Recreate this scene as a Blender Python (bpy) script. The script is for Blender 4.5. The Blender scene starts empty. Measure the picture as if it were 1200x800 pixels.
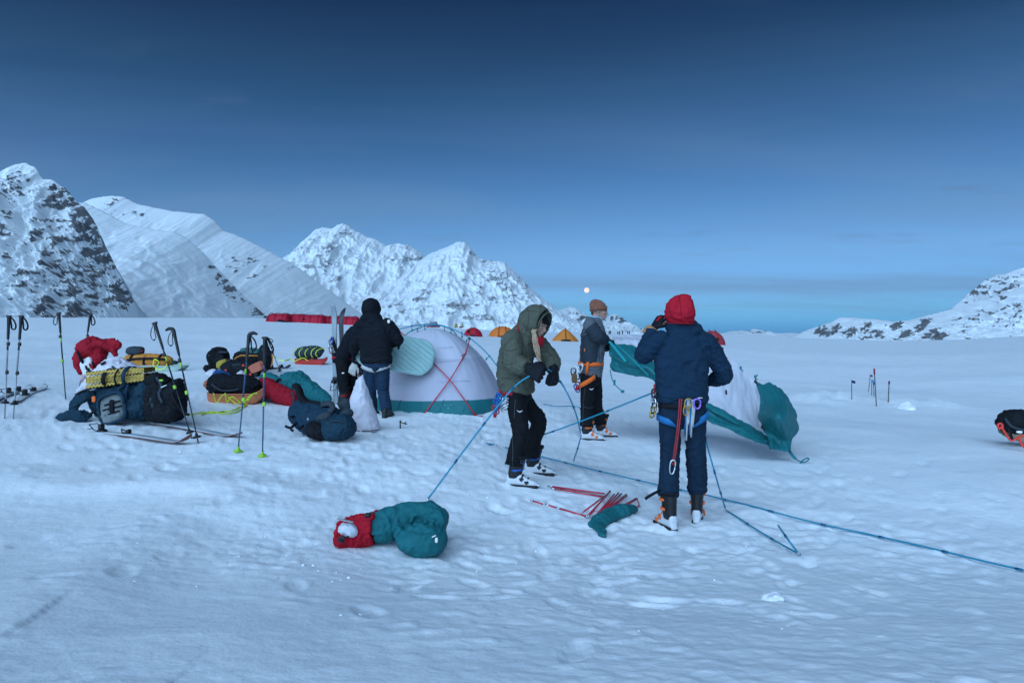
import bpy, bmesh, math, random
import numpy as np
from mathutils import Vector, Matrix, Quaternion
random.seed(7)
rng = np.random.default_rng(11)
R = math.radians
SC = bpy.context.scene
COL = SC.collection
# ---------------------------------------------------------------- camera
FPX, CU, HV, CAMZ = 800.0, 600.0, 388.0, 1.55       # focal length in photo pixels, centre column, eye-level row, eye height
cam_d = bpy.data.cameras.new('camera'); cam = bpy.data.objects.new('camera', cam_d); COL.objects.link(cam)
cam_d.sensor_width = 36; cam_d.lens = 24; cam_d.shift_y = -(400 - HV) / 1200
cam.location = (0, 0, CAMZ); cam.rotation_euler = (R(90), 0, 0)
cam_d.clip_start = 0.05; cam_d.clip_end = 80000
SC.camera = cam
# ---------------------------------------------------------------- sky and soft twilight
SUN_EL, SUN_AZ = 29.0, 202.0        # light comes from behind the camera, a little to the left (azimuth clockwise from +Y)
world = bpy.data.worlds.new('World'); SC.world = world; world.use_nodes = True
nt = world.node_tree; nt.nodes.clear()
def N(tree, t, **kw):
    n = tree.nodes.new(t)
    for k, v in kw.items(): setattr(n, k, v)
    return n
def ramp_set(n, stops):
    el = n.color_ramp.elements
    while len(el) > 1: el.remove(el[-1])
    el[0].position = stops[0][0]; el[0].color = (*stops[0][1], 1)
    for p, c in stops[1:]:
        e = el.new(p); e.color = (*c, 1)
def math_n(tree, op, a, b=None, clamp=False):
    n = tree.nodes.new('ShaderNodeMath'); n.operation = op; n.use_clamp = clamp
    for i, x in enumerate((a, b)):
        if x is None: continue
        if isinstance(x, (int, float)): n.inputs[i].default_value = x
        else: tree.links.new(x, n.inputs[i])
    return n.outputs[0]
def mix_n(tree, fac, a, b, mode='MIX'):
    n = tree.nodes.new('ShaderNodeMix'); n.data_type = 'RGBA'; n.blend_type = mode
    for idx, x in ((0, fac), (6, a), (7, b)):
        if isinstance(x, (int, float)): n.inputs[idx].default_value = x
        elif isinstance(x, tuple): n.inputs[idx].default_value = (*x, 1) if len(x) == 3 else x
        else: tree.links.new(x, n.inputs[idx])
    return n.outputs[2]
out = N(nt, 'ShaderNodeOutputWorld'); bg = N(nt, 'ShaderNodeBackground')
sky = N(nt, 'ShaderNodeTexSky', sky_type='NISHITA'); sky.sun_disc = False
sky.sun_elevation = R(SUN_EL); sky.sun_rotation = R(SUN_AZ)
tc = N(nt, 'ShaderNodeTexCoord'); sp = N(nt, 'ShaderNodeSeparateXYZ')
nt.links.new(tc.outputs['Generated'], sp.inputs[0])
elev = math_n(nt, 'MULTIPLY', sp.outputs[2], 2.0, True)        # sine of the elevation, 0.5 -> 1
dusk = N(nt, 'ShaderNodeValToRGB'); nt.links.new(elev, dusk.inputs[0])
SKY_TINT = [(0, (.27, .93, 2.35)), (.02, (.27, .90, 2.15)), (.07, (.30, .78, 1.66)), (.12, (.33, .68, 1.36)), (.22, (.37, .65, 1.09)), (.34, (.29, .54, .86)), (.458, (.222, .43, .69)),
            (.57, (.140, .325, .52)), (.677, (.080, .228, .38)), (.778, (.042, .146, .27)), (.873, (.026, .108, .216)), (1, (.020, .090, .19))]
ramp_set(dusk, SKY_TINT)
base = mix_n(nt, 1.0, sky.outputs[0], dusk.outputs[0], 'MULTIPLY')
# thin layered cloud: the direction projected on a flat ceiling, stretched sideways
zc = math_n(nt, 'ADD', sp.outputs[2], 0.07)
cx = math_n(nt, 'DIVIDE', sp.outputs[0], zc); cy = math_n(nt, 'DIVIDE', sp.outputs[1], zc)
cv = N(nt, 'ShaderNodeCombineXYZ'); nt.links.new(cx, cv.inputs[0]); nt.links.new(cy, cv.inputs[1])
mp = N(nt, 'ShaderNodeMapping'); nt.links.new(cv.outputs[0], mp.inputs[0]); mp.inputs['Scale'].default_value = (.22, .62, 1)
mp.inputs['Rotation'].default_value = (0, 0, R(-14)); mp.inputs['Location'].default_value = (1.7, .4, 0)
nz = N(nt, 'ShaderNodeTexNoise'); nt.links.new(mp.outputs[0], nz.inputs['Vector'])
nz.inputs['Scale'].default_value = 1.0; nz.inputs['Detail'].default_value = 7; nz.inputs['Roughness'].default_value = .52; nz.inputs['Distortion'].default_value = .35
cr = N(nt, 'ShaderNodeValToRGB'); nt.links.new(nz.outputs[0], cr.inputs[0])
ramp_set(cr, [(.44, (0, 0, 0)), (.66, (1, 1, 1))])
low = N(nt, 'ShaderNodeValToRGB'); nt.links.new(elev, low.inputs[0])
ramp_set(low, [(0, (.05, .05, .05)), (.05, (.28, .28, .28)), (.10, (.55, .55, .55)), (.32, (.42, .42, .42)), (.62, (.1, .1, .1)), (.9, (0.03, 0.03, 0.03))])
cfac = math_n(nt, 'MULTIPLY', cr.outputs[0], low.outputs[0])
CLOUD = (1.75, 3.0, 5.0)
skyc = mix_n(nt, cfac, base, CLOUD)
# a few small grey-violet puffs
mp2 = N(nt, 'ShaderNodeMapping'); nt.links.new(cv.outputs[0], mp2.inputs[0]); mp2.inputs['Scale'].default_value = (.9, 1.9, 1); mp2.inputs['Location'].default_value = (3.1, 1.2, 0)
nz2 = N(nt, 'ShaderNodeTexNoise'); nt.links.new(mp2.outputs[0], nz2.inputs['Vector']); nz2.inputs['Scale'].default_value = 1.25; nz2.inputs['Detail'].default_value = 6; nz2.inputs['Roughness'].default_value = .6
cr2 = N(nt, 'ShaderNodeValToRGB'); nt.links.new(nz2.outputs[0], cr2.inputs[0]); ramp_set(cr2, [(.60, (0, 0, 0)), (.80, (1, 1, 1))])
lo2 = N(nt, 'ShaderNodeValToRGB'); nt.links.new(elev, lo2.inputs[0]); ramp_set(lo2, [(.1, (0, 0, 0)), (.25, (.5, .5, .5)), (.5, (.42, .42, .42)), (.75, (.1, .1, .1))])
skyc = mix_n(nt, math_n(nt, 'MULTIPLY', cr2.outputs[0], lo2.outputs[0]), skyc, (1.15, 1.85, 3.0))
nt.links.new(skyc, bg.inputs[0]); bg.inputs[1].default_value = 0.1
nt.links.new(bg.outputs[0], out.inputs[0])
sun_d = bpy.data.lights.new('twilight_sun', 'SUN'); sun = bpy.data.objects.new('twilight_sun', sun_d); COL.objects.link(sun)
sun_d.energy = 5.0; sun_d.angle = R(84); sun_d.color = (.47, .735, 1.07)
sd = Vector((math.sin(R(SUN_AZ)) * math.cos(R(SUN_EL)), math.cos(R(SUN_AZ)) * math.cos(R(SUN_EL)), math.sin(R(SUN_EL))))
sun.rotation_euler = sd.to_track_quat('Z', 'Y').to_euler()
vs = SC.view_settings; vs.view_transform = 'Standard'; vs.look = 'None'; vs.exposure = 0; vs.gamma = 1; vs.use_curve_mapping = False
SC.render.engine = 'CYCLES'; SC.cycles.use_denoising = True; SC.cycles.max_bounces = 6
# ---------------------------------------------------------------- noise
def _hash(ix, iy, iz, s):
    h = (ix.astype(np.int64) * 374761393 + iy.astype(np.int64) * 668265263 + iz.astype(np.int64) * 2147483647 + s * 974634777) & 0xffffffff
    h = ((h ^ (h >> 13)) * 1274126177) & 0xffffffff
    h = ((h ^ (h >> 15)) * 2246822519) & 0xffffffff
    return (h ^ (h >> 16)) & 0xffffffff
_G = np.array([[1,1,0],[-1,1,0],[1,-1,0],[-1,-1,0],[1,0,1],[-1,0,1],[1,0,-1],[-1,0,-1],[0,1,1],[0,-1,1],[0,1,-1],[0,-1,-1],[1,1,0],[-1,1,0],[0,-1,1],[0,-1,-1]], float)
def noise(x, y, z=0.0, s=0):
    x = np.asarray(x, float); y = np.asarray(y, float); z = np.zeros_like(x) + z
    fx, fy, fz = np.floor(x), np.floor(y), np.floor(z)
    u, v, w = x - fx, y - fy, z - fz
    ix, iy, iz = fx.astype(np.int64), fy.astype(np.int64), fz.astype(np.int64)
    f = lambda t: t * t * t * (t * (t * 6 - 15) + 10)
    a, b, c = f(u), f(v), f(w)
    flat = not np.any(w)
    r = 0
    for dz in ((0,) if flat else (0, 1)):
        for dx in (0, 1):
            for dy in (0, 1):
                g = _G[_hash(ix + dx, iy + dy, iz + dz, s) & 15]
                d = g[..., 0] * (u - dx) + g[..., 1] * (v - dy) + g[..., 2] * (w - dz)
                wt = (a if dx else 1 - a) * (b if dy else 1 - b)
                if not flat: wt = wt * (c if dz else 1 - c)
                r = r + wt * d
    return r
def fbm(x, y, z=0.0, o=4, s=0, g=.5):
    t = 0; a = 1.0; f = 1.0
    for i in range(o):
        t = t + a * noise(x * f, y * f, z * f if not np.isscalar(z) or z else 0.0, s + i * 17); a *= g; f *= 2.03
    return t
def ridged(x, y, z=0.0, o=4, s=0, g=.5):
    t = 0; a = 1.0; f = 1.0
    for i in range(o):
        t = t + a * (1 - 2 * np.abs(noise(x * f, y * f, z * f if not np.isscalar(z) or z else 0.0, s + i * 17))); a *= g; f *= 2.03
    return t
def sstep(a, b, x):
    t = np.clip((x - a) / (b - a), 0, 1); return t * t * (3 - 2 * t)
# ---------------------------------------------------------------- materials
MATS = {}
def mat(name, col, rough=.8, var=.12, vs_=6.0, bump=.0, bs=60.0, metal=0.0, sheen=0.0, trans=0.0, emit=None, spec=.2, var2=None, bd=.004):
    if name in MATS: return MATS[name]
    m = bpy.data.materials.new(name); m.use_nodes = True; t = m.node_tree; t.nodes.clear()
    o = N(t, 'ShaderNodeOutputMaterial'); p = N(t, 'ShaderNodeBsdfPrincipled'); t.links.new(p.outputs[0], o.inputs[0])
    tcn = N(t, 'ShaderNodeTexCoord')
    if var > 0:
        n = N(t, 'ShaderNodeTexNoise'); t.links.new(tcn.outputs['Object'], n.inputs['Vector'])
        n.inputs['Scale'].default_value = vs_; n.inputs['Detail'].default_value = 5; n.inputs['Roughness'].default_value = .6
        r_ = N(t, 'ShaderNodeValToRGB'); t.links.new(n.outputs[0], r_.inputs[0])
        c2 = var2 or tuple(min(1, c * (1 + var)) for c in col)
        ramp_set(r_, [(.3, tuple(c * (1 - var) for c in col)), (.7, c2)])
        t.links.new(r_.outputs[0], p.inputs['Base Color'])
    else: p.inputs['Base Color'].default_value = (*col, 1)
    p.inputs['Roughness'].default_value = rough; p.inputs['Metallic'].default_value = metal
    p.inputs['Specular IOR Level'].default_value = spec
    if sheen: p.inputs['Sheen Weight'].default_value = sheen
    if bump:
        n2 = N(t, 'ShaderNodeTexNoise'); t.links.new(tcn.outputs['Object'], n2.inputs['Vector'])
        n2.inputs['Scale'].default_value = bs; n2.inputs['Detail'].default_value = 4
        b = N(t, 'ShaderNodeBump'); b.inputs['Strength'].default_value = bump; b.inputs['Distance'].default_value = bd
        t.links.new(n2.outputs[0], b.inputs['Height']); t.links.new(b.outputs[0], p.inputs['Normal'])
    if trans:                                   # thin cloth lets some light through
        tr = N(t, 'ShaderNodeBsdfTranslucent'); tr.inputs[0].default_value = (*col, 1)
        ms = N(t, 'ShaderNodeMixShader'); ms.inputs[0].default_value = trans
        t.links.new(p.outputs[0], ms.inputs[1]); t.links.new(tr.outputs[0], ms.inputs[2]); t.links.new(ms.outputs[0], o.inputs[0])
    if emit:
        p.inputs['Emission Color'].default_value = (*emit[0], 1); p.inputs['Emission Strength'].default_value = emit[1]
    MATS[name] = m
    return m
# ---------------------------------------------------------------- objects
WL = {}                                         # world location of every empty / thing origin
def tag(o, label=None, cat=None, group=None, kind=None):
    if label: o['label'] = label
    if cat: o['category'] = cat
    if group: o['group'] = group
    if kind: o['kind'] = kind
    return o
def link(o, parent=None, loc=(0, 0, 0)):
    COL.objects.link(o); o.location = loc
    pw = WL.get(parent.name, Vector((0, 0, 0))) if parent else Vector((0, 0, 0))
    if parent: o.parent = parent
    WL[o.name] = pw + Vector(loc)
    return o
def thing(name, label, cat, loc=(0, 0, 0), group=None):
    o = bpy.data.objects.new(name, None); o.empty_display_size = .1
    link(o, None, loc); return tag(o, label, cat, group)
def mesh_obj(name, V, F, m, parent=None, smooth=True, loc=None):
    """V in world coordinates; a child's vertices are stored relative to its parent's origin."""
    me = bpy.data.meshes.new(name)
    org = WL[parent.name] if parent else Vector(loc or (0, 0, 0))
    V = np.asarray(V, float) - np.array(org)
    me.from_pydata(V.tolist(), [], [list(f) for f in F]); me.update()
    if smooth: me.polygons.foreach_set('use_smooth', [True] * len(me.polygons))
    if m: me.materials.append(m)
    o = bpy.data.objects.new(name, me)
    link(o, parent, (0, 0, 0) if parent else org)
    return o
def grid_obj(name, P, m, parent=None, attr=None, smooth=True):
    """P: array rows x cols x 3."""
    r, c = P.shape[:2]
    idx = np.arange(r * c).reshape(r, c)
    F = np.stack([idx[:-1, :-1], idx[:-1, 1:], idx[1:, 1:], idx[1:, :-1]], -1).reshape(-1, 4)
    me = bpy.data.meshes.new(name)
    org = WL[parent.name] if parent else Vector((0, 0, 0))
    co = (P.reshape(-1, 3) - np.array(org)).astype(np.float32)
    me.vertices.add(len(co)); me.vertices.foreach_set('co', co.ravel())
    me.loops.add(F.size); me.loops.foreach_set('vertex_index', F.ravel().astype(np.int32))
    me.polygons.add(len(F)); me.polygons.foreach_set('loop_start', np.arange(0, F.size, 4, dtype=np.int32))
    me.update(calc_edges=True); me.validate()
    me.polygons.foreach_set('use_smooth', [smooth] * len(F))
    if attr:
        for k, a in attr.items():
            at = me.attributes.new(k, 'FLOAT', 'POINT'); at.data.foreach_set('value', np.asarray(a, np.float32).ravel())
    if m: me.materials.append(m)
    o = bpy.data.objects.new(name, me); link(o, parent)
    return o
def W(u, v, d):                                 # a point of the place from a photo pixel and its distance
    return Vector(((u - CU) / FPX * d, d, CAMZ + (HV - v) / FPX * d))
# ---------------------------------------------------------------- snow field
ANCH = [(800,618,5.39),(612,567,6.4),(697,514,8.78),(450,489,10.2),(24,490,7.7),(73,467,9.1),(232,521,7.0),(280,531,6.7),(308,536,6.6),
        (393,473,10.5),(498,485,9.9),(590,480,10.3),(1022,475,15.2),(1185,525,8.5),(1200,670,4.5),(460,652,4.65),(600,800,2.12),(600,700,3.45),(200,700,3.35),(290,470,10.6),
        (265,437,14),(362,428,16),(950,545,7.5),(1000,700,3.5),(1180,800,2.2),(40,800,2.08),(200,640,4.5),(30,560,6.2),(140,497,8.6)]
_A = np.array([[*W(*a)] for a in ANCH])
_A = np.vstack([_A, [[0, 1.4, .60], [-2, 1.4, .62], [2, 1.4, .58], [0, 0, .62], [-3, 0, .62], [3, 0, .56], [0, -4, .5]]])  # near ground raised into an added mound, tilted off the light to darken the foreground
_B, *_ = np.linalg.lstsq(np.c_[np.ones(len(_A)), _A[:, :2]], _A[:, 2], rcond=None)
_K = np.exp(-((_A[:, None, :2] - _A[None, :, :2]) ** 2).sum(-1) / (2 * 1.9 ** 2))
_C = np.linalg.solve(_K + .12 * np.eye(len(_A)), _A[:, 2] - np.c_[np.ones(len(_A)), _A[:, :2]] @ _B)
_VH = np.array([[-400,372],[0,370.5],[300,371],[420,376],[520,382.5],[600,386.5],[700,389.5],[850,391],[950,395],[1050,398],[1130,396],[1200,392],[1600,385]], float)
def far_z(x, y):
    r = np.hypot(x, y); th = np.clip(np.arctan2(x, y), R(-42), R(42))
    vh = np.interp(CU + FPX * np.tan(th), _VH[:, 0], _VH[:, 1])
    d = r * np.cos(th)
    de = np.minimum(d, 450.0)
    return .72 + de * (HV - vh) / FPX - .035 * np.maximum(0, d - 450) - 0.00002 * np.maximum(0, d - 450) ** 1.5
def near_z(x, y):
    z = _B[0] + _B[1] * x + _B[2] * y
    for (ax, ay, _), c in zip(_A, _C):
        z = z + c * np.exp(-((x - ax) ** 2 + (y - ay) ** 2) / (2 * 1.9 ** 2))
    return z
# fine relief of the trampled camp, kept as a raster
RX0, RX1, RY0, RY1, RS = -11.0, 11.0, 1.0, 20.0, .02
gx = np.arange(RX0, RX1, RS); gy = np.arange(RY0, RY1, RS)
X, Y = np.meshgrid(gx, gy)
_u = CU + FPX * X / Y; _v = HV + (CAMZ - near_z(X, Y)) * FPX / Y
wx = X + .12 * fbm(X * 1.5, Y * 1.5, 0, 2, 5); wy = Y + .12 * fbm(X * 1.5, Y * 1.5, 0, 2, 9)
tramp = np.exp(-((np.maximum(0, np.abs(X - .2 + .12 * (Y - 6)) - 1.9) / 1.1) ** 2)) * sstep(3.3, 4.6, Y) * (1 - sstep(11, 15, Y))
tramp = np.maximum(tramp, np.exp(-(((X + 4.2) / 2.6) ** 2 + ((Y - 8.6) / 2.2) ** 2)))
tramp = np.maximum(tramp, .75 * sstep(-.7, .5, X + .3 * fbm(X, Y, 0, 3, 71)) * (1 - sstep(4.6, 6.2, Y)))
tramp = np.clip(tramp + .35 * fbm(X * .8, Y * .8, 0, 3, 31), 0, 1)
RAS = .05 * fbm(X * .35, Y * .35, 0, 3, 3) + .028 * fbm(wx * 1.1, wy * 1.1, 0, 3, 23)
RAS += .004 * fbm(wx * .9, wy * 3.2, 0, 3, 41) * (1 - .6 * tramp)                       # wind ripples
_pm = np.clip(.75 + 1.7 * fbm(X * .45, Y * .45, 0, 2, 57), .15, 1.7)
RAS += tramp * _pm * (.018 * fbm(wx * 2.4 + 1.1 * wy, wy * 2.7, 0, 5, 51, .66) + .006 * ridged(wx * 5, wy * 5, 0, 3, 61, .6) - .005)
RAS += (.25 + .75 * tramp) * .013 * fbm(X * 11, Y * 11, 0, 2, 77, .6)
_cl = fbm(wx * 1.7, wy * 1.7, 0, 2, 91)                                                   # crumbled patches
RAS += sstep(.1, .5, _cl) * (.4 + .6 * tramp) * .022 * np.maximum(0, noise(X * 9, Y * 9, 0, 92) * 2.2)
def add_ridge(pts, w, h, skew=.0):
    """soft drift crest along photo-pixel points lying on the snow"""
    global RAS
    P = []
    for (u, v) in pts:
        d = 4.0
        for _ in range(30):
            zz = float(near_z(np.array((u - CU) / FPX * d), np.array(d))); d = (CAMZ - zz) * FPX / (v - HV)
        P.append(((u - CU) / FPX * d, d))
    best = np.full(X.shape, 9e9)
    for (x0, y0), (x1, y1) in zip(P[:-1], P[1:]):
        dx, dy = x1 - x0, y1 - y0; L = dx * dx + dy * dy
        t = np.clip(((X - x0) * dx + (Y - y0) * dy) / L, 0, 1)
        s = np.sign((X - x0) * dy - (Y - y0) * dx)
        q = np.hypot(X - x0 - t * dx, Y - y0 - t * dy) * np.where(s > 0, 1 + skew, 1 / (1 + skew))
        best = np.minimum(best, q)
    RAS += h * np.exp(-(best / w) ** 2)
add_ridge([(90, 700), (150, 655), (205, 610), (330, 590)], .42, .09, .2)
add_ridge([(370, 665), (440, 610), (500, 575)], .4, .03, .2)
add_ridge([(250, 760), (330, 690), (380, 640)], .45, .04, .2)
add_ridge([(0, 560), (90, 575), (180, 568), (270, 575)], .28, .07, .3)
add_ridge([(440, 489), (470, 486), (500, 488), (530, 487), (560, 486), (595, 483)], .13, .07, .0)
add_ridge([(945, 470), (990, 466), (1040, 462), (1075, 470), (1140, 476)], .5, .10, .0)
add_ridge([(930, 478), (960, 480)], .4, .05)
add_ridge([(700, 470), (760, 476), (830, 478)], .35, .04)
def stamp(x, y, ang, L, Wd, dep):
    i0, i1 = int((y - .5 - RY0) / RS), int((y + .5 - RY0) / RS); j0, j1 = int((x - .5 - RX0) / RS), int((x + .5 - RX0) / RS)
    if i0 < 0 or j0 < 0 or i1 >= RAS.shape[0] or j1 >= RAS.shape[1]: return
    xx, yy = X[i0:i1, j0:j1] - x, Y[i0:i1, j0:j1] - y
    a = (xx * math.cos(ang) + yy * math.sin(ang)) / L; b = (-xx * math.sin(ang) + yy * math.cos(ang)) / Wd
    q = np.sqrt(a * a + b * b) * (1 + .12 * noise(xx * 9 + x * 7, yy * 9 + y * 5, 0, 3))
    RAS[i0:i1, j0:j1] += -dep * (1 - sstep(.45, 1.1, q)) + dep * .16 * np.exp(-((q - 1.22) / .22) ** 2)
for k in range(900):                            # old boot prints
    if k % 3 == 0: x = rng.normal(.4, 1.7); y = rng.uniform(3.4, 9)
    elif k % 3 == 1: x = rng.normal(-3.6, 1.9); y = rng.normal(8.4, 1.6)
    else: x = rng.uniform(-2.5, 5.0); y = rng.uniform(3.0, 12)
    if x < -.7 and y < 5.9 and k % 9: continue
    stamp(x, y, rng.uniform(0, 6.28), rng.uniform(.12, .17), rng.uniform(.05, .075), rng.uniform(.006, .026))
for (u0, v0), (u1, v1) in (((330, 520), (640, 560)), ((640, 585), (820, 640)), ((520, 500), (800, 560)), ((560, 700), (860, 640)), ((420, 540), (600, 700)), ((700, 530), (930, 560)), ((860, 620), (1100, 600)), ((240, 545), (480, 560)), ((450, 505), (600, 560)), ((150, 540), (330, 530)), ((640, 640), (700, 760)), ((900, 680), (1000, 560)), ((90, 520), (260, 540)), ((760, 700), (1040, 720))):
    # trails of boot prints
    P_ = []
    for (u, v) in ((u0, v0), (u1, v1)):
        d = 4.0
        for _ in range(30): d = (CAMZ - float(near_z(np.array((u - CU) / FPX * d), np.array(d)))) * FPX / (v - HV)
        P_.append(Vector(((u - CU) / FPX * d, d)))
    D_ = P_[1] - P_[0]; n_ = max(2, int(D_.length / .36)); a_ = math.atan2(D_.y, D_.x)
    for k in range(n_ + 1):
        o_ = P_[0] + D_ * (k / n_) + Vector((-math.sin(a_), math.cos(a_))) * (.10 if k % 2 else -.10)
        stamp(o_.x + rng.normal(0, .03), o_.y + rng.normal(0, .03), a_ + rng.normal(0, .15), .15, .058, rng.uniform(.014, .030))
_bk = np.exp(-((Y - 15.4 + .5 * fbm(X * .5, Y * .2, 0, 2, 8)) / .8) ** 2) * sstep(5.4, 6.6, X) * (1 - sstep(10, 10.9, X))
RAS += _bk * (.10 + .30 * np.maximum(0, fbm(X * 1.5, Y * 1.1, 0, 3, 104)) + .10 * ridged(X * 2.6, Y * 2.2, 0, 2, 107))     # low broken bank behind the wands
_edge = np.minimum.reduce([sstep(RX0, RX0 + 1.5, X), 1 - sstep(RX1 - 1.5, RX1, X), sstep(RY0, RY0 + .5, Y), 1 - sstep(RY1 - 4, RY1, Y)])
RAS *= _edge * .62
def ground(x, y):
    x = np.asarray(x, float); y = np.asarray(y, float)
    r = np.hypot(x, y)
    z = near_z(x, y); b = sstep(13, 42, r)
    z = z * (1 - b) + far_z(x, y) * b
    fx = np.clip((x - RX0) / RS, 0, len(gx) - 1.001); fy = np.clip((y - RY0) / RS, 0, len(gy) - 1.001)
    i = fy.astype(int); j = fx.astype(int); a = fx - j; c = fy - i
    z = z + (RAS[i, j] * (1 - a) + RAS[i, j + 1] * a) * (1 - c) + (RAS[i + 1, j] * (1 - a) + RAS[i + 1, j + 1] * a) * c
    f = sstep(14, 22, r) * (1 - sstep(150, 400, r))
    z = z + f * (.10 * fbm(x * .12, y * .25, 0, 3, 13) + .03 * fbm(x * .5, y * 1.3, 0, 2, 19))
    return z
def gz(x, y): return float(ground(np.array([x]), np.array([y]))[0])
def hit(u, v, dmin=2.0, dmax=400.0):            # where the line of sight through a photo pixel meets the snow
    d = np.concatenate([np.arange(dmin, 25, .01), np.arange(25, dmax, .2)])
    x = (u - CU) / FPX * d; ray = CAMZ + (HV - v) / FPX * d
    k = np.nonzero(ground(x, d) >= ray)[0]
    dd = d[k[0]] if len(k) else dmax
    return Vector(((u - CU) / FPX * dd, dd, gz((u - CU) / FPX * dd, dd)))
def snow_material():
    m = bpy.data.materials.new('snow'); m.use_nodes = True; t = m.node_tree; t.nodes.clear()
    o = N(t, 'ShaderNodeOutputMaterial'); p = N(t, 'ShaderNodeBsdfPrincipled'); t.links.new(p.outputs[0], o.inputs[0])
    g = N(t, 'ShaderNodeTexCoord')
    n0 = N(t, 'ShaderNodeTexNoise'); n0.inputs['Scale'].default_value = 1.6; n0.inputs['Detail'].default_value = 5
    r0 = N(t, 'ShaderNodeValToRGB'); ramp_set(r0, [(.3, (.80, .835, .86)), (.7, (.90, .905, .91))])
    t.links.new(g.outputs['Object'], n0.inputs['Vector']); t.links.new(n0.outputs[0], r0.inputs[0]); t.links.new(r0.outputs[0], p.inputs['Base Color'])
    p.inputs['Roughness'].default_value = .5; p.inputs['Specular IOR Level'].default_value = .35
    prev = None
    for sc, st, di in ((14, .35, .02), (55, .4, .006), (190, .4, .002)):
        n = N(t, 'ShaderNodeTexNoise'); n.inputs['Scale'].default_value = sc; n.inputs['Detail'].default_value = 3
        t.links.new(g.outputs['Object'], n.inputs['Vector'])
        b = N(t, 'ShaderNodeBump'); b.inputs['Strength'].default_value = st; b.inputs['Distance'].default_value = di
        t.links.new(n.outputs[0], b.inputs['Height'])
        if prev: t.links.new(prev, b.inputs['Normal'])
        prev = b.outputs[0]
    t.links.new(prev, p.inputs['Normal'])
    return m
SNOW = snow_material()
th = np.concatenate([np.arange(-180, -42, 6), np.arange(-42, 42, .1), np.arange(42, 181, 6)])
th[-1] = 180
rr = [.25, .6, 1.0, 1.3, 1.5]; r_ = 1.62
while r_ < 9000:
    rr.append(r_); r_ += min(r_ * r_ / (683 * 1.5) * 1.25, r_ * .045)
rr = np.array(rr)
TT, RR = np.meshgrid(np.radians(th), rr)
GX, GY = RR * np.sin(TT), RR * np.cos(TT)
GZ = ground(GX.ravel(), GY.ravel()).reshape(GX.shape)
go = grid_obj('snow_ground', np.stack([GX, GY, GZ], -1), SNOW)
tag(go, 'trampled blue-white snow field spreading to the mountains', None, None, 'structure')
# ---------------------------------------------------------------- mountains
def mountain_material(nm='alpine_snow_rock', lo=(.07, .07, .075), hi=(.19, .18, .18)):
    m = bpy.data.materials.new(nm); m.use_nodes = True; t = m.node_tree; t.nodes.clear()
    o = N(t, 'ShaderNodeOutputMaterial'); p = N(t, 'ShaderNodeBsdfPrincipled'); t.links.new(p.outputs[0], o.inputs[0])
    a = N(t, 'ShaderNodeAttribute', attribute_name='rock')
    g = N(t, 'ShaderNodeTexCoord')
    n = N(t, 'ShaderNodeTexNoise'); n.inputs['Scale'].default_value = .14; n.inputs['Detail'].default_value = 8; n.inputs['Roughness'].default_value = .7
    t.links.new(g.outputs['Object'], n.inputs['Vector'])
    s = math_n(t, 'ADD', a.outputs['Fac'], math_n(t, 'MULTIPLY', math_n(t, 'SUBTRACT', n.outputs[0], .5), .9))
    r_ = N(t, 'ShaderNodeValToRGB'); t.links.new(s, r_.inputs[0]); ramp_set(r_, [(.42, (0, 0, 0)), (.58, (1, 1, 1))])
    n2 = N(t, 'ShaderNodeTexNoise'); n2.inputs['Scale'].default_value = .04; n2.inputs['Detail'].default_value = 6
    t.links.new(g.outputs['Object'], n2.inputs['Vector'])
    rc = N(t, 'ShaderNodeValToRGB'); t.links.new(n2.outputs[0], rc.inputs[0]); ramp_set(rc, [(.3, lo), (.7, hi)])
    c = mix_n(t, r_.outputs[0], (.69, .715, .73), rc.outputs[0])
    t.links.new(c, p.inputs['Base Color']); p.inputs['Roughness'].default_value = .85; p.inputs['Specular IOR Level'].default_value = .2
    b = N(t, 'ShaderNodeBump'); b.inputs['Strength'].default_value = .3; b.inputs['Distance'].default_value = 4
    t.links.new(n.outputs[0], b.inputs['Height']); t.links.new(b.outputs[0], p.inputs['Normal'])
    return m
MTN = mountain_material(); MTND = mountain_material('dusted_snow_rock', (.17, .17, .18), (.40, .40, .41))
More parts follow.
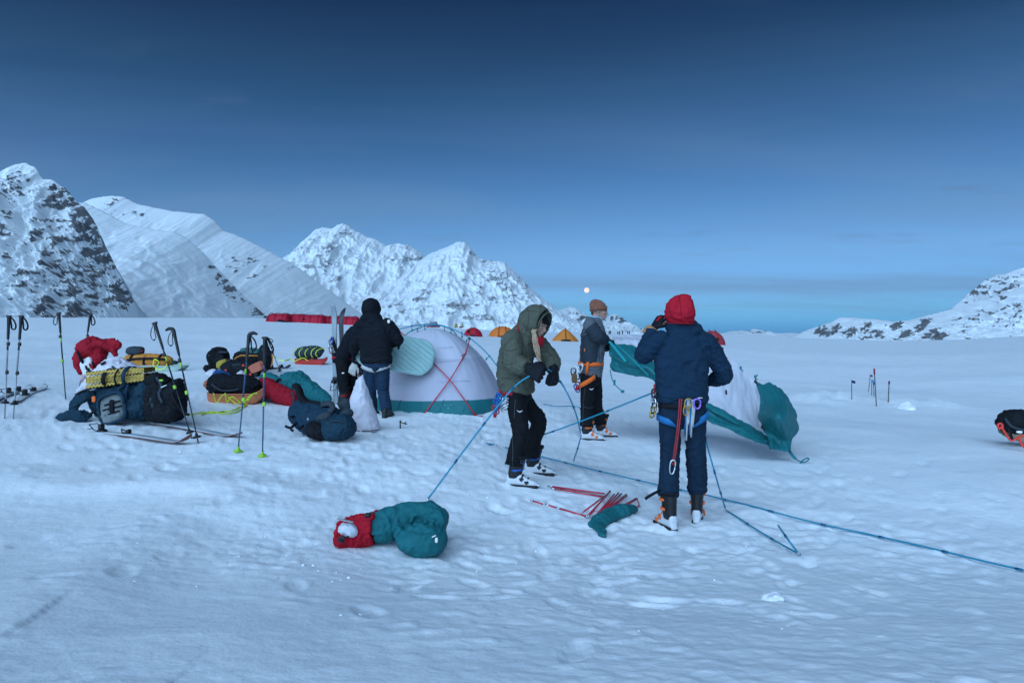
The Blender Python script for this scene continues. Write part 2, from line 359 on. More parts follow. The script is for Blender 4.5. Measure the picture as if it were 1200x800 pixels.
def mountain(label, ridge, D, Db, seed, rocks, rough=1.0, du=1.0, rows=150, jag=1.0, gull=(.05, .012), power=1.0, thr=.30, m=None):
    """ridge: crest in photo pixels at distance D; Db: distance of its foot; rocks: (u, v, ru, rv, weight) patches of bare rock."""
    rg = np.array(ridge, float)
    us = np.arange(rg[0, 0], rg[-1, 0] + du, du)
    vc = np.interp(us, rg[:, 0], rg[:, 1])
    k = np.exp(-np.linspace(-2, 2, 7) ** 2); k /= k.sum(); vc = np.convolve(np.pad(vc, 3, 'edge'), k, 'valid')
    vc = vc + jag * (1.6 * fbm(us * .06, us * 0, 0, 3, seed) + .9 * fbm(us * .3, us * 0 + 5, 0, 2, seed + 3))
    xc = (us - CU) / FPX * D; zc_ = CAMZ + (HV - vc) / FPX * D
    zb = CAMZ + (HV - 412) / FPX * Db
    t = np.concatenate([np.linspace(0, 1, rows), 1 + np.linspace(.02, .5, 14)])
    Tm, U = np.meshgrid(t, us, indexing='ij')
    H = np.maximum(zc_ - zb, D * .004)[None, :]
    prof = np.where(Tm <= 1, Tm ** power, 1 - (Tm - 1) * 1.9)
    Yd = Db + (D - Db) * Tm
    Z = zb + H * prof
    Xw = np.repeat(xc[None, :], len(t), 0)
    S = D / FPX                                  # metres per photo pixel at the crest
    win = np.clip(np.minimum(Tm, np.abs(1 - Tm)) * 4, 0, 1) ** .8
    a, b = U * gull[0], Tm * rows * gull[1] * 1.0
    wa = a + .5 * fbm(a * 1.3, b * 1.3, 0, 2, seed + 8)
    rd = ridged(wa, b, 0, 4, seed + 20, .55) - .6
    fine = fbm(U * .16, Tm * rows * .11, 0, 4, seed + 40, .62)
    Z = Z + win * S * (6.0 * rough * rd * np.minimum(1, H / (60 * S)) + 1.2 * rough * fine)
    Yd = Yd - win * S * (14 * rough * rd + 3 * rough * fine) * np.minimum(1, H / (60 * S))
    # where each point falls in the picture decides which patch of bare rock it belongs to
    Up, Vp = CU + FPX * Xw / Yd, HV - (Z - CAMZ) / Yd * FPX
    reg = np.zeros_like(U)
    for (ru, rv, rw, rh, w, *sl) in rocks:
        s_ = sl[0] if sl else 0
        q = ((Up - ru - s_ * (Vp - rv)) / rw) ** 2 + ((Vp - rv) / rh) ** 2
        reg = np.maximum(reg, w * (1 - sstep(.35, 1.25, np.sqrt(q))))
    nx = .75 * fbm(Up * .065 + .05 * Vp, Vp * .13, 0, 3, seed + 60, .6) + .42 * fbm(Up * .20 + .06 * Vp, Vp * .38, 0, 3, seed + 65, .65) + .34 * fbm(Up * .45 - .2 * Vp, Vp * .6, 0, 2, seed + 67, .7) + .25 * rd
    rock = np.clip(.5 + (nx - (.68 + (.10 if m else .02) - .92 * reg)) * 2.0, 0, 1) * (reg > .02)
    Yd = Yd - rock * S * 1.6 * (1 + fine) * win
    o = grid_obj('mountain', np.stack([Xw, Yd, Z], -1), m or MTN, None, {'rock': rock})
    tag(o, label, None, None, 'structure')
    return o
mountain('rock-streaked snow peak rising at the far left', [(-260,300),(-160,262),(-90,236),(-40,212),(0,202),(14,194),(28,190),(42,197),(50,209),(62,211),(78,222),(88,234),(100,244),(112,262),(122,284),(130,300),(140,322),(150,342),(158,356),(165,378)],
         1500, 1150, 3, [(76,232,30,20,.75),(100,262,22,36,.85),(60,275,30,26,.5),(118,300,26,34,.8),(70,310,34,24,.5),(92,330,50,36,.62),(140,340,18,22,.75),(55,360,26,16,.75),(90,366,22,12,.9),(118,350,30,14,.6),(16,222,20,22,.45),(5,262,14,26,.55),(20,310,26,40,.28),(60,330,40,16,.4),(150,352,10,10,.7)],
         1.2, .8, 230, 1.2, (.045, .018), .95, .34)
mountain('broad snow dome behind the left rock peak', [(60,262),(92,240),(106,233),(128,229),(145,231),(165,240),(200,247),(240,251),(252,259),(262,270),(290,281),(318,296),(345,310),(372,330),(395,347),(430,372),(470,400)],
         3200, 2100, 11, [(128,236,14,7,.42),(150,250,22,5,.4,3),(350,318,14,6,.3),(285,312,26,14,.22),(300,305,16,10,.18)], .18, 1.0, 150, .6, (.03, .01), .9, .36)
mountain('icy glacier shoulder with a rocky rib at its foot', [(70,235),(100,238),(125,250),(150,263),(185,270),(205,272),(222,281),(240,298),(252,312),(266,326),(285,346),(300,360),(316,374),(330,392)],
         2300, 1500, 17, [(262,325,16,14,.55,.6),(275,340,20,16,.62,.7),(292,352,18,18,.62,.8),(303,366,14,10,.7),(255,312,10,10,.35)], .24, 1.0, 150, .6, (.028, .03), .9, .36)
mountain('twin-topped snow mountain in the middle distance', [(280,350),(320,318),(338,300),(352,286),(368,270),(378,266),(388,268),(400,262),(406,263),(416,270),(430,277),(444,283),(452,288),(466,285),(476,286),(488,293),(500,302),(520,318),(560,345),(610,385)],
         5200, 3800, 23, [(380,300,26,26,.42),(368,312,24,18,.45,.5),(392,325,18,14,.35),(407,274,9,12,.5),(478,296,18,14,.42,.7),(468,310,20,16,.28),(440,300,24,14,.2)], .62, .8, 170, 1.3, (.05, .02), 1.0, .36, MTND)
mountain('steep snow pyramid with rock bands above the far tents', [(380,372),(420,352),(450,338),(470,324),(490,307),(505,296),(522,290),(534,284),(544,284),(550,288),(556,297),(562,303),(576,305),(590,307),(598,313),(610,325),(622,337),(636,349),(650,360),(668,372),(700,392)],
         4200, 3000, 29, [(570,310,10,8,.55),(556,298,8,8,.4),(585,330,26,16,.5,-.4),(600,345,26,14,.42),(560,350,30,14,.4),(535,362,26,12,.5),(560,372,30,8,.5),(505,350,26,14,.34),(480,358,24,14,.42),(462,368,22,10,.38),(515,335,18,10,.25),(540,325,20,10,.3),(620,360,20,14,.3),(590,372,24,8,.4)],
         .55, .8, 190, 1.0, (.05, .022), 1.05, .34, MTND)
mountain('small twin snow peaks low on the skyline right of the pyramid', [(610,380),(640,370),(655,363),(668,359),(678,363),(692,374),(704,379),(714,370),(720,368),(728,373),(740,381),(756,390),(775,398)],
         6500, 4800, 37, [(682,370,12,6,.5),(724,377,16,8,.5),(738,384,14,5,.5),(668,372,16,8,.25),(700,384,20,4,.2)], .9, .7, 90, 1.0, (.07, .03), 1.0, .34)
mountain('pale low range on the far horizon', [(770,396),(800,392),(835,391),(852,389),(868,387),(876,388),(884,385),(892,387),(905,390),(930,390),(950,392),(990,398)],
         12000, 9500, 41, [(885,389,14,3,.2)], .8, .7, 40, .6, (.09, .05), 1.0, .36)
mountain('high rocky snow peak behind the right ridge', [(1070,380),(1110,366),(1122,356),(1132,346),(1140,340),(1152,330),(1166,323),(1182,319),(1200,313),(1240,300),(1320,282),(1420,300)],
         5200, 4000, 47, [(1150,338,22,13,.62),(1135,350,16,8,.5),(1175,332,24,12,.3),(1200,335,26,16,.45)], 1.0, .8, 120, 1.2, (.05, .02), 1.0, .33)
mountain('long right-hand snow ridge streaked with dark slanting ribs', [(905,402),(930,395),(945,387),(960,382),(974,377),(984,372),(1000,372),(1020,374),(1045,377),(1070,374),(1100,366),(1120,361),(1150,352),(1175,344),(1200,336),(1260,318),(1340,300),(1440,310)],
         3000, 2350, 53, [(960,390,12,9,.7,-.8),(976,388,10,11,.66,-.8),(995,390,14,11,.62,-.9),(1010,386,12,10,.5,-.9),(1024,392,12,10,.6,-1),(1048,384,8,12,.62,-1),(1040,396,12,5,.6),(1062,392,10,10,.85,-1),(1077,384,10,12,.8,-1),(1100,394,14,7,1.1),(1088,392,10,8,.8,-1),(1115,378,8,8,.3,-1),(1150,372,14,18,.34,-1),(1165,358,12,12,.3,-1),(1135,390,14,8,.26,-1),(1185,365,18,18,.3,-1),(1200,375,20,18,.26,-1)],
         .8, .8, 130, .7, (.055, .012), .95, .33)
# ---------------------------------------------------------------- mesh tools
def V3(*a): return Vector(a)
def catmull(P, n):
    """smooth curve through the rows of P (any width), n steps per span"""
    P = np.asarray(P, float); Q = np.vstack([2 * P[0] - P[1], P, 2 * P[-1] - P[-2]]); o = []
    for i in range(len(P) - 1):
        a, b, c, d = Q[i:i + 4]
        for k in range(n):
            t = k / n
            o.append(.5 * (2 * b + (c - a) * t + (2 * a - 5 * b + 4 * c - d) * t * t + (3 * b - a - 3 * c + d) * t ** 3))
    o.append(P[-1]); return np.array(o)
class MB:
    def __init__(s): s.V = []; s.F = []
    def add(s, V, F):
        k = len(s.V); s.V += [tuple(v) for v in V]; s.F += [tuple(i + k for i in f) for f in F]; return s
    def tube(s, pts, r, n=8, cap=True, flat=None, up=None):
        """swept tube; r one radius or one per point; flat = (width scale, height scale) with 'up' fixing the roll"""
        pts = [Vector(p) for p in pts]; m = len(pts)
        rs = [r] * m if isinstance(r, (int, float)) else list(r)
        V = []; F = []; prev = None
        for i, p in enumerate(pts):
            t = (pts[min(i + 1, m - 1)] - pts[max(i - 1, 0)])
            t = t.normalized() if t.length > 1e-9 else Vector((0, 0, 1))
            if up is not None:
                a = Vector(up).cross(t)
                if a.length < 1e-4: a = t.orthogonal()
            elif prev is None: a = t.orthogonal()
            else:
                a = prev - t * prev.dot(t)
                if a.length < 1e-5: a = t.orthogonal()
            a.normalize(); b = t.cross(a); prev = a
            fx, fy = flat if flat else (1, 1)
            rx, ry = (rs[i], rs[i]) if isinstance(rs[i], (int, float)) else rs[i]
            for k in range(n):
                q = 2 * math.pi * k / n
                V.append(p + a * (rx * fx * math.cos(q)) + b * (ry * fy * math.sin(q)))
        for i in range(m - 1):
            for k in range(n):
                F.append((i * n + k, i * n + (k + 1) % n, (i + 1) * n + (k + 1) % n, (i + 1) * n + k))
        if cap:
            F.append(tuple(range(n - 1, -1, -1))); F.append(tuple((m - 1) * n + k for k in range(n)))
        return s.add(V, F)
    def loft(s, st, n=20, cap=True, sq=2.0):
        """st: rows (centre, axis a with half width, axis b with half depth); sq > 2 gives squarer sections"""
        V = []; F = []; m = len(st)
        for c, a, b in st:
            for k in range(n):
                q = 2 * math.pi * k / n; cq, sn = math.cos(q), math.sin(q)
                V.append(Vector(c) + Vector(a) * (math.copysign(abs(cq) ** (2 / sq), cq)) + Vector(b) * (math.copysign(abs(sn) ** (2 / sq), sn)))
        for i in range(m - 1):
            for k in range(n):
                F.append((i * n + k, i * n + (k + 1) % n, (i + 1) * n + (k + 1) % n, (i + 1) * n + k))
        if cap:
            for base, ring in ((st[0][0], 0), (st[-1][0], m - 1)):
                V.append(Vector(base)); ci = len(V) - 1
                for k in range(n):
                    f = (ci, ring * n + (k + 1) % n, ring * n + k)
                    F.append(f if ring == 0 else f[::-1])
        return s.add(V, F)
    def ell(s, c, ax, ay, az, n=16, m=10):
        c = Vector(c); ax, ay, az = Vector(ax), Vector(ay), Vector(az); V = [c - az]; F = []
        for i in range(1, m):
            p = math.pi * i / m
            for k in range(n):
                q = 2 * math.pi * k / n
                V.append(c - az * math.cos(p) + (ax * math.cos(q) + ay * math.sin(q)) * math.sin(p))
        V.append(c + az); L = len(V) - 1
        for k in range(n):
            F.append((0, 1 + (k + 1) % n, 1 + k)); F.append((L, 1 + (m - 2) * n + k, 1 + (m - 2) * n + (k + 1) % n))
        for i in range(m - 2):
            for k in range(n):
                F.append((1 + i * n + k, 1 + i * n + (k + 1) % n, 1 + (i + 1) * n + (k + 1) % n, 1 + (i + 1) * n + k))
        return s.add(V, F)
    def sph(s, c, r, n=12, m=8): return s.ell(c, (r, 0, 0), (0, r, 0), (0, 0, r), n, m)
    def box(s, c, ax, ay, az):
        c, ax, ay, az = Vector(c), Vector(ax), Vector(ay), Vector(az)
        V = [c + ax * i + ay * j + az * k for k in (-1, 1) for j in (-1, 1) for i in (-1, 1)]
        return s.add(V, [(0, 2, 3, 1), (4, 5, 7, 6), (0, 1, 5, 4), (2, 6, 7, 3), (0, 4, 6, 2), (1, 3, 7, 5)])
    def rbox(s, c, ax, ay, az, sq=4.0, n=24, m=12):
        """rounded box: a superellipsoid"""
        c, ax, ay, az = Vector(c), Vector(ax), Vector(ay), Vector(az); e = 2 / sq
        pw = lambda x: math.copysign(abs(x) ** e, x)
        V = [c - az]; F = []
        for i in range(1, m):
            p = math.pi * i / m
            for k in range(n):
                q = 2 * math.pi * k / n
                V.append(c - az * pw(math.cos(p)) + (ax * pw(math.cos(q)) + ay * pw(math.sin(q))) * pw(math.sin(p)))
        V.append(c + az); L = len(V) - 1
        for k in range(n):
            F.append((0, 1 + (k + 1) % n, 1 + k)); F.append((L, 1 + (m - 2) * n + k, 1 + (m - 2) * n + (k + 1) % n))
        for i in range(m - 2):
            for k in range(n):
                F.append((1 + i * n + k, 1 + i * n + (k + 1) % n, 1 + (i + 1) * n + (k + 1) % n, 1 + (i + 1) * n + k))
        return s.add(V, F)
    def strap(s, pts, w, th, up):
        """flat webbing along pts; 'up' is the face direction"""
        return s.tube(pts, 1.0, 4, True, None, up) if False else s._strap(pts, w, th, up)
    def _strap(s, pts, w, th, up):
        pts = [Vector(p) for p in pts]; V = []; F = []; m = len(pts)
        for i, p in enumerate(pts):
            t = (pts[min(i + 1, m - 1)] - pts[max(i - 1, 0)]).normalized()
            u_ = Vector(up[i] if isinstance(up, list) else up); a = t.cross(u_)
            if a.length < 1e-4: a = t.orthogonal()
            a.normalize(); b = a.cross(t)
            V += [p + a * w / 2 + b * th / 2, p - a * w / 2 + b * th / 2, p - a * w / 2 - b * th / 2, p + a * w / 2 - b * th / 2]
        for i in range(m - 1):
            for k in range(4): F.append((i * 4 + k, i * 4 + (k + 1) % 4, i * 4 + 4 + (k + 1) % 4, i * 4 + 4 + k))
        F += [(3, 2, 1, 0), tuple((m - 1) * 4 + k for k in range(4))]
        return s.add(V, F)
    def build(s, name, m, parent=None, smooth=True, loc=None): return mesh_obj(name, s.V, s.F, m, parent, smooth, loc)
    def soft(s, name, m, parent=None, voxel=.012, it=4, wr=None, loc=None, sm=.5):
        """everything added so far grown together into ONE continuous skin, smoothed, then creased by wr(P, N) -> offsets"""
        me = bpy.data.meshes.new('src'); me.from_pydata([tuple(v) for v in s.V], [], s.F); me.update()
        o = bpy.data.objects.new('src', me); COL.objects.link(o)
        md = o.modifiers.new('r', 'REMESH'); md.mode = 'VOXEL'; md.voxel_size = voxel
        if it:
            ms = o.modifiers.new('s', 'SMOOTH'); ms.factor = sm; ms.iterations = it
        dg = bpy.context.evaluated_depsgraph_get(); ev = o.evaluated_get(dg); me2 = bpy.data.meshes.new_from_object(ev)
        bpy.data.objects.remove(o); bpy.data.meshes.remove(me)
        n = len(me2.vertices); P = np.empty(n * 3, np.float32); me2.vertices.foreach_get('co', P); P = P.reshape(-1, 3).astype(float)
        if wr is not None:
            Nn = np.empty(n * 3, np.float32); me2.vertices.foreach_get('normal', Nn); Nn = Nn.reshape(-1, 3)
            for f in (wr if isinstance(wr, (list, tuple)) else [wr]):
                P = P + Nn * f(P)[:, None]
        org = WL[parent.name] if parent else Vector(loc or (0, 0, 0))
        P = P - np.array(org); me2.vertices.foreach_set('co', P.astype(np.float32).ravel()); me2.update()
        me2.name = name; me2.materials.clear(); me2.materials.append(m)
        me2.polygons.foreach_set('use_smooth', [True] * len(me2.polygons))
        o = bpy.data.objects.new(name, me2); link(o, parent, (0, 0, 0) if parent else org)
        return o
def creases(c, ax, rad, freq, amp, seed=0, warp=1.0):
    """folds running round the axis ax, strongest near c"""
    c = np.array(c); ax = np.array(Vector(ax).normalized())
    def f(P):
        d = P - c; t = d @ ax; q = np.linalg.norm(d, axis=1) / rad
        w = np.exp(-q * q)
        w2 = fbm(P[:, 0] * 7, P[:, 1] * 7, P[:, 2] * 7, 2, seed) * warp
        ph = t * freq * .8 + w2 * 3.0 + noise(P[:, 0] * 4, P[:, 1] * 4, P[:, 2] * 4, seed + 5) * 5
        m_ = np.clip(.65 + 1.5 * noise(P[:, 0] * 9, P[:, 1] * 9, P[:, 2] * 9, seed + 6), 0, 1.3)
        return amp * w * m_ * (1 - 2 * np.abs(np.sin(ph)) ** .7)
    return f
def lumps(freq, amp, seed=0, sc=(1, 1, 1), o=3):
    def f(P): return amp * fbm(P[:, 0] * freq * sc[0], P[:, 1] * freq * sc[1], P[:, 2] * freq * sc[2], o, seed)
    return f
def crumple(freq, amp, seed=0, sc=(1, 1, 1)):
    def f(P):
        x, y, z = P[:, 0] * freq * sc[0], P[:, 1] * freq * sc[1], P[:, 2] * freq * sc[2]
        w = fbm(x * .6, y * .6, z * .6, 2, seed + 1)
        return amp * (ridged(x + w, y + w * .7, z - w, 3, seed, .55) - .8)
    return f
def copy_tree(o, parent=None):
    c = o.copy(); COL.objects.link(c)
    if parent: c.parent = parent
    WL[c.name] = WL[o.name].copy()
    for ch in [x for x in bpy.data.objects if x.parent == o and x != c]: copy_tree(ch, c)
    return c
# ---------------------------------------------------------------- body parts
def hand_mb(mb, wrist, pdir, normal, side, s=1.0, curl=(.5, .55, .6, .65), thumb=.5, fat=1.0, spread=.10):
    """palm and five jointed fingers. pdir: wrist -> knuckles, normal: out of the BACK of the hand, side: towards the thumb"""
    w = Vector(wrist); p = Vector(pdir).normalized(); n = Vector(normal); n = (n - p * n.dot(p)).normalized()
    sd_ = n.cross(p); sd_ = sd_ if sd_.dot(Vector(side)) > 0 else -sd_
    L = .095 * s
    mb.loft([(w - p * .02 * s, sd_ * .029 * s * fat, n * .021 * s * fat), (w + p * .015 * s, sd_ * .033 * s * fat, n * .020 * s * fat), (w + p * .05 * s, sd_ * .042 * s * fat, n * .018 * s * fat),
             (w + p * .085 * s, sd_ * .043 * s * fat, n * .016 * s * fat), (w + p * L, sd_ * .040 * s * fat, n * .013 * s * fat)], 14)
    for i, (off, ln) in enumerate(((.031, .074), (.0105, .082), (-.0105, .077), (-.030, .060))):
        b = w + p * (L - .012 * s) + sd_ * off * s * fat; d = (p + sd_ * off * spread * 22).normalized(); ang = curl[i] if isinstance(curl, (list, tuple)) else curl
        pts = [b]; a = 0
        for k, fr in enumerate((.48, .30, .22)):
            a += ang * (1.0 if k else .9) * 1.0
            dd = d * math.cos(a) - n * math.sin(a); pts.append(pts[-1] + dd * ln * s * fr)
        pts[0] = b - d * .01 * s
        r = .0092 * s * fat
        mb.tube(pts, [r * 1.06, r * 1.0, r * .95, r * .72], 8); mb.sph(pts[-1], r * .74, 8, 6)
    b = w + p * .028 * s + sd_ * .030 * s * fat - n * .004 * s
    d1 = (p * .72 + sd_ * .75 - n * (.25 + .4 * thumb)).normalized(); d2 = (p * .95 + sd_ * (.35 - .5 * thumb) - n * (.2 + .55 * thumb)).normalized()
    q1 = b + d1 * .042 * s; q2 = q1 + d2 * .032 * s; q3 = q2 + (d2 - sd_ * .3 * thumb).normalized() * .026 * s
    mb.tube([b - d1 * .015 * s, b, q1, q2, q3], [x * s * fat for x in (.013, .0145, .0118, .0105, .008)], 8); mb.sph(q3, .0081 * s * fat, 8, 6)
    return mb
def head_mb(mb, c, fwd, up, s=1.0):
    """skull, jaw, brow, nose, lips, chin and ears; c is the middle of the head"""
    f = Vector(fwd).normalized(); u_ = Vector(up); u_ = (u_ - f * u_.dot(f)).normalized(); r = f.cross(u_); c = Vector(c)
    P = lambda a, b, d: c + (f * a + r * b + u_ * d) * s
    mb.ell(P(-.012, 0, .028), f * .096 * s, r * .076 * s, u_ * .088 * s, 20, 14)
    mb.loft([(P(.02, 0, .02), f * .072 * s, r * .066 * s), (P(.024, 0, -.02), f * .068 * s, r * .062 * s), (P(.030, 0, -.055), f * .058 * s, r * .052 * s), (P(.040, 0, -.088), f * .043 * s, r * .036 * s), (P(.048, 0, -.108), f * .026 * s, r * .022 * s)], 18)
    mb.ell(P(.079, 0, .026), f * .014 * s, r * .05 * s, u_ * .010 * s, 12, 8)                     # brow
    mb.tube([P(.086, 0, .018), P(.098, 0, -.006), P(.110, 0, -.028), P(.094, 0, -.040)], [.0085 * s, .010 * s, .0125 * s, .010 * s], 10)
    for sgn in (-1, 1):
        mb.ell(P(.100, sgn * .011, -.033), f * .009 * s, r * .008 * s, u_ * .007 * s, 8, 6)
        mb.ell(P(.066, sgn * .042, -.018), f * .020 * s, r * .020 * s, u_ * .018 * s, 10, 8)       # cheekbone
        mb.ell(P(-.012, sgn * .076, -.004), f * .018 * s, r * .008 * s, u_ * .030 * s, 10, 8)      # ear
    mb.ell(P(.088, 0, -.058), f * .012 * s, r * .024 * s, u_ * .0065 * s, 10, 6); mb.ell(P(.085, 0, -.069), f * .012 * s, r * .021 * s, u_ * .007 * s, 10, 6)
    mb.ell(P(.074, 0, -.099), f * .016 * s, r * .020 * s, u_ * .014 * s, 10, 6)
    return mb
def face_parts(body, c, fwd, up, s=1.0, brow=(.08, .06, .05)):
    f = Vector(fwd).normalized(); u_ = Vector(up); u_ = (u_ - f * u_.dot(f)).normalized(); r = f.cross(u_); c = Vector(c)
    P = lambda a, b, d: c + (f * a + r * b + u_ * d) * s
    for sgn in (-1, 1):
        MB().sph(P(.071, sgn * .031, .008), .0125 * s, 10, 8).build('eye', mat('eye_dark', (.03, .03, .035), .25, 0), body)
        MB().tube([P(.088, sgn * .014, .024), P(.088, sgn * .030, .028), P(.076, sgn * .046, .022)], [.003 * s, .0038 * s, .002 * s], 6).build('eyebrow', mat('eyebrow_hair', brow, .9, 0), body)
    MB().ell(P(.0945, 0, -.0635), f * .0085 * s, r * .022 * s, u_ * .0065 * s, 10, 6).build('lips', mat('lips', (.42, .17, .15), .5, .1), body)
BOOT_M = {}
def boot(parent, pos, fwd, up, shell, cuff, buckle, s=1.0, lean=.16, strap=None, low=None, tall=1.0):
    """ski touring boot: lower shell, cuff, sole, four buckles and power strap; a part with sub-parts"""
    f = Vector(fwd).normalized(); u_ = Vector(up); u_ = (u_ - f * u_.dot(f)).normalized(); r = f.cross(u_); p0 = Vector(pos) - Vector((0, 0, .014))
    P = lambda a, b, d: p0 + (f * a + r * b + u_ * d) * s
    m = MB()
    st = []
    for a, w, lo, hi in ((-.105, .020, .04, .09), (-.098, .032, .022, .13), (-.06, .037, .02, .15), (-.01, .040, .02, .15), (.04, .044, .02, .125), (.09, .049, .02, .097), (.13, .050, .02, .08), (.165, .044, .02, .07), (.185, .034, .022, .058), (.197, .018, .026, .044)):
        st.append((P(a, 0, (lo + hi) / 2), r * w * s, u_ * (hi - lo) / 2 * s))
    m.loft(st, 18, True, 2.6)
    m.rbox(P(.205, 0, .028), f * .014 * s, r * .03 * s, u_ * .009 * s); m.rbox(P(-.108, 0, .035), f * .012 * s, r * .026 * s, u_ * .016 * s)
    b = m.soft('ski_boot', shell, parent, .007, 3)
    c = MB(); st = []
    for h, hw, hd in ((.085, .043, .064), (.12, .046, .068), (.17, .048, .069), (.22, .052, .072), (.27, .056, .076), (.30, .057, .077)):
        st.append((P(-.035 + lean * (h - .09), 0, .085 + (h - .085) * tall), r * hw * s, f * hd * s))
    c.loft(st, 22, True, 2.4)
    c.soft('cuff', cuff, b, .008, 2)
    so = MB()
    for a0, a1, h in ((-.10, .0, .022), (.03, .198, .02)):
        so.rbox(P((a0 + a1) / 2, 0, h / 2), f * (a1 - a0) / 2 * s, r * .040 * s, u_ * (h / 2 + .004) * s, 6)
    so.rbox(P(.04, 0, .017), f * .11 * s, r * .036 * s, u_ * .008 * s, 6)
    so.build('sole', mat('boot_sole', (.02, .02, .022), .7, .1), b)
    if tall < .9: return b
    for h, a, wd, dp, tilt in ((.235, -.012, .057, .080, .0), (.165, -.022, .053, .076, .05), (.118, .055, .052, .0, .3), (.09, .105, .054, .0, .3)):
        k = MB(); L = []
        for q in range(-4, 5):
            t = q / 4 * 1.9
            if dp: L.append(P(a + dp * math.cos(t), wd * math.sin(t), h + tilt * .1 * math.cos(t)))
            else: L.append(P(a - .012 * abs(q) / 4, wd * math.sin(q / 4 * 1.45), h - .06 + .062 * math.cos(q / 4 * 1.45)))
        ups = [(x - (P(a, 0, h) if dp else P(a, 0, h - .06))) for x in L]
        k._strap(L, .017 * s, .009 * s, ups)
        for sg in (-1, 1):
            e = L[1] if sg < 0 else L[-2]
            k.rbox(e + r * sg * .004 * s, f * .022 * s, r * .006 * s, u_ * .011 * s, 4, 12, 8)
        k.build('buckle', buckle if (h > .14 or low is None) else low, b)
    t = MB(); L = []
    for q in range(0, 13):
        a = 2 * math.pi * q / 12; L.append(P(-.035 + lean * .20 + .080 * math.cos(a), .060 * math.sin(a), .287))
    t._strap(L, .03 * s, .006 * s, [x - P(0, 0, .287) for x in L]); t.build('power_strap', strap or mat('black_webbing', (.012, .012, .014), .8, .2), b)
    return b
def carabiner(parent, c, ax, up, m, L=.10, Wd=.055, r=.0055):
    ax, up = Vector(ax).normalized(), Vector(up).normalized(); c = Vector(c)
    pts = []
    for k in range(25):
        a = 2 * math.pi * k / 24
        e = lambda x: math.copysign(abs(x) ** .75, x)
        pts.append(c + up * (L / 2 * e(math.sin(a))) + ax * (Wd / 2 * e(math.cos(a)) * (1 + .15 * math.sin(a))))
    return MB().tube(pts, r, 8).build('carabiner', m, parent)
# ---------------------------------------------------------------- people
SKIN = mat('skin', (.40, .225, .175), .55, .08, 20)
NAVY = mat('navy_softshell', (.0065, .024, .050), .9, .12, 9, .25, 260)
NAVYP = mat('navy_trousers', (.0065, .020, .040), .9, .14, 9, .25, 260)
BLACKJ = mat('black_jacket', (.0045, .006, .010), .85, .2, 9, .2, 200)
BLACKP = mat('black_trousers', (.0045, .005, .007), .85, .25, 8, .2, 240)
OLIVE = mat('olive_puffy', (.082, .085, .062), .8, .10, 7, .25, 90)
GREYJ = mat('grey_fleece', (.095, .105, .12), .95, .12, 12, .3, 200)
DKGREY = mat('slate_softshell', (.022, .032, .042), .85, .15, 12, .2, 200)
DENIM = mat('blue_trousers', (.011, .030, .060), .85, .14, 10, .25, 250)
RED = mat('red_cloth', (.42, .008, .022), .85, .12, 8, .2, 220)
BROWNK = mat('brown_knit', (.20, .075, .045), .95, .2, 30, .5, 130, sheen=.2, bd=.006)
GLOVEB = mat('black_glove', (.007, .008, .012), .7, .2, 14, .3, 150)
TAN = mat('tan_leather', (.40, .20, .085), .65, .15, 15, .2, 200)
WHITEP = mat('white_plastic', (.58, .59, .61), .35, .04, 10, spec=.5)
BLACKPL = mat('black_plastic', (.008, .008, .010), .45, .2, 12, spec=.4)
ORANGEP = mat('orange_plastic', (.80, .15, .03), .4, .08, 10)
BLUEP = mat('blue_plastic', (.025, .10, .34), .4, .08, 10)
BLUEW = mat('blue_webbing', (.02, .14, .34), .8, .12, 30, .3, 300)
ORANGEW = mat('orange_webbing', (.75, .13, .025), .8, .12, 30, .3, 300)
WHITEW = mat('white_webbing', (.48, .46, .44), .8, .1, 30, .3, 300)
BLACKW = mat('black_webbing', (.007, .007, .009), .8, .2)
REDC = mat('red_cord', (.36, .04, .045), .8, .15, 40)
STEEL = mat('bare_metal', (.62, .64, .66), .28, .04, 10, metal=.9)
LBLUE = mat('light_blue_buff', (.20, .55, .75), .9, .1, 20)
HAIR = mat('blond_hair', (.38, .255, .165), .6, .35, 40, .4, 160)
PURPLE = mat('purple_anodised', (.30, .16, .60), .35, .05, metal=.4)
LOGOW = mat('white_print', (.75, .75, .75), .7, 0)
def perp(a, b): return (Vector(a) - Vector(b) * Vector(a).dot(Vector(b)))
def seg(a, b, t): return Vector(a).lerp(Vector(b), t)
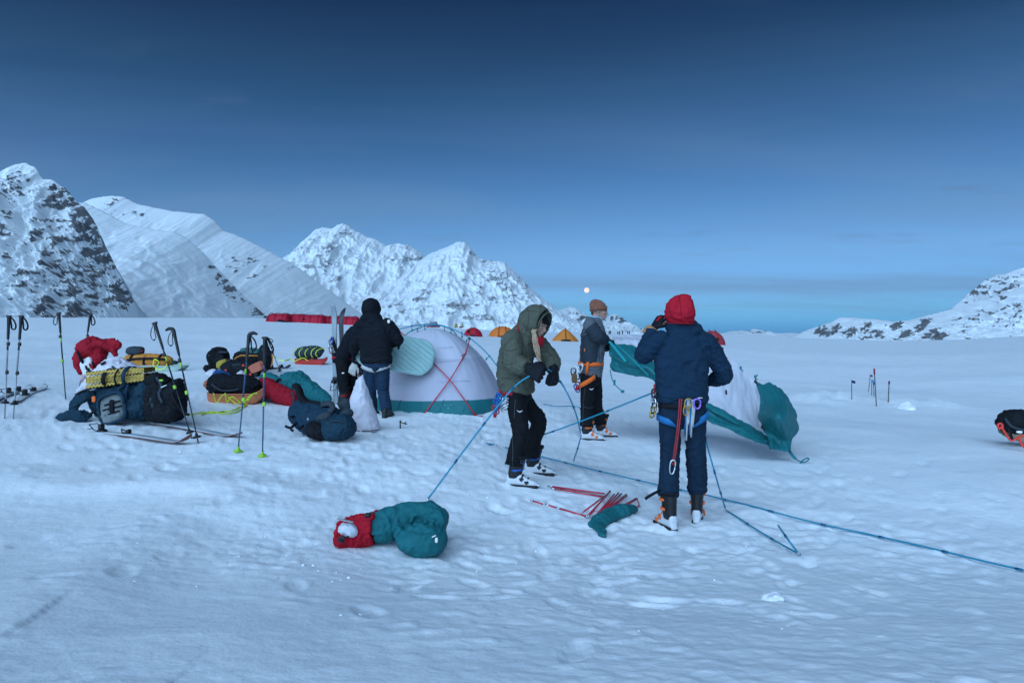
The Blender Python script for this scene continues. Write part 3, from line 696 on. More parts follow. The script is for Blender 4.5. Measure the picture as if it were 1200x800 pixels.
def human(label, J, jm, tm, opt):
    """J: joints in the place; builds one continuous body and the clothes over it"""
    base = (J['ankleL'] + J['ankleR']) / 2; base = Vector((base.x, base.y, gz(base.x, base.y)))
    P = thing('person', label, 'person', base)
    cf, pf = Vector(J['f']).normalized(), Vector(J.get('pf', J['f'])).normalized()
    spine = (J['neck'] - J['pelvis']).normalized()
    cr = cf.cross(spine).normalized(); cd = spine.cross(cr).normalized() * 1.0
    if cd.dot(cf) < 0: cd = -cd
    pr = pf.cross(Vector((0, 0, 1))).normalized(); pd = Vector((0, 0, 1)).cross(pr).normalized()
    if pd.dot(pf) < 0: pd = -pd
    wS, vox = opt.get('w', 1.0), opt.get('vox', .011)
    def torso(mb, prof, k=1.0):
        st = []
        for t, hw, hd in prof:
            c = seg(J['pelvis'], J['neck'], t)
            a = (pr.lerp(cr, min(1, max(0, t * 1.4)))).normalized(); b = (pd.lerp(cd, min(1, max(0, t * 1.4)))).normalized()
            bend = opt.get('hunch', 0) * math.sin(math.pi * min(1, max(0, t))) 
            st.append((c - b * bend, a * hw * wS * k, b * hd * opt.get('dp', 1.0) * k))
        mb.loft(st, 26, True, 2.3)
    # --- one continuous body under the clothes
    B = MB()
    torso(B, [(-.12, .12, .08), (0, .145, .10), (.25, .125, .085), (.55, .145, .095), (.80, .15, .095), (.93, .10, .07), (1.0, .055, .055)])
    for s in 'LR':
        B.tube([J['shoulder' + s], seg(J['shoulder' + s], J['elbow' + s], .5), J['elbow' + s], seg(J['elbow' + s], J['wrist' + s], .4), J['wrist' + s]], [.048, .043, .036, .034, .025], 10)
        B.sph(J['elbow' + s], .036)
        B.tube([J['hip' + s], seg(J['hip' + s], J['knee' + s], .5), J['knee' + s], seg(J['knee' + s], J['ankle' + s], .35), J['ankle' + s]], [.078, .066, .048, .048, .032], 12)
        B.tube([J['ankle' + s], J['ankle' + s] + Vector((0, 0, -.06)), J['ankle' + s] + Vector((0, 0, -.11)) + pf * .01], [.032, .030, .026], 10)
        h = opt['hand' + s]
        hand_mb(B, h['w'], h['p'], h['n'], h['s'], h.get('sz', 1.0) * .97, h.get('curl', .6), h.get('thumb', .5), .86, h.get('spread', .1))
    B.tube([J['neck'] - spine * .05, seg(J['neck'], J['head'], .45), J['head'] - Vector(J['hu']) * .03], [.062, .054, .055], 14)
    head_mb(B, J['head'], J['hf'], J['hu'], opt.get('hs', 1.0))
    body = B.soft('body', SKIN, P, .0065, 2)
    if opt.get('face'): face_parts(body, J['head'], J['hf'], J['hu'], opt.get('hs', 1.0), opt.get('brow', (.08, .06, .05)))
    # --- trousers
    T = MB()
    tr = opt.get('legr', (.098, .088, .076, .074, .072))
    T.loft([(J['pelvis'] + Vector((0, 0, .12)), pr * .155 * wS, pd * .115), (J['pelvis'] + Vector((0, 0, .03)), pr * .172 * wS, pd * .13), (J['pelvis'] - Vector((0, 0, .05)), pr * .170 * wS, pd * .13), (J['pelvis'] - Vector((0, 0, .13)), pr * .13 * wS, pd * .09)], 24, True, 2.4)
    wr = []
    for s in 'LR':
        h, k, a = J['hip' + s], J['knee' + s], J['ankle' + s]
        kn = k + opt.get('kneefwd', 0) * pf
        pts = catmull([h, seg(h, k, .5), kn, seg(k, a, .5), a], 3)
        rs = np.interp(np.linspace(0, 1, len(pts)), np.linspace(0, 1, 5), tr)
        T.tube(pts, list(rs), 18); T.sph(h, tr[0] * 1.02)
        wr += [creases(k, k - h, .16, 62, opt.get('fold', .009), ord(s) % 7 + opt['seed']), creases(a + (k - a) * .1, k - a, .15, 75, opt.get('fold', .009) * 1.1, opt['seed'] + 3), creases(h - Vector((0, 0, .05)), Vector((1, 0, .8)), .13, 55, .004, opt['seed'] + 9)]
    tro = T.soft('trousers', tm, P, vox, 4, wr + [crumple(9, .006, opt['seed'], (1, 1, .6)), lumps(26, .0022, opt['seed'] + 2)])
    # --- jacket
    K = MB(); jp = opt.get('jprof', [(-.10, .185, .135), (.05, .195, .145), (.25, .195, .14), (.5, .205, .14), (.72, .215, .135), (.86, .185, .115), (.95, .115, .09), (1.01, .075, .075)])
    torso(K, jp)
    ar = opt.get('armr', (.085, .082, .076, .070, .056)); wr = []
    for s in 'LR':
        sh, el, wri = J['shoulder' + s], J['elbow' + s], J['wrist' + s]
        pts = catmull([seg(sh, J['neck'], .35), sh, seg(sh, el, .5), el, seg(el, wri, .5), wri], 3)
        rs = np.interp(np.linspace(0, 1, len(pts)), np.linspace(0, 1, 6), (ar[0] * .95,) + tuple(ar))
        K.tube(pts, list(rs), 18); K.sph(sh, ar[0] * 1.0); K.sph(el, ar[2] * 1.0)
        fa = opt.get('jfold', .007)
        wr += [creases(el, wri - sh if (wri - sh).length > .2 else el - sh, .15, 60, fa, opt['seed'] + 11), creases(seg(el, wri, .7), wri - el, .12, 80, fa * .8, opt['seed'] + 15), creases(seg(sh, el, .15), el - sh, .11, 55, fa * .7, opt['seed'] + 19)]
    wr += [creases(seg(J['pelvis'], J['neck'], .14), spine + cr * .15, .24, 48, opt.get('wfold', .008), opt['seed'] + 23), crumple(6, .010, opt['seed'] + 30, (.8, .8, 1.5)), crumple(15, .004, opt['seed'] + 33, (.6, .6, 1.6)), lumps(20, .003, opt['seed'] + 31)]
    if 'jextra' in opt: opt['jextra'](K)
    jac = K.soft('jacket', jm, P, vox, 4, wr + opt.get('jwr', []))
    for s in 'LR':
        h = opt['hand' + s]
        if h.get('glove'):
            g = hand_mb(MB(), h['w'], h['p'], h['n'], h['s'], h.get('sz', 1.0) * 1.06, h.get('curl', .6), h.get('thumb', .5), h.get('fat', 1.18), h.get('spread', .1))
            if h.get('cuff'):
                d = (J['wrist' + s] - J['elbow' + s]).normalized(); w = Vector(h['w'])
                g.tube([w - d * .09, w - d * .05, w], [.062, .058, .045], 14)
            h['obj'] = g.soft('glove', h['glove'], P, .0055, 2, [lumps(45, .0018, opt['seed'])])
    return P, body, jac, tro
def leg_loop(P, hip, knee, t, m, tilt, ra, rb, w=.045, n=22, r=Vector((1, 0, 0))):
    c = seg(hip, knee, t); ax = (Vector(hip) - Vector(knee)).normalized(); r = perp(r, ax).normalized(); f = ax.cross(r)
    L = []; U = []
    for k in range(n + 1):
        a = 2 * math.pi * k / n
        L.append(c + r * ra * math.cos(a) + f * rb * math.sin(a) + ax * tilt * math.cos(a)); U.append(r * math.cos(a) + f * math.sin(a))
    return MB()._strap(L, w, .008, U)
def belt(c, r, f, ra, rb, m_w=.05, n=30, th=.012):
    L = []; U = []
    for k in range(n + 1):
        a = 2 * math.pi * k / n; L.append(Vector(c) + Vector(r) * ra * math.cos(a) + Vector(f) * rb * math.sin(a)); U.append(Vector(r) * math.cos(a) + Vector(f) * math.sin(a))
    return MB()._strap(L, m_w, th, U)
def wing_logo(parent, c, a, u_, s, m):                       # small spread-wing print on the thigh
    c, a, u_ = Vector(c), Vector(a), Vector(u_); n = a.cross(u_).normalized()
    for sg in (-1, 1):
        p = [c + n * .001, c + a * sg * s * .35 + u_ * s * .16, c + a * sg * s + u_ * s * .42, c + a * sg * s * .55 + u_ * s * .02, c - u_ * s * .28]
        b = MB(); V = [x + n * .003 for x in p] + [x - n * .004 for x in p]
        b.add(V, [(0, 1, 2, 3, 4), (9, 8, 7, 6, 5)] + [(i, (i + 1) % 5, 5 + (i + 1) % 5, 5 + i) for i in range(5)])
        b.build('wing_print', m, parent, False)
def hood_mb(c, f, u_, s=1.0, prof=None, wd=.92):
    f = Vector(f).normalized(); u_ = perp(u_, f).normalized(); r = f.cross(u_)
    prof = prof or [(-.155, .03, 0), (-.14, .075, 0), (-.10, .118, 0), (-.05, .143, 0), (.01, .153, 0), (.07, .148, -.004), (.115, .132, -.01), (.125, .118, -.012), (.11, .108, -.012), (.05, .118, 0), (-.03, .112, 0), (-.08, .07, 0)]
    return MB().loft([(Vector(c) + f * x * s + u_ * o * s, r * h * wd * s, u_ * h * s) for x, h, o in prof], 26, True, 2.1)
def ankle_from(pos, f, s=1.0): return Vector(pos) + Vector((0, 0, .20 * s)) - Vector(f).normalized() * .012
X_, Y_, Z_ = Vector((1, 0, 0)), Vector((0, 1, 0)), Vector((0, 0, 1))

from mathutils.bvhtree import BVHTree
def seam_on(name, parent, objs, uvs, m, r=.0022, n=8, off=.0005, axis=None):
    """a stitched seam, zip or cord laid on the cloth along a line of photo pixels"""
    if axis is not None: pass
    trees = []
    for o in objs:
        me = o.data; org = WL[o.name]
        trees.append(BVHTree.FromPolygons([Vector(v.co) + org for v in me.vertices], [tuple(p.vertices) for p in me.polygons]))
    L = []; cam_ = Vector((0, 0, CAMZ))
    for u, v in catmull(uvs, n):
        d = (W(u, v, 5) - cam_).normalized(); best = None
        for t in trees:
            h, nn, ix, ds = t.ray_cast(cam_, d)
            if h is not None and (best is None or ds < best[1]): best = (h, ds)
        if best: L.append(best[0] - d * off)
    if len(L) > 2: return MB().tube(L, r, 6).build(name, m, parent)
# === the man in navy with a red hood, seen from behind
hl, hr = hit(790, 622), hit(816, 614.5)
fl, fr = Vector((-.26, 1, 0)).normalized(), Vector((.34, 1, 0)).normalized()
bl, br = hl + fl * .105, hr + fr * .105
d0 = (bl.y + br.y) / 2; q = lambda u, v, dy=0.0: W(u, v, d0 + dy); px = d0 / FPX
JN = dict(pelvis=q(799, 482, 0), neck=q(799, 387, .03), head=q(796.5, 363, .05), f=Y_, pf=Y_, hf=Vector((-.35, 1, .05)), hu=Z_,
          shoulderL=q(770, 401, 0), elbowL=q(754, 416, .05), wristL=q(763.5, 389, .19),
          shoulderR=q(830, 403, 0), elbowR=q(849, 438, .03), wristR=q(836, 446, .24),
          hipL=q(785, 484), kneeL=q(785.5, 532, .03), ankleL=bl + Vector((0, -.015, .245)), hipR=q(814, 484), kneeR=q(815.5, 532, .03), ankleR=br + Vector((0, -.015, .245)))
handL = dict(w=q(766.5, 384, .20), p=q(776, 370, .19) - q(766.5, 384, .20), n=Vector((-1, -.35, .15)), s=Vector((.2, -.9, .0)), curl=(.85, .75, .7, .65), thumb=.9, glove=GLOVEB, cuff=False, fat=1.25, sz=1.02)
handR = dict(w=q(834, 447, .25), p=Vector((-1, .3, 0)), n=Vector((.2, 1, .2)), s=Z_, curl=.8, glove=GLOVEB, fat=1.2)
def nx(K):
    st = []
    for x, h, w_, o in ((-.085, .018, .10, .0), (-.06, .045, .135, 0), (-.01, .072, .150, .005), (.05, .085, .152, .012), (.10, .08, .135, .015)):
        st.append((q(802, 385.5, .035) + Vector((0, x, o)), X_ * w_ * .95, Vector((0, .25, 1)).normalized() * h))
    K.loft(st, 22, True, 2.2)
    K.tube([q(770, 462, 0), q(770, 470, 0)], [.04, .04], 8)
optN = dict(hs=.86, seed=3, vox=.0095, handL=handL, handR=handR, w=1.06, jextra=nx, jfold=.010, wfold=.011, fold=.009, legr=(.094, .086, .080, .081, .083),
            jprof=[(.115, .192, .140), (.16, .194, .14), (.25, .192, .138), (.5, .200, .135), (.72, .208, .13), (.86, .178, .115), (.95, .125, .095), (1.02, .09, .085)], armr=(.080, .076, .072, .063, .052))
PN, bN, jN, tN = human('person in navy jacket and red hood seen from behind, gloved hand at head', JN, NAVY, NAVYP, optN)
h = MB(); hc = JN["head"] + Vector((-.006, 0, .006)); hf = Vector(JN['hf']).normalized(); hr_ = hf.cross(Z_).normalized()
st = []
for dz, a, b, ox in ((-.120, .082, .100, .012), (-.10, .100, .118, .010), (-.055, .114, .136, .004), (-.01, .116, .142, .004), (.035, .105, .134, .010), (.075, .082, .110, .020), (.105, .056, .08, .030), (.116, .038, .055, .034), (.119, .015, .02, .036)):
    st.append((hc + Vector((ox, -.01, dz)), hr_ * a * .95, hf * b * .97))
h.loft(st, 26, True, 2.15)
hoodN = h.soft('hood', RED, PN, .008, 3, [creases(hc + Vector((0, -.12, -.08)), (.3, 0, 1), .12, 60, .006, 3), crumple(10, .008, 4), lumps(22, .003, 8)])
MB().tube([hc + hr_ * .112 * math.cos(a) + hf * .135 * math.sin(a) + Vector((0, -.01, -.112)) for a in np.linspace(0, 6.283, 25)], .006, 6).build('hem_cord', mat('dark_red_cord', (.22, .008, .015), .8, .1), hoodN)
# glove with tan palm and red knuckle patch
g = handL['obj']
wv = Vector(handL['w']); pdv = Vector(handL['p']).normalized()
MB().tube([wv - pdv * .085, wv - pdv * .04, wv + pdv * .0], [.064, .066, .054], 16).soft('glove_cuff', TAN, g, .008, 2, lumps(30, .003, 3))
MB().rbox(wv + pdv * .085 + Vector((-.012, -.020, .004)), Vector((.018, 0, .005)), Vector((0, .012, 0)), pdv * .026, 3).build('knuckle_patch', RED, g)
MB().rbox(wv + pdv * .05 + Vector((.022, -.028, 0)), Vector((.02, 0, .006)), Vector((0, .013, .0)), pdv * .045, 3).build('palm_patch', TAN, g)
MB().tube([wv + pdv * .03 + Vector((.03, -.03, 0)), wv + pdv * .045 + Vector((.07, -.035, .0)), wv + pdv * .075 + Vector((.105, -.025, .0))], [.017, .015, .011], 10).build('thumb_patch', TAN, g)
for pos, f in ((bl, fl), (br, fr)): boot(PN, pos, f, Z_, WHITEP, BLACKPL, ORANGEP, 1.0, .10)
MB()._strap([bl + Vector((-.05, -.03, .30)), bl + Vector((-.10, -.05, .285)), bl + Vector((-.15, -.04, .255)), bl + Vector((-.19, -.06, .235))], .022, .004, Y_).build('loose_strap', BLACKW, PN)
har = belt(q(799, 474.5, 0), X_, Y_, .186, .142, .04, 30, .008).build('harness', BLACKW, PN)
leg_loop(PN, JN['hipL'], JN['kneeL'], .17, BLUEW, -.03, .104, .106, .05).build('leg_loop', BLUEW, har)
leg_loop(PN, JN['hipR'], JN['kneeR'], .14, BLUEW, .05, .104, .106, .05).build('leg_loop', BLUEW, har)
def sling(parent, pts, m, w=.012, n=2, gap=.012, name='sling'):
    b = MB()
    for k in range(n):
        o = (k - (n - 1) / 2) * gap; b._strap([Vector(p) + Vector((o * (1 - .3 * i / len(pts)), -.004 * k, 0)) for i, p in enumerate(pts)], w, .005, Vector((.25, -1, 0)))
    return b.build(name, m, parent)
s1 = sling(har, [q(797.5, 467, -.165), q(796.5, 485, -.155), q(794, 508, -.14), q(791, 530, -.13), q(788.5, 545, -.125)], REDC, .010, 2, .015)
carabiner(s1, q(788, 547, -.13), X_, Vector((.12, 0, 1)), STEEL, .11, .04, .006)
for k in range(6):
    o = (k - 2.5) * 2.1
    ln = (505, 516, 498, 509, 512, 500)[k]
    sling(har, [q(808.5 + o * .7, 468, -.16), q(808.5 + o, 480, -.165), q(808 + o * .8, 494, -.155), q(807 + o * .9, ln, -.15)], WHITEW if k % 3 else BLUEW, .013, 1)
carabiner(har, q(804, 481, -.19), X_, Vector((.1, 0, 1)), mat('gold_anodised', (.40, .26, .07), .35, .05, metal=.7), .07, .04)
carabiner(har, q(817, 473, -.17), X_, Z_, PURPLE, .075, .05, .007)
carabiner(har, q(806, 473, -.18), X_, Vector((.2, 0, 1)), mat('gold_anodised', (.62, .40, .10)), .08, .05)
for k, (u, v, m_) in enumerate(((766.5, 462, BLACKPL), (765.5, 473, STEEL), (766, 478, BLACKPL), (765, 483, mat('gold_anodised', (.62, .4, .1))))):
    carabiner(har, q(u, v, -.02 - .01 * k), Vector((.5, -.8, 0)), Vector((.1 * k, 0, 1)), m_, .085, .05, .007)
sling(har, [q(767, 450, -.02), q(766.5, 462, -.03)], REDC, .014, 1)
MB().rbox(q(820.5, 466, -.135), X_ * .019, Y_ * .003, Vector((.15, 0, 1)) * .003).build('hem_print', LOGOW, jN)
MB().tube([q(800, 396, -.135) , q(800, 398, -.14)], .002, 6)

SEAMN = mat('navy_seam', (.003, .012, .026), .9, .1); SEAMK = mat('black_seam', (.002, .002, .003), .9, 0); SEAMO = mat('olive_seam', (.045, .047, .034), .9, .1); ZIPG = mat('zip_grey', (.06, .065, .07), .6, .1)
for L in ([(784, 390), (778, 398), (772.5, 408), (769.5, 420)], [(822, 388), (829, 397), (833, 408), (834, 420)], [(769, 464.5), (785, 466), (800, 466.5), (815, 466), (829, 464)], [(757, 404), (752, 410), (748, 417)], [(844, 425), (850, 432), (857, 436)], [(799, 398), (800, 396), (801, 397)]): seam_on('seam', jN, [jN], L, SEAMN)
for L in ([(798, 474), (798.5, 482), (799, 490)], [(778, 500), (777, 515), (776, 530), (777, 548), (778, 570)], [(823, 500), (822, 515), (822, 530), (823, 548), (823, 570)], [(772, 482), (777, 478), (784, 476)], [(814, 477), (820, 480), (826, 484)], [(777, 575.5), (786, 576.5), (796, 576)], [(806, 574.5), (816, 575.5), (827, 574.5)]): seam_on('seam', tN, [tN], L, SEAMN)
for L in ([(796, 347), (797, 355), (798, 365), (799, 374)], [(781, 372), (790, 373.5), (800, 373), (811, 371)]): seam_on('seam', hoodN, [hoodN], L, mat('dark_red_seam', (.18, .004, .012), .9, .1))

# === the woman in the olive hooded parka
hl, hr = hit(614, 569), hit(634, 555)      # near (right) foot, far (left) foot
fN_ = Vector((1, -.22, 0)).normalized(); fF_ = Vector((1, -.12, 0)).normalized()
bn, bf = Vector(hl) - fN_ * .06, Vector(hr) - fF_ * .06
d0 = (bn.y + bf.y) / 2 ; q = lambda u, v, dy=0.0: W(u, v, d0 + dy)
JW = dict(pelvis=q(606, 459, .0), neck=q(612, 393, .0), head=q(629.5, 380, -.02), f=Vector((1, -.42, 0)), pf=Vector((1, -.3, 0)), hf=Vector((.80, -.50, -.38)), hu=Vector((.35, 0, 1)),
          shoulderR=q(599, 400, -.17), elbowR=q(602, 426, -.27), wristR=q(618, 430, -.40), shoulderL=q(629, 403, .15), elbowL=q(645, 421, .14), wristL=q(648, 431, -.02),
          hipR=q(605, 463, -.09), kneeR=q(608.5, 508, -.16), ankleR=bn + Vector((-.035, 0, .185)), hipL=q(610, 463, .09), kneeL=q(630, 494, .12), ankleL=bf + Vector((-.045, 0, .185)))
handR = dict(w=q(622, 432, -.41), p=Vector((.95, -.1, -.45)), n=Vector((.25, -1, .25)), s=Vector((.3, 0, 1)), curl=(.95, 1.0, 1.0, 1.0), thumb=.9, glove=GLOVEB, cuff=True, fat=1.75, sz=1.12)
handL = dict(w=q(649, 434, -.04), p=Vector((.15, -.25, -1)), n=Vector((.9, -.35, -.1)), s=Vector((-.2, -1, 0)), curl=(.8, .85, .9, .9), thumb=.8, glove=GLOVEB, cuff=True, fat=1.75, sz=1.12)
optW = dict(seed=21, vox=.0095, handL=handL, handR=handR, w=.93, dp=1.12, hunch=.045, jfold=.012, wfold=.012, fold=.008, kneefwd=.015, legr=(.098, .090, .080, .079, .090), face=True, brow=(.25, .17, .10),
            jprof=[(-.03, .175, .135), (.03, .195, .150), (.25, .205, .155), (.5, .212, .150), (.72, .215, .145), (.86, .19, .125), (.95, .13, .11), (1.03, .10, .10)], armr=(.098, .098, .094, .086, .066))
PW, bW, jW, tW = human('blond person in olive hooded parka and black trousers bending a blue tent pole', JW, OLIVE, BLACKP, optW)
hcW = JW['head']; hf = Vector(JW['hf']).normalized()
hood = hood_mb(hcW - hf * .012 + Z_ * .02, hf * 1.0 + Z_ * .16, JW['hu'], 1.05,
               [(-.165, .03, -.01), (-.15, .08, -.012), (-.11, .125, -.008), (-.05, .152, 0), (.01, .160, .002), (.04, .153, .002), (.072, .140, .004), (.082, .128, .004), (.072, .116, .004), (.03, .124, 0), (-.03, .116, 0), (-.08, .07, 0)], .93)
hood.tube([hcW - hf * .10 - Z_ * .06, q(612, 396, 0), q(610, 404, -.02)], [.11, .135, .12], 16)
ho = hood.soft('hood', OLIVE, PW, .0095, 4, [creases(hcW - hf * .1, Vector((1, 0, .6)), .2, 42, .006, 5), crumple(6, .010, 7), lumps(18, .004, 9)])
rW = hf.cross(Z_).normalized(); uW = rW.cross(hf).normalized()
MB().tube([hcW + hf * .074 + rW * .108 * math.cos(a) + uW * (.118 * math.sin(a) + .03) for a in np.linspace(-.5, 3.64, 19)], .010, 8).build('hood_rim', mat('dark_olive', (.06, .065, .045), .8, .1), ho)
MB().tube([q(606.5, 379, -.16), q(607, 384, -.165), q(609, 389, -.165)], .007, 6).build('red_piping', RED, ho)
capm = MB(); capm.loft([(hcW + uW * .045 + hf * .0, rW * .085, hf * .105), (hcW + uW * .075, rW * .08, hf * .10), (hcW + uW * .11, rW * .045, hf * .06)], 20, True)
capm.rbox(hcW + uW * .05 + hf * .10, rW * .058, hf * .03, uW * .006)
capm.soft('cap', BLACKP, PW, .008, 2)
nk = MB(); nk.loft([(hcW + hf * .035 - uW * .185, rW * .085, hf * .085), (hcW + hf * .045 - uW * .14, rW * .075, hf * .078), (hcW + hf * .052 - uW * .095, rW * .060, hf * .060)], 18, True)
nk.soft('red_neck_warmer', RED, PW, .009, 2, crumple(14, .005, 3))
hb = MB(); rh = random.Random(5)                        # loose blond hair falling over the chest
for k in range(26):
    o1, o2 = rh.uniform(-1, 1), rh.uniform(-1, 1); ph = rh.uniform(0, 6.28); end = rh.uniform(.72, 1.0)
    pts = [hcW + hf * (.060 + .012 * o1) + rW * .074 + uW * (.05 + .02 * o2), hcW + hf * (.070 + .014 * o1) + rW * .082 - uW * .02, q(625.5 + 1.6 * o1, 387, -.17), q(626.8 + 2.1 * o1, 396, -.215 + .012 * o2), q(628.6 + 2.3 * o1, 406, -.262 + .012 * o2), q(630.6 + 2.0 * o1, 416, -.288 + .012 * o2), q(633 + 1.5 * o1, 425, -.30 + .01 * o2), q(635.5 + .8 * o1, 433, -.31)]
    c = catmull(pts, 5); m_ = int(len(c) * end); L = []
    for i in range(m_):
        t = i / (m_ - 1); wv_ = .009 * math.sin(t * 15 + ph) * min(1, t * 3); L.append(Vector(c[i]) + Vector((wv_, .4 * wv_, 0)))
    hb.tube(L, [.0075 * (1 - .6 * i / (m_ - 1)) for i in range(m_)], 6)
hb.build('hair', HAIR, bW)
for pos, f in ((bn, fN_), (bf, fF_)): boot(PW, pos, f, Z_, WHITEP, BLACKPL, BLUEP, .98, .22, None, BLACKPL)
har = belt(q(604, 459.5, 0), Vector((.3, 1, 0)).normalized(), Vector((1, -.3, 0)).normalized(), .174, .148, .028).build('harness', RED, PW)
for k, (u, v, m_) in enumerate(((586, 462, REDC), (588, 468, STEEL), (591, 470, STEEL), (592, 475, STEEL), (584, 466, BLUEP), (590, 478, STEEL), (594, 468, BLACKPL), (582.5, 472, BLUEP), (581, 480, REDC))):
    carabiner(har, q(u, v, -.10 - .008 * k), Vector((.7, .5 - .1 * k, .2)), Vector((.3 - .1 * k, 0, 1)), m_, .085, .05, .007)
sling(har, [q(584, 460, -.12), q(582, 470, -.14), q(581, 480, -.14), q(580, 486, -.14)], BLUEW, .02, 2, .02)
MB().sph(q(580, 487, -.14), .018).build('red_knob', RED, har)
b = MB()
for k in range(14):
    a = k * .9; b.tube([q(590 + 3 * math.sin(a), 464 + k * .9, -.16), q(593 + 3 * math.cos(a * 1.7), 467 + k * .8, -.175), q(590 + 4 * math.sin(a * 2.1), 471 + k * .75, -.17)], .0045, 5)
b.build('chain_links', STEEL, har)
wing_logo(tW, q(609, 482, -.215), Vector((1, .15, -.05)), Z_, .030, LOGOW)
MB().rbox(q(602.6, 491.5, -.20), X_ * .007, Y_ * .006, Z_ * .014).build('zip_pull', RED, tW)
MB().tube([q(607, 433, -.34), q(613, 430, -.38)], [.004, .004], 5)
MB().tube([q(607, 447, -.19), q(606, 452, -.2)], .004, 5)

for L in ([(600, 396), (594, 401), (590, 409), (590, 420)], [(590, 409), (597, 411), (606, 409)], [(588, 424), (596, 427), (606, 424)], [(587, 442), (600, 444), (614, 442)], [(612, 400), (616, 410), (617, 420)], [(640, 408), (644, 414), (650, 420)]): seam_on('quilt_seam', jW, [jW], L, SEAMO, .0028)
for L in ([(605, 372), (612, 366), (621, 364), (632, 366)], [(616, 356), (619, 366), (619, 378), (616, 390)], [(631, 353), (633, 360), (633, 366)]): seam_on('seam', ho, [ho], L, SEAMO, .0028)
for L in ([(604, 468), (603, 480), (602.5, 490)], [(600, 512), (601, 525), (600.5, 545)]): seam_on('zip', tW, [tW], L, ZIPG, .003)
for L in ([(605, 467), (611, 466), (616, 466.5)], [(601, 507), (608, 509), (616, 507)], [(622, 492), (630, 494), (638, 491)], [(594, 540), (601, 542), (609, 541)]): seam_on('seam', tW, [tW], L, SEAMK, .0028)

# === the man with the brown beanie
hl, hr = hit(690, 515), hit(706, 511)
fN_, fF_ = Vector((1, -.12, 0)).normalized(), Vector((1, .05, 0)).normalized()
bn, bf = Vector(hl) + Vector((.0, 0, 0)), Vector(hr)
d0 = (bn.y + bf.y) / 2; q = lambda u, v, dy=0.0: W(u, v, d0 + dy)
JB = dict(pelvis=q(692, 440, 0), neck=q(696.5, 374, .0), head=q(702.5, 364.5, 0), f=Vector((1, .25, 0)), pf=Vector((1, 0, 0)), hf=Vector((1, -.15, -.12)), hu=Z_,
          shoulderR=q(691, 381.5, -.19), elbowR=q(700.5, 394, -.24), wristR=q(710.5, 399.5, -.08), shoulderL=q(698, 381.5, .19), elbowL=q(706, 402, .22), wristL=q(712, 407, .08),
          hipR=q(689, 443, -.09), kneeR=q(688.5, 478, -.10), ankleR=bn + Vector((-.03, 0, .165)), hipL=q(696, 443, .09), kneeL=q(699.5, 476, .08), ankleL=bf + Vector((-.03, 0, .165)))
handR = dict(w=q(711.5, 400, -.07), p=Vector((.9, .25, -.25)), n=Vector((.15, -.6, .8)), s=Vector((.1, .8, .5)), curl=(.7, .8, .85, .9), glove=GLOVEB, cuff=True, fat=1.3)
handL = dict(w=q(713, 407.5, .07), p=Vector((.9, -.15, -.35)), n=Vector((.15, .7, .7)), s=Vector((.1, -.6, .6)), curl=.8, glove=GLOVEB, cuff=True, fat=1.3)
optB = dict(seed=41, vox=.012, handL=handL, handR=handR, w=1.0, dp=1.05, jfold=.007, wfold=.005, face=True, legr=(.100, .090, .082, .082, .092), kneefwd=-.01, fold=.009,
            jprof=[(-.02, .17, .13), (.06, .18, .14), (.25, .185, .14), (.5, .198, .14), (.72, .205, .135), (.86, .18, .115), (.95, .11, .09), (1.03, .08, .08)])
PB, bB, jB, tB = human('person in brown beanie, grey jacket and orange harness holding the teal tent fly', JB, GREYJ, BLACKP, optB)
hf = Vector(JB['hf']).normalized(); r_b = hf.cross(Z_).normalized(); hc = JB['head']
st = []
for dz, a, b_, ox in ((.028, .090, .104, -.012), (.05, .096, .112, -.015), (.085, .096, .114, -.018), (.125, .080, .098, -.024), (.155, .05, .065, -.03), (.168, .02, .025, -.032)):
    st.append((hc + hf * ox + Z_ * dz + Z_ * (-.02), r_b * a, hf * b_))
bean = MB().loft(st, 30, True, 2.1)
be = bean.soft('beanie', BROWNK, PB, .0085, 3, [lumps(20, .004, 2)])
cu = MB()
for k, dz in ((0, .0), (1, .035)):
    pass
L = [hc + hf * (-.013) + r_b * .094 * math.cos(a) + hf * .110 * math.sin(a) + Z_ * (.030 + .022 * math.sin(a)) for a in np.linspace(0, 2 * math.pi, 37)]
cu._strap(L, .05, .010, [x - hc - Z_ * (x - hc).z for x in L]); cu.build('beanie_cuff', BROWNK, be)
MB().loft([(hc - hf * .055 - Z_ * .165, r_b * .088, hf * .085), (hc - hf * .045 - Z_ * .12, r_b * .082, hf * .082), (hc - hf * .04 - Z_ * .078, r_b * .074, hf * .078)], 20, False).build('neck_gaiter', LBLUE, PB)
hbm = MB()
for k in range(26):
    a = math.pi * .62 + k / 25 * math.pi * .75
    hbm.tube([hc - hf * .012 + r_b * .088 * math.cos(a) + hf * .098 * math.sin(a) - Z_ * .005, hc - hf * .02 + r_b * .084 * math.cos(a) + hf * .092 * math.sin(a) - Z_ * .055], [.008, .005], 5)
hbm.build('hair', mat('brown_hair', (.07, .045, .03), .8, .2), bB)
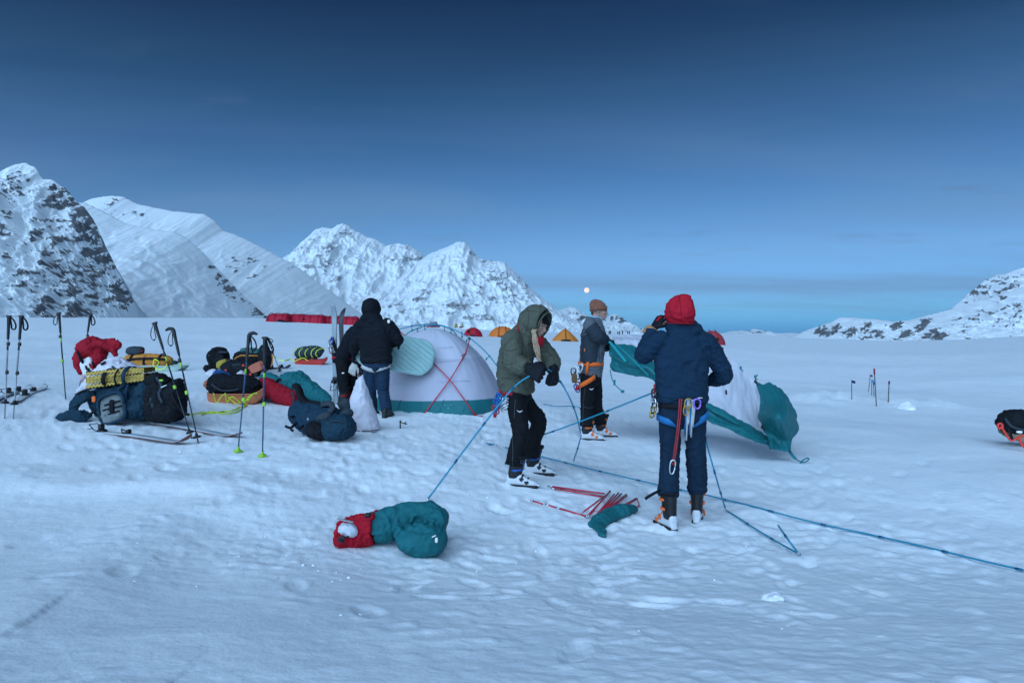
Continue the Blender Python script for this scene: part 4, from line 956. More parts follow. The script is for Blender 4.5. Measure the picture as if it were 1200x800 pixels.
# darker shoulder yoke and side panels
def panel(name, joints_pts, m, parent):
    return None
yk = MB()
for s, dy in (('R', -1), ('L', 1)):
    sh, el, wri = JB['shoulder' + s], JB['elbow' + s], JB['wrist' + s]
    pts = catmull([seg(sh, el, .12), seg(sh, el, .6), el, seg(el, wri, .55), seg(el, wri, .92)], 3)
    yk.tube(pts, list(np.interp(np.linspace(0, 1, len(pts)), [0, .5, 1], [.096, .091, .070])), 18); yk.sph(el, .090)
yk.soft('sleeve', DKGREY, jB, .011, 3, [creases(JB['elbowR'], JB['wristR'] - JB['shoulderR'], .16, 60, .006, 8), lumps(20, .003, 31)])
st = []
for t, hw, hd in ((.22, .176, .120), (.4, .190, .128), (.6, .196, .130), (.72, .185, .125)):
    st.append((seg(JB['pelvis'], JB['neck'], t) + Vector((-.022, -.022, 0)), Y_ * hw, X_ * hd))
MB().loft(st, 24, True, 2.4).soft('side_panel', DKGREY, jB, .012, 3, [crumple(6, .006, 71), lumps(20, .003, 31)])
for pos, f in ((bn, fN_), (bf, fF_)): boot(PB, pos, f, Z_, WHITEP, BLACKPL, ORANGEP, 1.0, .2)
har = belt(q(692.5, 426, 0), Y_, X_, .192, .160, .05).build('harness', ORANGEW, PB)
leg_loop(PB, JB['hipR'], JB['kneeR'], .08, ORANGEW, .07, .112, .112, .055, 22, X_).build('leg_loop', ORANGEW, har)
leg_loop(PB, JB['hipL'], JB['kneeL'], .08, ORANGEW, .07, .108, .108, .055, 22, X_).build('leg_loop', ORANGEW, har)
MB()._strap([q(689, 424, -.2), q(688, 432, -.2), q(688, 439, -.17)], .035, .008, -Y_).build('riser', ORANGEW, har)
for k, (u, v, m_) in enumerate(((680, 431, STEEL), (679.5, 432, STEEL), (674, 434, STEEL), (672, 436, BLACKPL), (676, 440, BLACKPL), (678, 452, REDC), (676, 455, BLUEP))):
    carabiner(har, q(u, v, -.20 + .02 * k), Vector((.8, -.5 + .1 * k, 0)), Vector((.25 - .1 * k, 0, 1)), m_, .10, .06, .0075)
MB().rbox(q(673, 443, -.16), X_ * .035, Y_ * .03, Z_ * .06).build('pouch', mat('brown_pouch', (.14, .075, .04), .8, .2), har)
MB().sph(q(676.5, 455, -.14), .025).build('red_knob', RED, har)
wing_logo(tB, q(693, 456, -.205), X_, Z_, .032, LOGOW)
MB().rbox(q(685, 410, -.215), X_ * .006, Y_ * .005, Z_ * .02).build('zip_pull', ORANGEP, jB)

for L in ([(683, 385), (680, 395), (678, 408), (677, 420)], [(700, 384), (702, 395), (702, 410), (702, 421)], [(679, 392), (688, 389), (697, 388)]): seam_on('seam', jB, [o_ for o_ in (jB,)], L, SEAMK, .004)
for L in ([(685, 455), (684, 470), (683, 490), (683, 500)], [(684, 476), (690, 478), (697, 476)]): seam_on('seam', tB, [tB], L, ZIPG, .003)

# === the person in a black hooded jacket, standing with the back turned
hr = hit(450, 490)
fr_ = Vector((.25, 1, 0)).normalized(); br = Vector(hr) + fr_ * .09
d0 = br.y + .02; q = lambda u, v, dy=0.0: W(u, v, d0 + dy); bl = Vector(q(436, 478, .3)); bl.z = gz(bl.x, bl.y)
JK = dict(pelvis=q(441.5, 425, 0), neck=q(438, 374, .02), head=q(434.5, 362, .05), f=Vector((.15, 1, 0)), pf=Vector((.15, 1, 0)), hf=Vector((.1, 1, -.15)), hu=Z_,
          shoulderL=q(423, 382, .0), elbowL=q(417, 402, .05), wristL=q(414, 412, .22), shoulderR=q(456, 382, .0), elbowR=q(466, 398, .05), wristR=q(459, 402, .26),
          hipL=q(434, 428), kneeL=q(434, 457, .06), ankleL=bl + Vector((0, 0, .09)), hipR=q(448, 428), kneeR=q(449, 457, .03), ankleR=br + Vector((0, 0, .09)))
handL = dict(w=q(414, 413, .23), p=Vector((0, .5, -1)), n=Vector((-1, 0, 0)), s=Y_, curl=.4, glove=GLOVEB, fat=1.25)
handR = dict(w=q(459, 403, .27), p=Vector((-.2, 1, -.2)), n=Vector((1, 0, .3)), s=Z_, curl=.7, glove=GLOVEB, fat=1.25)
optK = dict(seed=61, vox=.0125, handL=handL, handR=handR, w=1.12, jfold=.008, wfold=.006, legr=(.105, .096, .084, .080, .078), fold=.007,
            jprof=[(-.02, .185, .145), (.06, .198, .15), (.25, .195, .145), (.5, .200, .14), (.72, .208, .135), (.88, .18, .12), (.97, .12, .10), (1.05, .09, .09)], armr=(.088, .088, .086, .076, .062))
PK, bK, jK, tK = human('person in black hooded jacket and blue trousers with back turned beside the white bag', JK, BLACKJ, DENIM, optK)
hk = hood_mb(JK['head'] + Z_ * .012, JK['hf'], Z_, .93); hk.tube([JK['head'] - Z_ * .06 - Y_ * .03, JK['neck'], JK['neck'] - Z_ * .06], [.10, .12, .13], 16)
hk.soft('hood', BLACKJ, PK, .011, 4, [crumple(7, .007, 2), lumps(18, .003, 9)])
har = belt(q(441.5, 422, 0), X_, Y_, .190, .150, .04).build('harness', BLACKW, PK)
leg_loop(PK, JK['hipL'], JK['kneeL'], .09, WHITEW, -.035, .116, .122, .05).build('leg_loop', WHITEW, har)
leg_loop(PK, JK['hipR'], JK['kneeR'], .09, WHITEW, .035, .116, .122, .05).build('leg_loop', WHITEW, har)
MB().rbox(q(427, 421.5, -.08), X_ * .02, Y_ * .01, Z_ * .025).build('buckle', ORANGEW, har)
MB().rbox(q(455.5, 376.5, -.11), X_ * .018, Y_ * .004, Z_ * .024, 3).build('sleeve_emblem', LOGOW, jK)
for k in (0, 1, 2): MB().tube([q(455.3, 375.5 + k * .8, -.114), q(456.6, 375.5 + k * .8, -.112)], .002, 4)
for pos, f in ((bl, fr_), (br, fr_)): boot(PK, pos, f, Z_, BLACKPL, BLACKPL, BLACKPL, .98, .1, None, None, .3)
MB()._strap([q(467, 401, .1), q(467.5, 405, .08), q(467, 409, .08)], .03, .01, -Y_).build('wrist_strap', BLACKW, PK)

for L in ([(428, 380), (422, 390), (420, 402), (419, 415)], [(449, 379), (454, 388), (457, 400)], [(419, 419), (430, 420.5), (442, 421), (456, 420), (464, 418)], [(424, 384), (436, 386), (450, 384)]): seam_on('seam', jK, [jK], L, mat('charcoal_seam', (.014, .017, .024), .8, 0), .004)
for L in ([(441, 430), (441, 436), (441, 442)], [(430, 436), (429, 450), (430, 466)], [(454, 436), (453, 452), (453, 470)], [(444, 455), (449, 457), (454, 455)]): seam_on('seam', tK, [tK], L, SEAMN, .004)

# === the person bent over behind them
d1 = 10.75; q = lambda u, v, dy=0.0: W(u, v, d1 + dy)
ba = Vector(q(404, 470, 0)); ba.z = gz(ba.x, ba.y); bb = Vector(q(414, 468, .25)); bb.z = gz(bb.x, bb.y)
JL = dict(pelvis=q(402, 420, .1), neck=q(423, 381, -.02), head=q(431, 376, .06), f=Vector((.75, -.1, -.7)), pf=Vector((1, .1, 0)), hf=Vector((.8, .2, -.6)), hu=Vector((.5, 0, .8)),
          shoulderR=q(417, 388, -.18), elbowR=q(421, 410, -.16), wristR=q(416, 425, -.12), shoulderL=q(424, 388, .18), elbowL=q(424, 412, .25), wristL=q(420, 428, .22),
          hipR=q(401, 423, -.0), kneeR=q(402, 448, .0), ankleR=ba + Vector((0, 0, .2)), hipL=q(408, 423, .18), kneeL=q(413, 446, .2), ankleL=bb + Vector((0, 0, .2)))
handR = dict(w=q(415.5, 426.5, -.12), p=Vector((-.35, -.1, -1)), n=Vector((-.3, -1, 0)), s=X_, curl=.35, glove=mat('pale_glove', (.50, .47, .43), .8, .15), fat=1.35, sz=1.1)
handL = dict(w=q(420, 430, .22), p=Vector((0, 0, -1)), n=Vector((0, 1, 0)), s=X_, curl=.35, glove=GLOVEB, fat=1.3)
optL = dict(seed=81, vox=.013, handL=handL, handR=handR, w=1.05, jfold=.008, wfold=.006, legr=(.105, .096, .088, .085, .085), fold=.008)
PL, bL, jL, tL = human('stooping person in black partly hidden behind the upright skis and black-jacketed companion', JL, BLACKJ, BLACKP, optL)
hood_mb(JL['head'], JL['hf'], JL['hu'], .85).soft('hood', BLACKJ, PL, .012, 4, [crumple(7, .006, 2)])
for pos in (ba, bb): boot(PL, pos, Vector((1, .1, 0)), Z_, BLACKPL, BLACKPL, RED, 1.0, .2)
MB()._strap([q(416, 421, -.2), q(417, 415, -.2), q(417.5, 410, -.2)], .035, .008, -Y_).build('red_cuff', RED, PL)
har = belt(q(402, 419, .1), Y_, X_, .19, .16, .04).build('harness', RED, PL)
for k, (u, v, m_) in enumerate(((388, 400, BLUEP), (387, 403, STEEL), (386, 401, WHITEW), (389, 407, STEEL), (387.5, 410, REDC), (390, 398, ORANGEP))):
    carabiner(har, q(u, v, -.05 + .03 * k), Vector((.8, -.4, 0)), Vector((.3 - .1 * k, 0, 1)), m_, .10, .06, .008)
sling(har, [q(389, 395, 0), q(392, 405, 0), q(396, 416, 0)], BLACKW, .05, 1)
for u, v in ((402, 437),): MB().rbox(q(u, v, -.10), X_ * .022, Y_ * .012, Vector((.2, 0, 1)) * .010, 2.2).build('trouser_snow', SNOW, PL)
# ---------------------------------------------------------------- tents, fly and poles
TEAL = mat('teal_nylon', (.010, .150, .165), .6, .10, 6, .2, 60, trans=.12, spec=.35)
TEALB = mat('teal_sack', (.010, .120, .135), .75, .12, 8, .25, 90)
CANOPY = mat('lavender_canopy', (.51, .49, .57), .8, .05, 3, .15, 40, trans=.15)
FLYW = mat('white_fly_nylon', (.65, .64, .70), .6, .04, 3, .15, 30, trans=.2)
POLEB = mat('blue_pole', (.008, .235, .36), .35, .06, metal=.15, spec=.5)
POLER = mat('red_pole', (.50, .022, .05), .35, .08, metal=.15, spec=.5)
MINT = mat('mint_pad', (.30, .46, .44), .8, .06, 6, .1, 80)
TEALC = mat('teal_cord', (.012, .17, .20), .8, .1)
LIME = mat('lime_plastic', (.28, .52, .05), .5, .08)
YELC = mat('yellow_cord', (.62, .72, .06), .8, .12, 40)
GROUNDZ = gz
# main tent
tb = hit(528, 484); TD = tb.y - 9.95
ap = Vector((W(507, 384, 10.9 + TD).x, 10.9 + TD, 0)); zg = gz(ap.x, ap.y - .8) - .05
ZT = W(507, 384.5, 10.9 + TD).z
foot = [W(421, 480, 10.8 + TD), W(452, 480, 10.25 + TD), W(498, 484, 9.95 + TD), W(528, 485, 9.92 + TD), W(557, 484, 9.97 + TD), W(578, 480, 10.3 + TD), W(591, 478, 10.75 + TD), W(588, 478, 11.5 + TD), W(560, 478, 12.1 + TD), W(510, 478, 12.3 + TD), W(455, 478, 12.1 + TD), W(424, 478, 11.6 + TD)]
fx = np.array([[p.x, p.y] for p in foot]); fc = catmull(np.vstack([fx, fx[:1]]), 8)[:-1]
def rprof(h): return np.interp(h, [0, .08, .20, .32, .46, .60, .72, .82, .89, .94, .975, 1.0], [1.0, .995, .965, .90, .81, .705, .59, .475, .37, .265, .15, .0])
tent = thing('tent', 'pale lavender dome tent with teal base band and crossed red poles', 'tent', Vector((ap.x, ap.y, zg)))
def canopy(h0, h1, nh, m, name, parent, out=0.0):
    hs = np.linspace(h0, h1, nh); P = np.zeros((nh, len(fc) + 1, 3))
    for i, h in enumerate(hs):
        r = rprof(h); ring = np.array([ap.x, ap.y]) + (fc - np.array([ap.x, ap.y])) * r
        c = ring.mean(0); d = ring - c; n_ = d / (np.linalg.norm(d, axis=1)[:, None] + 1e-6)
        th_ = np.arctan2(d[:, 0], d[:, 1])
        tens = .022 * np.sin(th_ * 6 + .5) * math.sin(math.pi * h) + .014 * noise(th_ * 9, np.zeros_like(th_) + h * 4, 0, 3) + (.010 * (1 - h) + .003) * noise(th_ * 34, np.zeros_like(th_) + h * 2.2, 0, 9)
        ring = ring + n_ * (tens[:, None] + out)
        P[i, :-1, :2] = ring; P[i, :-1, 2] = zg + (ZT - zg) * h + .012 * np.sin(th_ * 3) * (h < .3)
        P[i, -1] = P[i, 0]
    return grid_obj(name, P, m, parent)
canopy(.185, .66, 28, CANOPY, 'canopy', tent); canopy(.655, 1.0, 22, mat('pale_canopy', (.58, .57, .645), .8, .04, 3, .15, 40, trans=.15), 'mesh_panel', tent, .002)
canopy(0, .20, 10, TEAL, 'base_band', tent, .008)
def cpoint(u, v, off=.03):                      # a point just outside the near wall of the canopy seen at a photo pixel
    for d in np.arange(9.2 + TD, 11.3 + TD, .01):
        p = W(u, v, d); h = (p.z - zg) / (ZT - zg)
        if not 0 <= h <= 1: continue
        r = rprof(h); ring = np.array([ap.x, ap.y]) + (fc - np.array([ap.x, ap.y])) * r
        k = ring[ring[:, 1] < ap.y]; k = k[np.argsort(k[:, 0])]
        if p.x < k[0, 0] or p.x > k[-1, 0]: continue
        if d >= np.interp(p.x, k[:, 0], k[:, 1]): return W(u, v, d - off)
    return W(u, v, 10.7 + TD)
seam = MB()
for hh in (.44, .70):
    r = rprof(hh); ring = np.array([ap.x, ap.y]) + (fc - np.array([ap.x, ap.y])) * (r + .006)
    L = [Vector((x, y, zg + (ZT - zg) * (hh + .03 * math.sin((x - ap.x) * 1.6)))) for x, y in ring[4:52]]
seam_m = mat('canopy_seam', (.42, .36, .46), .8, .05)
for vv, uu in ((424, (512, 545)), (448, (462, 588)), (408, (500, 552))):
    pts = [cpoint(u, vv + 2 * math.sin((u - 450) * .05), .004) for u in np.linspace(*uu, 14)]
    seam.tube(pts, .003, 4)
seam.build('seam', seam_m, tent)
bs_ = MB()
for u in (470, 492, 520, 548, 574): bs_.tube([cpoint(u, 468, .012), cpoint(u - 3, 476, .012), cpoint(u - 5, 483, .012)], .004, 4)
bs_.build('band_seam', mat('dark_teal', (.006, .07, .08), .8, .1), tent)
pr_ = MB()
for k, u in enumerate((521.5, 523.5, 525.5, 528, 530)): pr_.box(cpoint(u, 474.5, .016), X_ * (.010 if k % 2 else .007), Y_ * .002, Z_ * .008)
pr_.box(cpoint(525.5, 478, .016), X_ * .012, Y_ * .002, Z_ * .012)
pr_.build('band_print', mat('pale_teal_print', (.10, .34, .36), .8, 0), tent)
pA = catmull([W(*p) for p in ((424, 476, 11.0 + TD), (436, 425, 10.95 + TD), (452, 397, 10.9 + TD), (466, 386.5, 10.88 + TD), (497, 380, 10.85 + TD), (522, 382.5, 10.8 + TD), (550, 396, 10.72 + TD), (573.5, 417, 10.7 + TD), (590, 442, 10.75 + TD), (606, 476, 10.9 + TD))], 6)
pB = catmull([W(*p) for p in ((452, 473, 12.0 + TD), (462, 410, 11.8 + TD), (476, 392, 11.2 + TD), (489, 385, 11.0 + TD), (501.5, 381.4, 10.95 + TD), (519, 382.2, 11.05 + TD), (534, 391, 11.5 + TD), (548, 420, 12.0 + TD), (562, 472, 12.3 + TD))], 6)
MB().tube(pA, .0085, 8).build('pole', POLEB, tent); MB().tube(pB, .0085, 8).build('pole', POLEB, tent)
r1 = catmull([cpoint(498, 484, .05), cpoint(512, 465, .04), cpoint(527, 445, .045), cpoint(538, 427, .05), cpoint(546, 412, .06), W(550.5, 397, 10.7 + TD)], 5)
r2 = catmull([cpoint(556, 485, .05), cpoint(542, 465, .05), cpoint(527, 445, .065), cpoint(506, 423.5, .05), cpoint(488, 405, .06), W(467, 387, 10.85 + TD)], 5)
for r_ in (r1, r2):
    o = MB().tube(r_, .0085, 8).build('pole', POLER, tent)
    f = MB().rbox(r_[0], X_ * .022, Y_ * .03, Z_ * .022); f.build('foot_hub', mat('dark_red_plastic', (.30, .015, .02), .5, .1), o)
MB()._strap([r2[0], W(559, 486.5, 9.9 + TD), W(563, 487, 9.86 + TD), W(566, 487.3, 9.85 + TD)], .025, .006, Z_).build('webbing', RED, tent)
MB().sph(W(550, 396.5, 10.7 + TD), .022).build('pole_hub', mat('dark_teal_plastic', (.01, .06, .09), .5, .1), tent)
for a, b in (((482.5, 381.8), (483, 387)), ((489, 385.2), (489.3, 389)), ((521, 382.7), (520.5, 388)), ((529, 386), (528.3, 390)), ((497, 380.4), (498, 386)), ((541, 390), (541.5, 394.5)), ((573.5, 417), (570, 420.5)), ((550, 396.5), (547, 399))):
    c = MB(); p0 = W(a[0], a[1], 10.83 + TD); p1 = W(b[0], b[1], 10.86 + TD)
    c.tube([p0, p1], .005, 5); c.rbox(p1, X_ * .012, Y_ * .01, Z_ * .02); c.sph(p0, .016, 8, 6); c.build('clip', TEALC, tent)
o = MB().tube([W(547, 414.5, 10.25 + TD), W(542.5, 415.5, 10.28 + TD), W(541, 417.5, 10.3 + TD)], .007, 6).build('pole_clip', mat('dark_red_plastic', (.3, .015, .02)), tent)
# sleeping pad leaning on the tent
padroot = thing('sleeping_pad', 'mint green ribbed sleeping pad leaning against the lavender tent', 'sleeping pad', W(470, 432, 9.9 + TD))
c0 = (W(452, 393, 10.12 + TD), W(448, 428, 9.93 + TD)); c1 = (W(500, 403, 10.2 + TD), W(503, 437.5, 9.95 + TD))
ex = ((c1[0] + c1[1]) - (c0[0] + c0[1])); 
ex = ex.normalized(); ez = perp(c0[0] - c0[1], ex).normalized(); en = ex.cross(ez).normalized(); en = en if en.y < 0 else -en
ctr = (c1[0] + c1[1]) / 2; Lp, Hp = 1.15, .285
nu, nvv = 70, 40; P = np.zeros((nvv, nu, 3)); Pb = np.zeros((nvv, nu, 3))
for i in range(nvv):
    for j in range(nu):
        a = -1 + 2 * j / (nu - 1); b = -1 + 2 * i / (nvv - 1)
        lx = Lp / 2 * a; hw = Hp * (1 - max(0, (abs(a) - .62) / .38) ** 2.6 * .62)
        e_ = (1 - min(1, abs(b)) ** 8) ** .5 * (1 - abs(a) ** 14) ** .5
        rib = .013 * abs(math.sin((b * hw + lx * .55) / .045 * 1.57)) 
        base = ctr + ex * (lx - Lp / 2 + .09) + ez * (b * hw)
        t_ = .028 * e_ + rib * e_
        P[i, j] = base + en * t_; Pb[i, j] = base - en * t_
pl_ = MB()
for c_ in np.linspace(-.42, .42, 13):
    L = []
    for lx in np.linspace(-Lp / 2, Lp / 2, 40):
        a = lx * 2 / Lp; hw = Hp * (1 - max(0, (abs(a) - .62) / .38) ** 2.6 * .62); y_ = c_ - lx * .55
        if abs(y_) > hw * .9: continue
        j = min(nu - 1, max(0, int((a + 1) / 2 * (nu - 1)))); i = min(nvv - 1, max(0, int((y_ / hw + 1) / 2 * (nvv - 1)))); L.append(Vector(P[i, j]) + en * .001)
    if len(L) > 3: pl_.tube(L, .0032, 4)
pl_.build('baffle_seam', mat('dark_mint', (.14, .25, .25), .8, .05), padroot)
grid_obj('pad_front', P, MINT, padroot); grid_obj('pad_back', Pb, MINT, padroot)
# the fly carried by the two men
def sheet(ctrl, nu_, nv_, am=.02, seed=0, fr=5.0):
    C = np.array([[list(W(*p)) for p in col] for col in ctrl])       # cols x rows x 3
    A = np.array([catmull(C[:, k], nu_) for k in range(C.shape[1])])   # rows x U x 3
    S = np.array([catmull(A[:, j], nv_) for j in range(A.shape[1])])   # U x V x 3
    S = S.transpose(1, 0, 2)
    gu = np.gradient(S, axis=1); gv = np.gradient(S, axis=0); n_ = np.cross(gu, gv); n_ /= np.linalg.norm(n_, axis=2)[..., None] + 1e-9
    uu = np.linspace(0, 1, S.shape[1])[None, :] * np.ones((S.shape[0], 1)); vv = np.linspace(0, 1, S.shape[0])[:, None] * np.ones((1, S.shape[1]))
    w = am * (ridged(uu * fr * 1.6 + vv * 2, vv * fr * .8 - uu * 3, 0, 3, seed) - .6) + am * .8 * fbm(uu * 4 + 3, vv * 3, 0, 3, seed + 4)
    return S + n_ * w[..., None]
DF = JB['wristR'].y
fly = thing('tent_fly', 'white and teal tent fly billowing between the two men', 'tent fly', W(820, 480, 7.6))
d_ = lambda f: DF + (f - 8.6) * 1.0
# rows go: top edge, white/teal border, lower fold, lower edge
ctl = [
 [(714, 398, d_(8.75)), (714, 402, d_(8.62)), (714, 416, d_(8.5)), (714.5, 434, d_(8.55))],
 [(722, 393, d_(8.9)), (724, 401, d_(8.6)), (726, 420, d_(8.35)), (726, 437, d_(8.4))],
 [(738, 390, d_(9.0)), (740, 403, d_(8.6)), (742, 424, d_(8.2)), (743, 441, d_(8.25))],
 [(756, 393, d_(9.0)), (757, 413, d_(8.5)), (758, 430, d_(8.05)), (760, 443, d_(8.1))],
 [(775, 396, d_(8.95)), (775, 430, d_(8.3)), (776, 442, d_(7.95)), (777, 455, d_(7.9))],
 [(800, 402, d_(8.9)), (800, 455, d_(8.1)), (801, 462, d_(7.85)), (802, 468, d_(7.7))],
 [(828, 407, d_(8.8)), (828, 471, d_(7.8)), (829, 480, d_(7.7)), (829, 492, d_(7.55))],
 [(850, 415, d_(8.7)), (850, 481, d_(7.7)), (851, 492, d_(7.65)), (851, 501, d_(7.5))],
 [(869, 430, d_(8.6)), (870, 491, d_(7.7)), (872, 503, d_(7.6)), (873, 511, d_(7.45))],
 [(881, 443, d_(8.5)), (890, 503, d_(7.85)), (892, 513, d_(7.65)), (893, 520, d_(7.5))],
 [(887, 447, d_(8.4)), (901, 511, d_(7.8)), (903, 519, d_(7.65)), (905, 525, d_(7.55))]]
S = sheet(ctl, 12, 16, .026, 5)
rb = 16                                             # row of the white/teal border
fw = grid_obj('white_panel', S[:rb + 1], FLYW, fly); ft = grid_obj('teal_panel', S[rb:], TEAL, fly)
ctr_ = [
 [(884, 444, d_(8.42)), (890, 468, d_(8.0)), (887, 488, d_(7.85)), (893, 503, d_(7.72)), (900, 512, d_(7.62)), (903, 524.5, d_(7.46))],
 [(892, 449, d_(8.25)), (900, 467, d_(7.85)), (899, 487, d_(7.45)), (906, 503, d_(7.5)), (912, 515, d_(7.6)), (913, 527, d_(7.5))],
 [(903, 448, d_(8.2)), (913, 467, d_(7.75)), (914, 486, d_(7.2)), (918, 503, d_(7.3)), (921, 517, d_(7.55)), (921, 529, d_(7.5))],
 [(914, 454, d_(8.2)), (924, 470, d_(7.85)), (926, 487, d_(7.45)), (927, 503, d_(7.5)), (926, 518, d_(7.6)), (926.5, 530, d_(7.55))],
 [(924, 464, d_(8.3)), (931, 476, d_(8.0)), (935, 490, d_(7.85)), (935.5, 504, d_(7.8)), (928.5, 519, d_(7.65)), (927.5, 530.5, d_(7.58))]]
grid_obj('teal_panel', sheet(ctr_, 10, 10, .018, 9, 2.6), TEAL, fly)
sl = MB()
for pts in ([(714, 400, 8.5), (720, 407, 8.42), (728, 417, 8.33), (734, 424, 8.28)], [(720, 402, 8.5), (732, 412, 8.3), (748, 428, 8.1), (760, 440, 8.0)]):
    L = catmull([W(u, v, d_(d) - .04) for u, v, d in pts], 5); sl._strap(L, .035 if pts[0][0] == 714 else .012, .012, -Y_)
sl.build('edge_strap', mat('bright_teal', (.015, .24, .27), .7, .1), fly)
c = MB(); c.tube(catmull([W(715, 433, d_(8.5)), W(717, 443, d_(8.5)), W(722, 452, d_(8.48)), W(729, 458, d_(8.45))], 5), .006, 5)
c.rbox(W(720, 448, d_(8.48)), X_ * .014, Y_ * .008, Z_ * .035); c.rbox(W(729.5, 458.5, d_(8.45)), X_ * .025, Y_ * .008, Z_ * .018); c.build('guy_cord', TEALC, fly)
c = MB(); c.tube(catmull([W(927, 530, d_(7.58)), W(931, 536, d_(7.5)), W(937, 540, d_(7.45)), W(943, 541, d_(7.43)), W(948, 538, d_(7.45)), W(946, 536.5, d_(7.5)), W(941, 539, d_(7.5)), W(938, 542, d_(7.45))], 5), .0075, 5)
c._strap([W(925, 528, d_(7.56)), W(929, 534, d_(7.5)), W(932, 537, d_(7.46))], .03, .008, -Y_); c.build('corner_cord', TEALC, fly)
c = MB()
for pts in ([(848, 478.5), (851, 480), (853, 483)], ): pass
MB().rbox(W(841, 478.5, d_(7.82)), X_ * .05, Y_ * .02, Vector((.3, 0, 1)) * .022, 3).build('vent_loop', mat('dark_red_cloth', (.30, .01, .02), .8, .1), fly)
for u, v, m_ in ((850.5, 456.5, RED), (868, 431, TEALC), (885, 441, TEALC), (892, 472, TEALC), (893, 500, BLACKPL), (885, 447, BLACKPL)):
    q_ = W(u, v, d_(8.35 if v < 460 else 7.8) - .12); t_ = MB(); t_.rbox(q_, X_ * .012, Y_ * .01, Z_ * .02); t_.tube([q_, q_ + Vector((.012, -.01, -.03)), q_ + Vector((.03, 0, -.035))], .006, 5); t_.build('toggle', m_, fly)
MB().rbox(W(851, 459.5, d_(8.2) - .2), X_ * .010, Y_ * .01, Z_ * .03).build('toggle', BLACKPL, fly)
c = MB(); c.tube([W(885, 447, d_(8.3)), W(886, 441, d_(8.35)), W(888, 439, d_(8.35))], .006, 5); c.build('loop', BLACKPL, fly)
MB().tube(catmull([W(727, 401, d_(8.72)), W(734, 396.5, d_(8.76)), W(744, 396, d_(8.76)), W(752, 399, d_(8.74))], 5), .004, 4).build('seam', seam_m, fly)
# blue poles
def pole_thing(label, pts, m, r=.0068, group=None, fer=5, name='tent_pole', metal=None):
    L = catmull(pts, 6); base = Vector(L[0])
    t = thing(name, label, 'tent pole', base, group)
    s = np.concatenate([[0], np.cumsum(np.linalg.norm(np.diff(L, axis=0), axis=1))])
    at = lambda x: Vector([np.interp(x, s, L[:, k]) for k in range(3)])
    n = max(2, fer); MB().tube([Vector(p) for p in L], r, 8).build('shaft', m, t)
    for k in range(1, n):
        x = s[-1] * k / n; a, b = at(x - .02), at(x + .02); MB().tube([a, b], r * 1.35, 8).build('ferrule', metal or mat('pole_ferrule', (.012, .12, .22), .35, .05, metal=.4), t)
    for e, o in ((0, .03), (s[-1], -.03)): MB().tube([at(e), at(e + o)], r * 1.2, 8).build('pole_tip', STEEL, t)
    return t
up = lambda v, h: Vector(v) + Vector((0, 0, h))
hw_ = JW['wristR']; dH = optW['handR']['w'].y
gA, gB = hit(500, 587), hit(672, 541)
pole_thing('bright blue tent pole bent in the mittens of the olive-clad person', [up(gA, .0), W(560, 506, (gA.y * .4 + dH * .6)), W(600, 456, dH - .06), W(622, 439.5, dH - .02), W(637, 430.5, dH + .1), W(652, 441, optW['handL']['w'].y), W(665, 461, 6.35), W(675, 485, 6.6), W(681, 510, 6.75)], POLEB, .0075, None, 7)
pole_thing('short blue pole end dropping to the snow beside the orange-harnessed man', [W(681, 510, 6.75), W(677, 525, (6.75 + gB.y) / 2), up(gB, .01)], POLEB, .0072, None, 2)
gC = hit(640, 509); dn = d0
yN = JN['pelvis'].y
pole_thing('blue pole slanting from the navy-clad person down behind the olive parka', [up(hit(600, 521), .02), W(640, 508, 6.7), W(700, 486, 6.2), W(765, 460, yN + .05), W(772, 457, yN - .02)], POLEB, .0070, None, 4)
pC = [hit(u, v) for u, v in ((570, 521), (583, 523.5))]
def pole_on(uv, r=.010, n=50):
    # a stiff pole resting on the snow: straight between its ends, lifted where the snow is higher
    e = [hit(*p) for p in uv]; L = []
    for a, b in zip(e[:-1], e[1:]):
        L += [a.lerp(b, k / n) for k in range(n)]
    L.append(e[-1]); L = np.array([list(p) for p in L])
    z = np.maximum(L[:, 2], ground(L[:, 0], L[:, 1]) + r) + .006
    for _ in range(150):
        zz = z.copy(); zz[1:-1] = (z[:-2] + 2 * z[1:-1] + z[2:]) / 4; z = np.maximum(zz, ground(L[:, 0], L[:, 1]) + r * .8) if _ % 10 == 0 and _ < 100 else zz
    L[:, 2] = z
    return [Vector(p) for p in L[::5]] + [Vector(L[-1])]
def on_snow(uv, r=.008): return [up(hit(*p), r) for p in uv]
pole_thing('short blue pole piece showing through the snow left of the parka wearer', pole_on([(568, 520), (582, 523)]), POLEB, .0072, None, 2)
pole_thing('very long blue tent pole lying across the snow to the right edge', pole_on([(590, 525), (830, 584), (1010, 627), (1290, 692)]), POLEB, .0068, None, 12)
pole_thing('blue pole folded in two behind the navy-clad person with a V at its end', [W(826, 512, yN + .1), W(838, 555, yN + .02), up(hit(850, 599), .02)], POLEB, .0068, None, 3)
pole_thing('blue pole section lying from the bend to the V tip', pole_on([(851, 600), (937, 652)]), POLEB, .0068, None, 3)
pole_thing('short blue pole section sticking up from the V tip', [up(hit(937, 652), .012), W(925, 634, hit(937, 652).y - .02), W(912, 615.5, hit(925, 640).y - .03)], POLEB, .0068, None, 2)
th_ = on_snow([(637, 474), (652, 476.5), (672, 476.5), (679, 478), (684, 482)], .01)
tag(MB().tube(catmull(th_, 5), .007, 6).build('guy_line', POLEB, None, True, th_[0]), 'thin blue guy line lying on snow behind the olive parka', 'guy line')
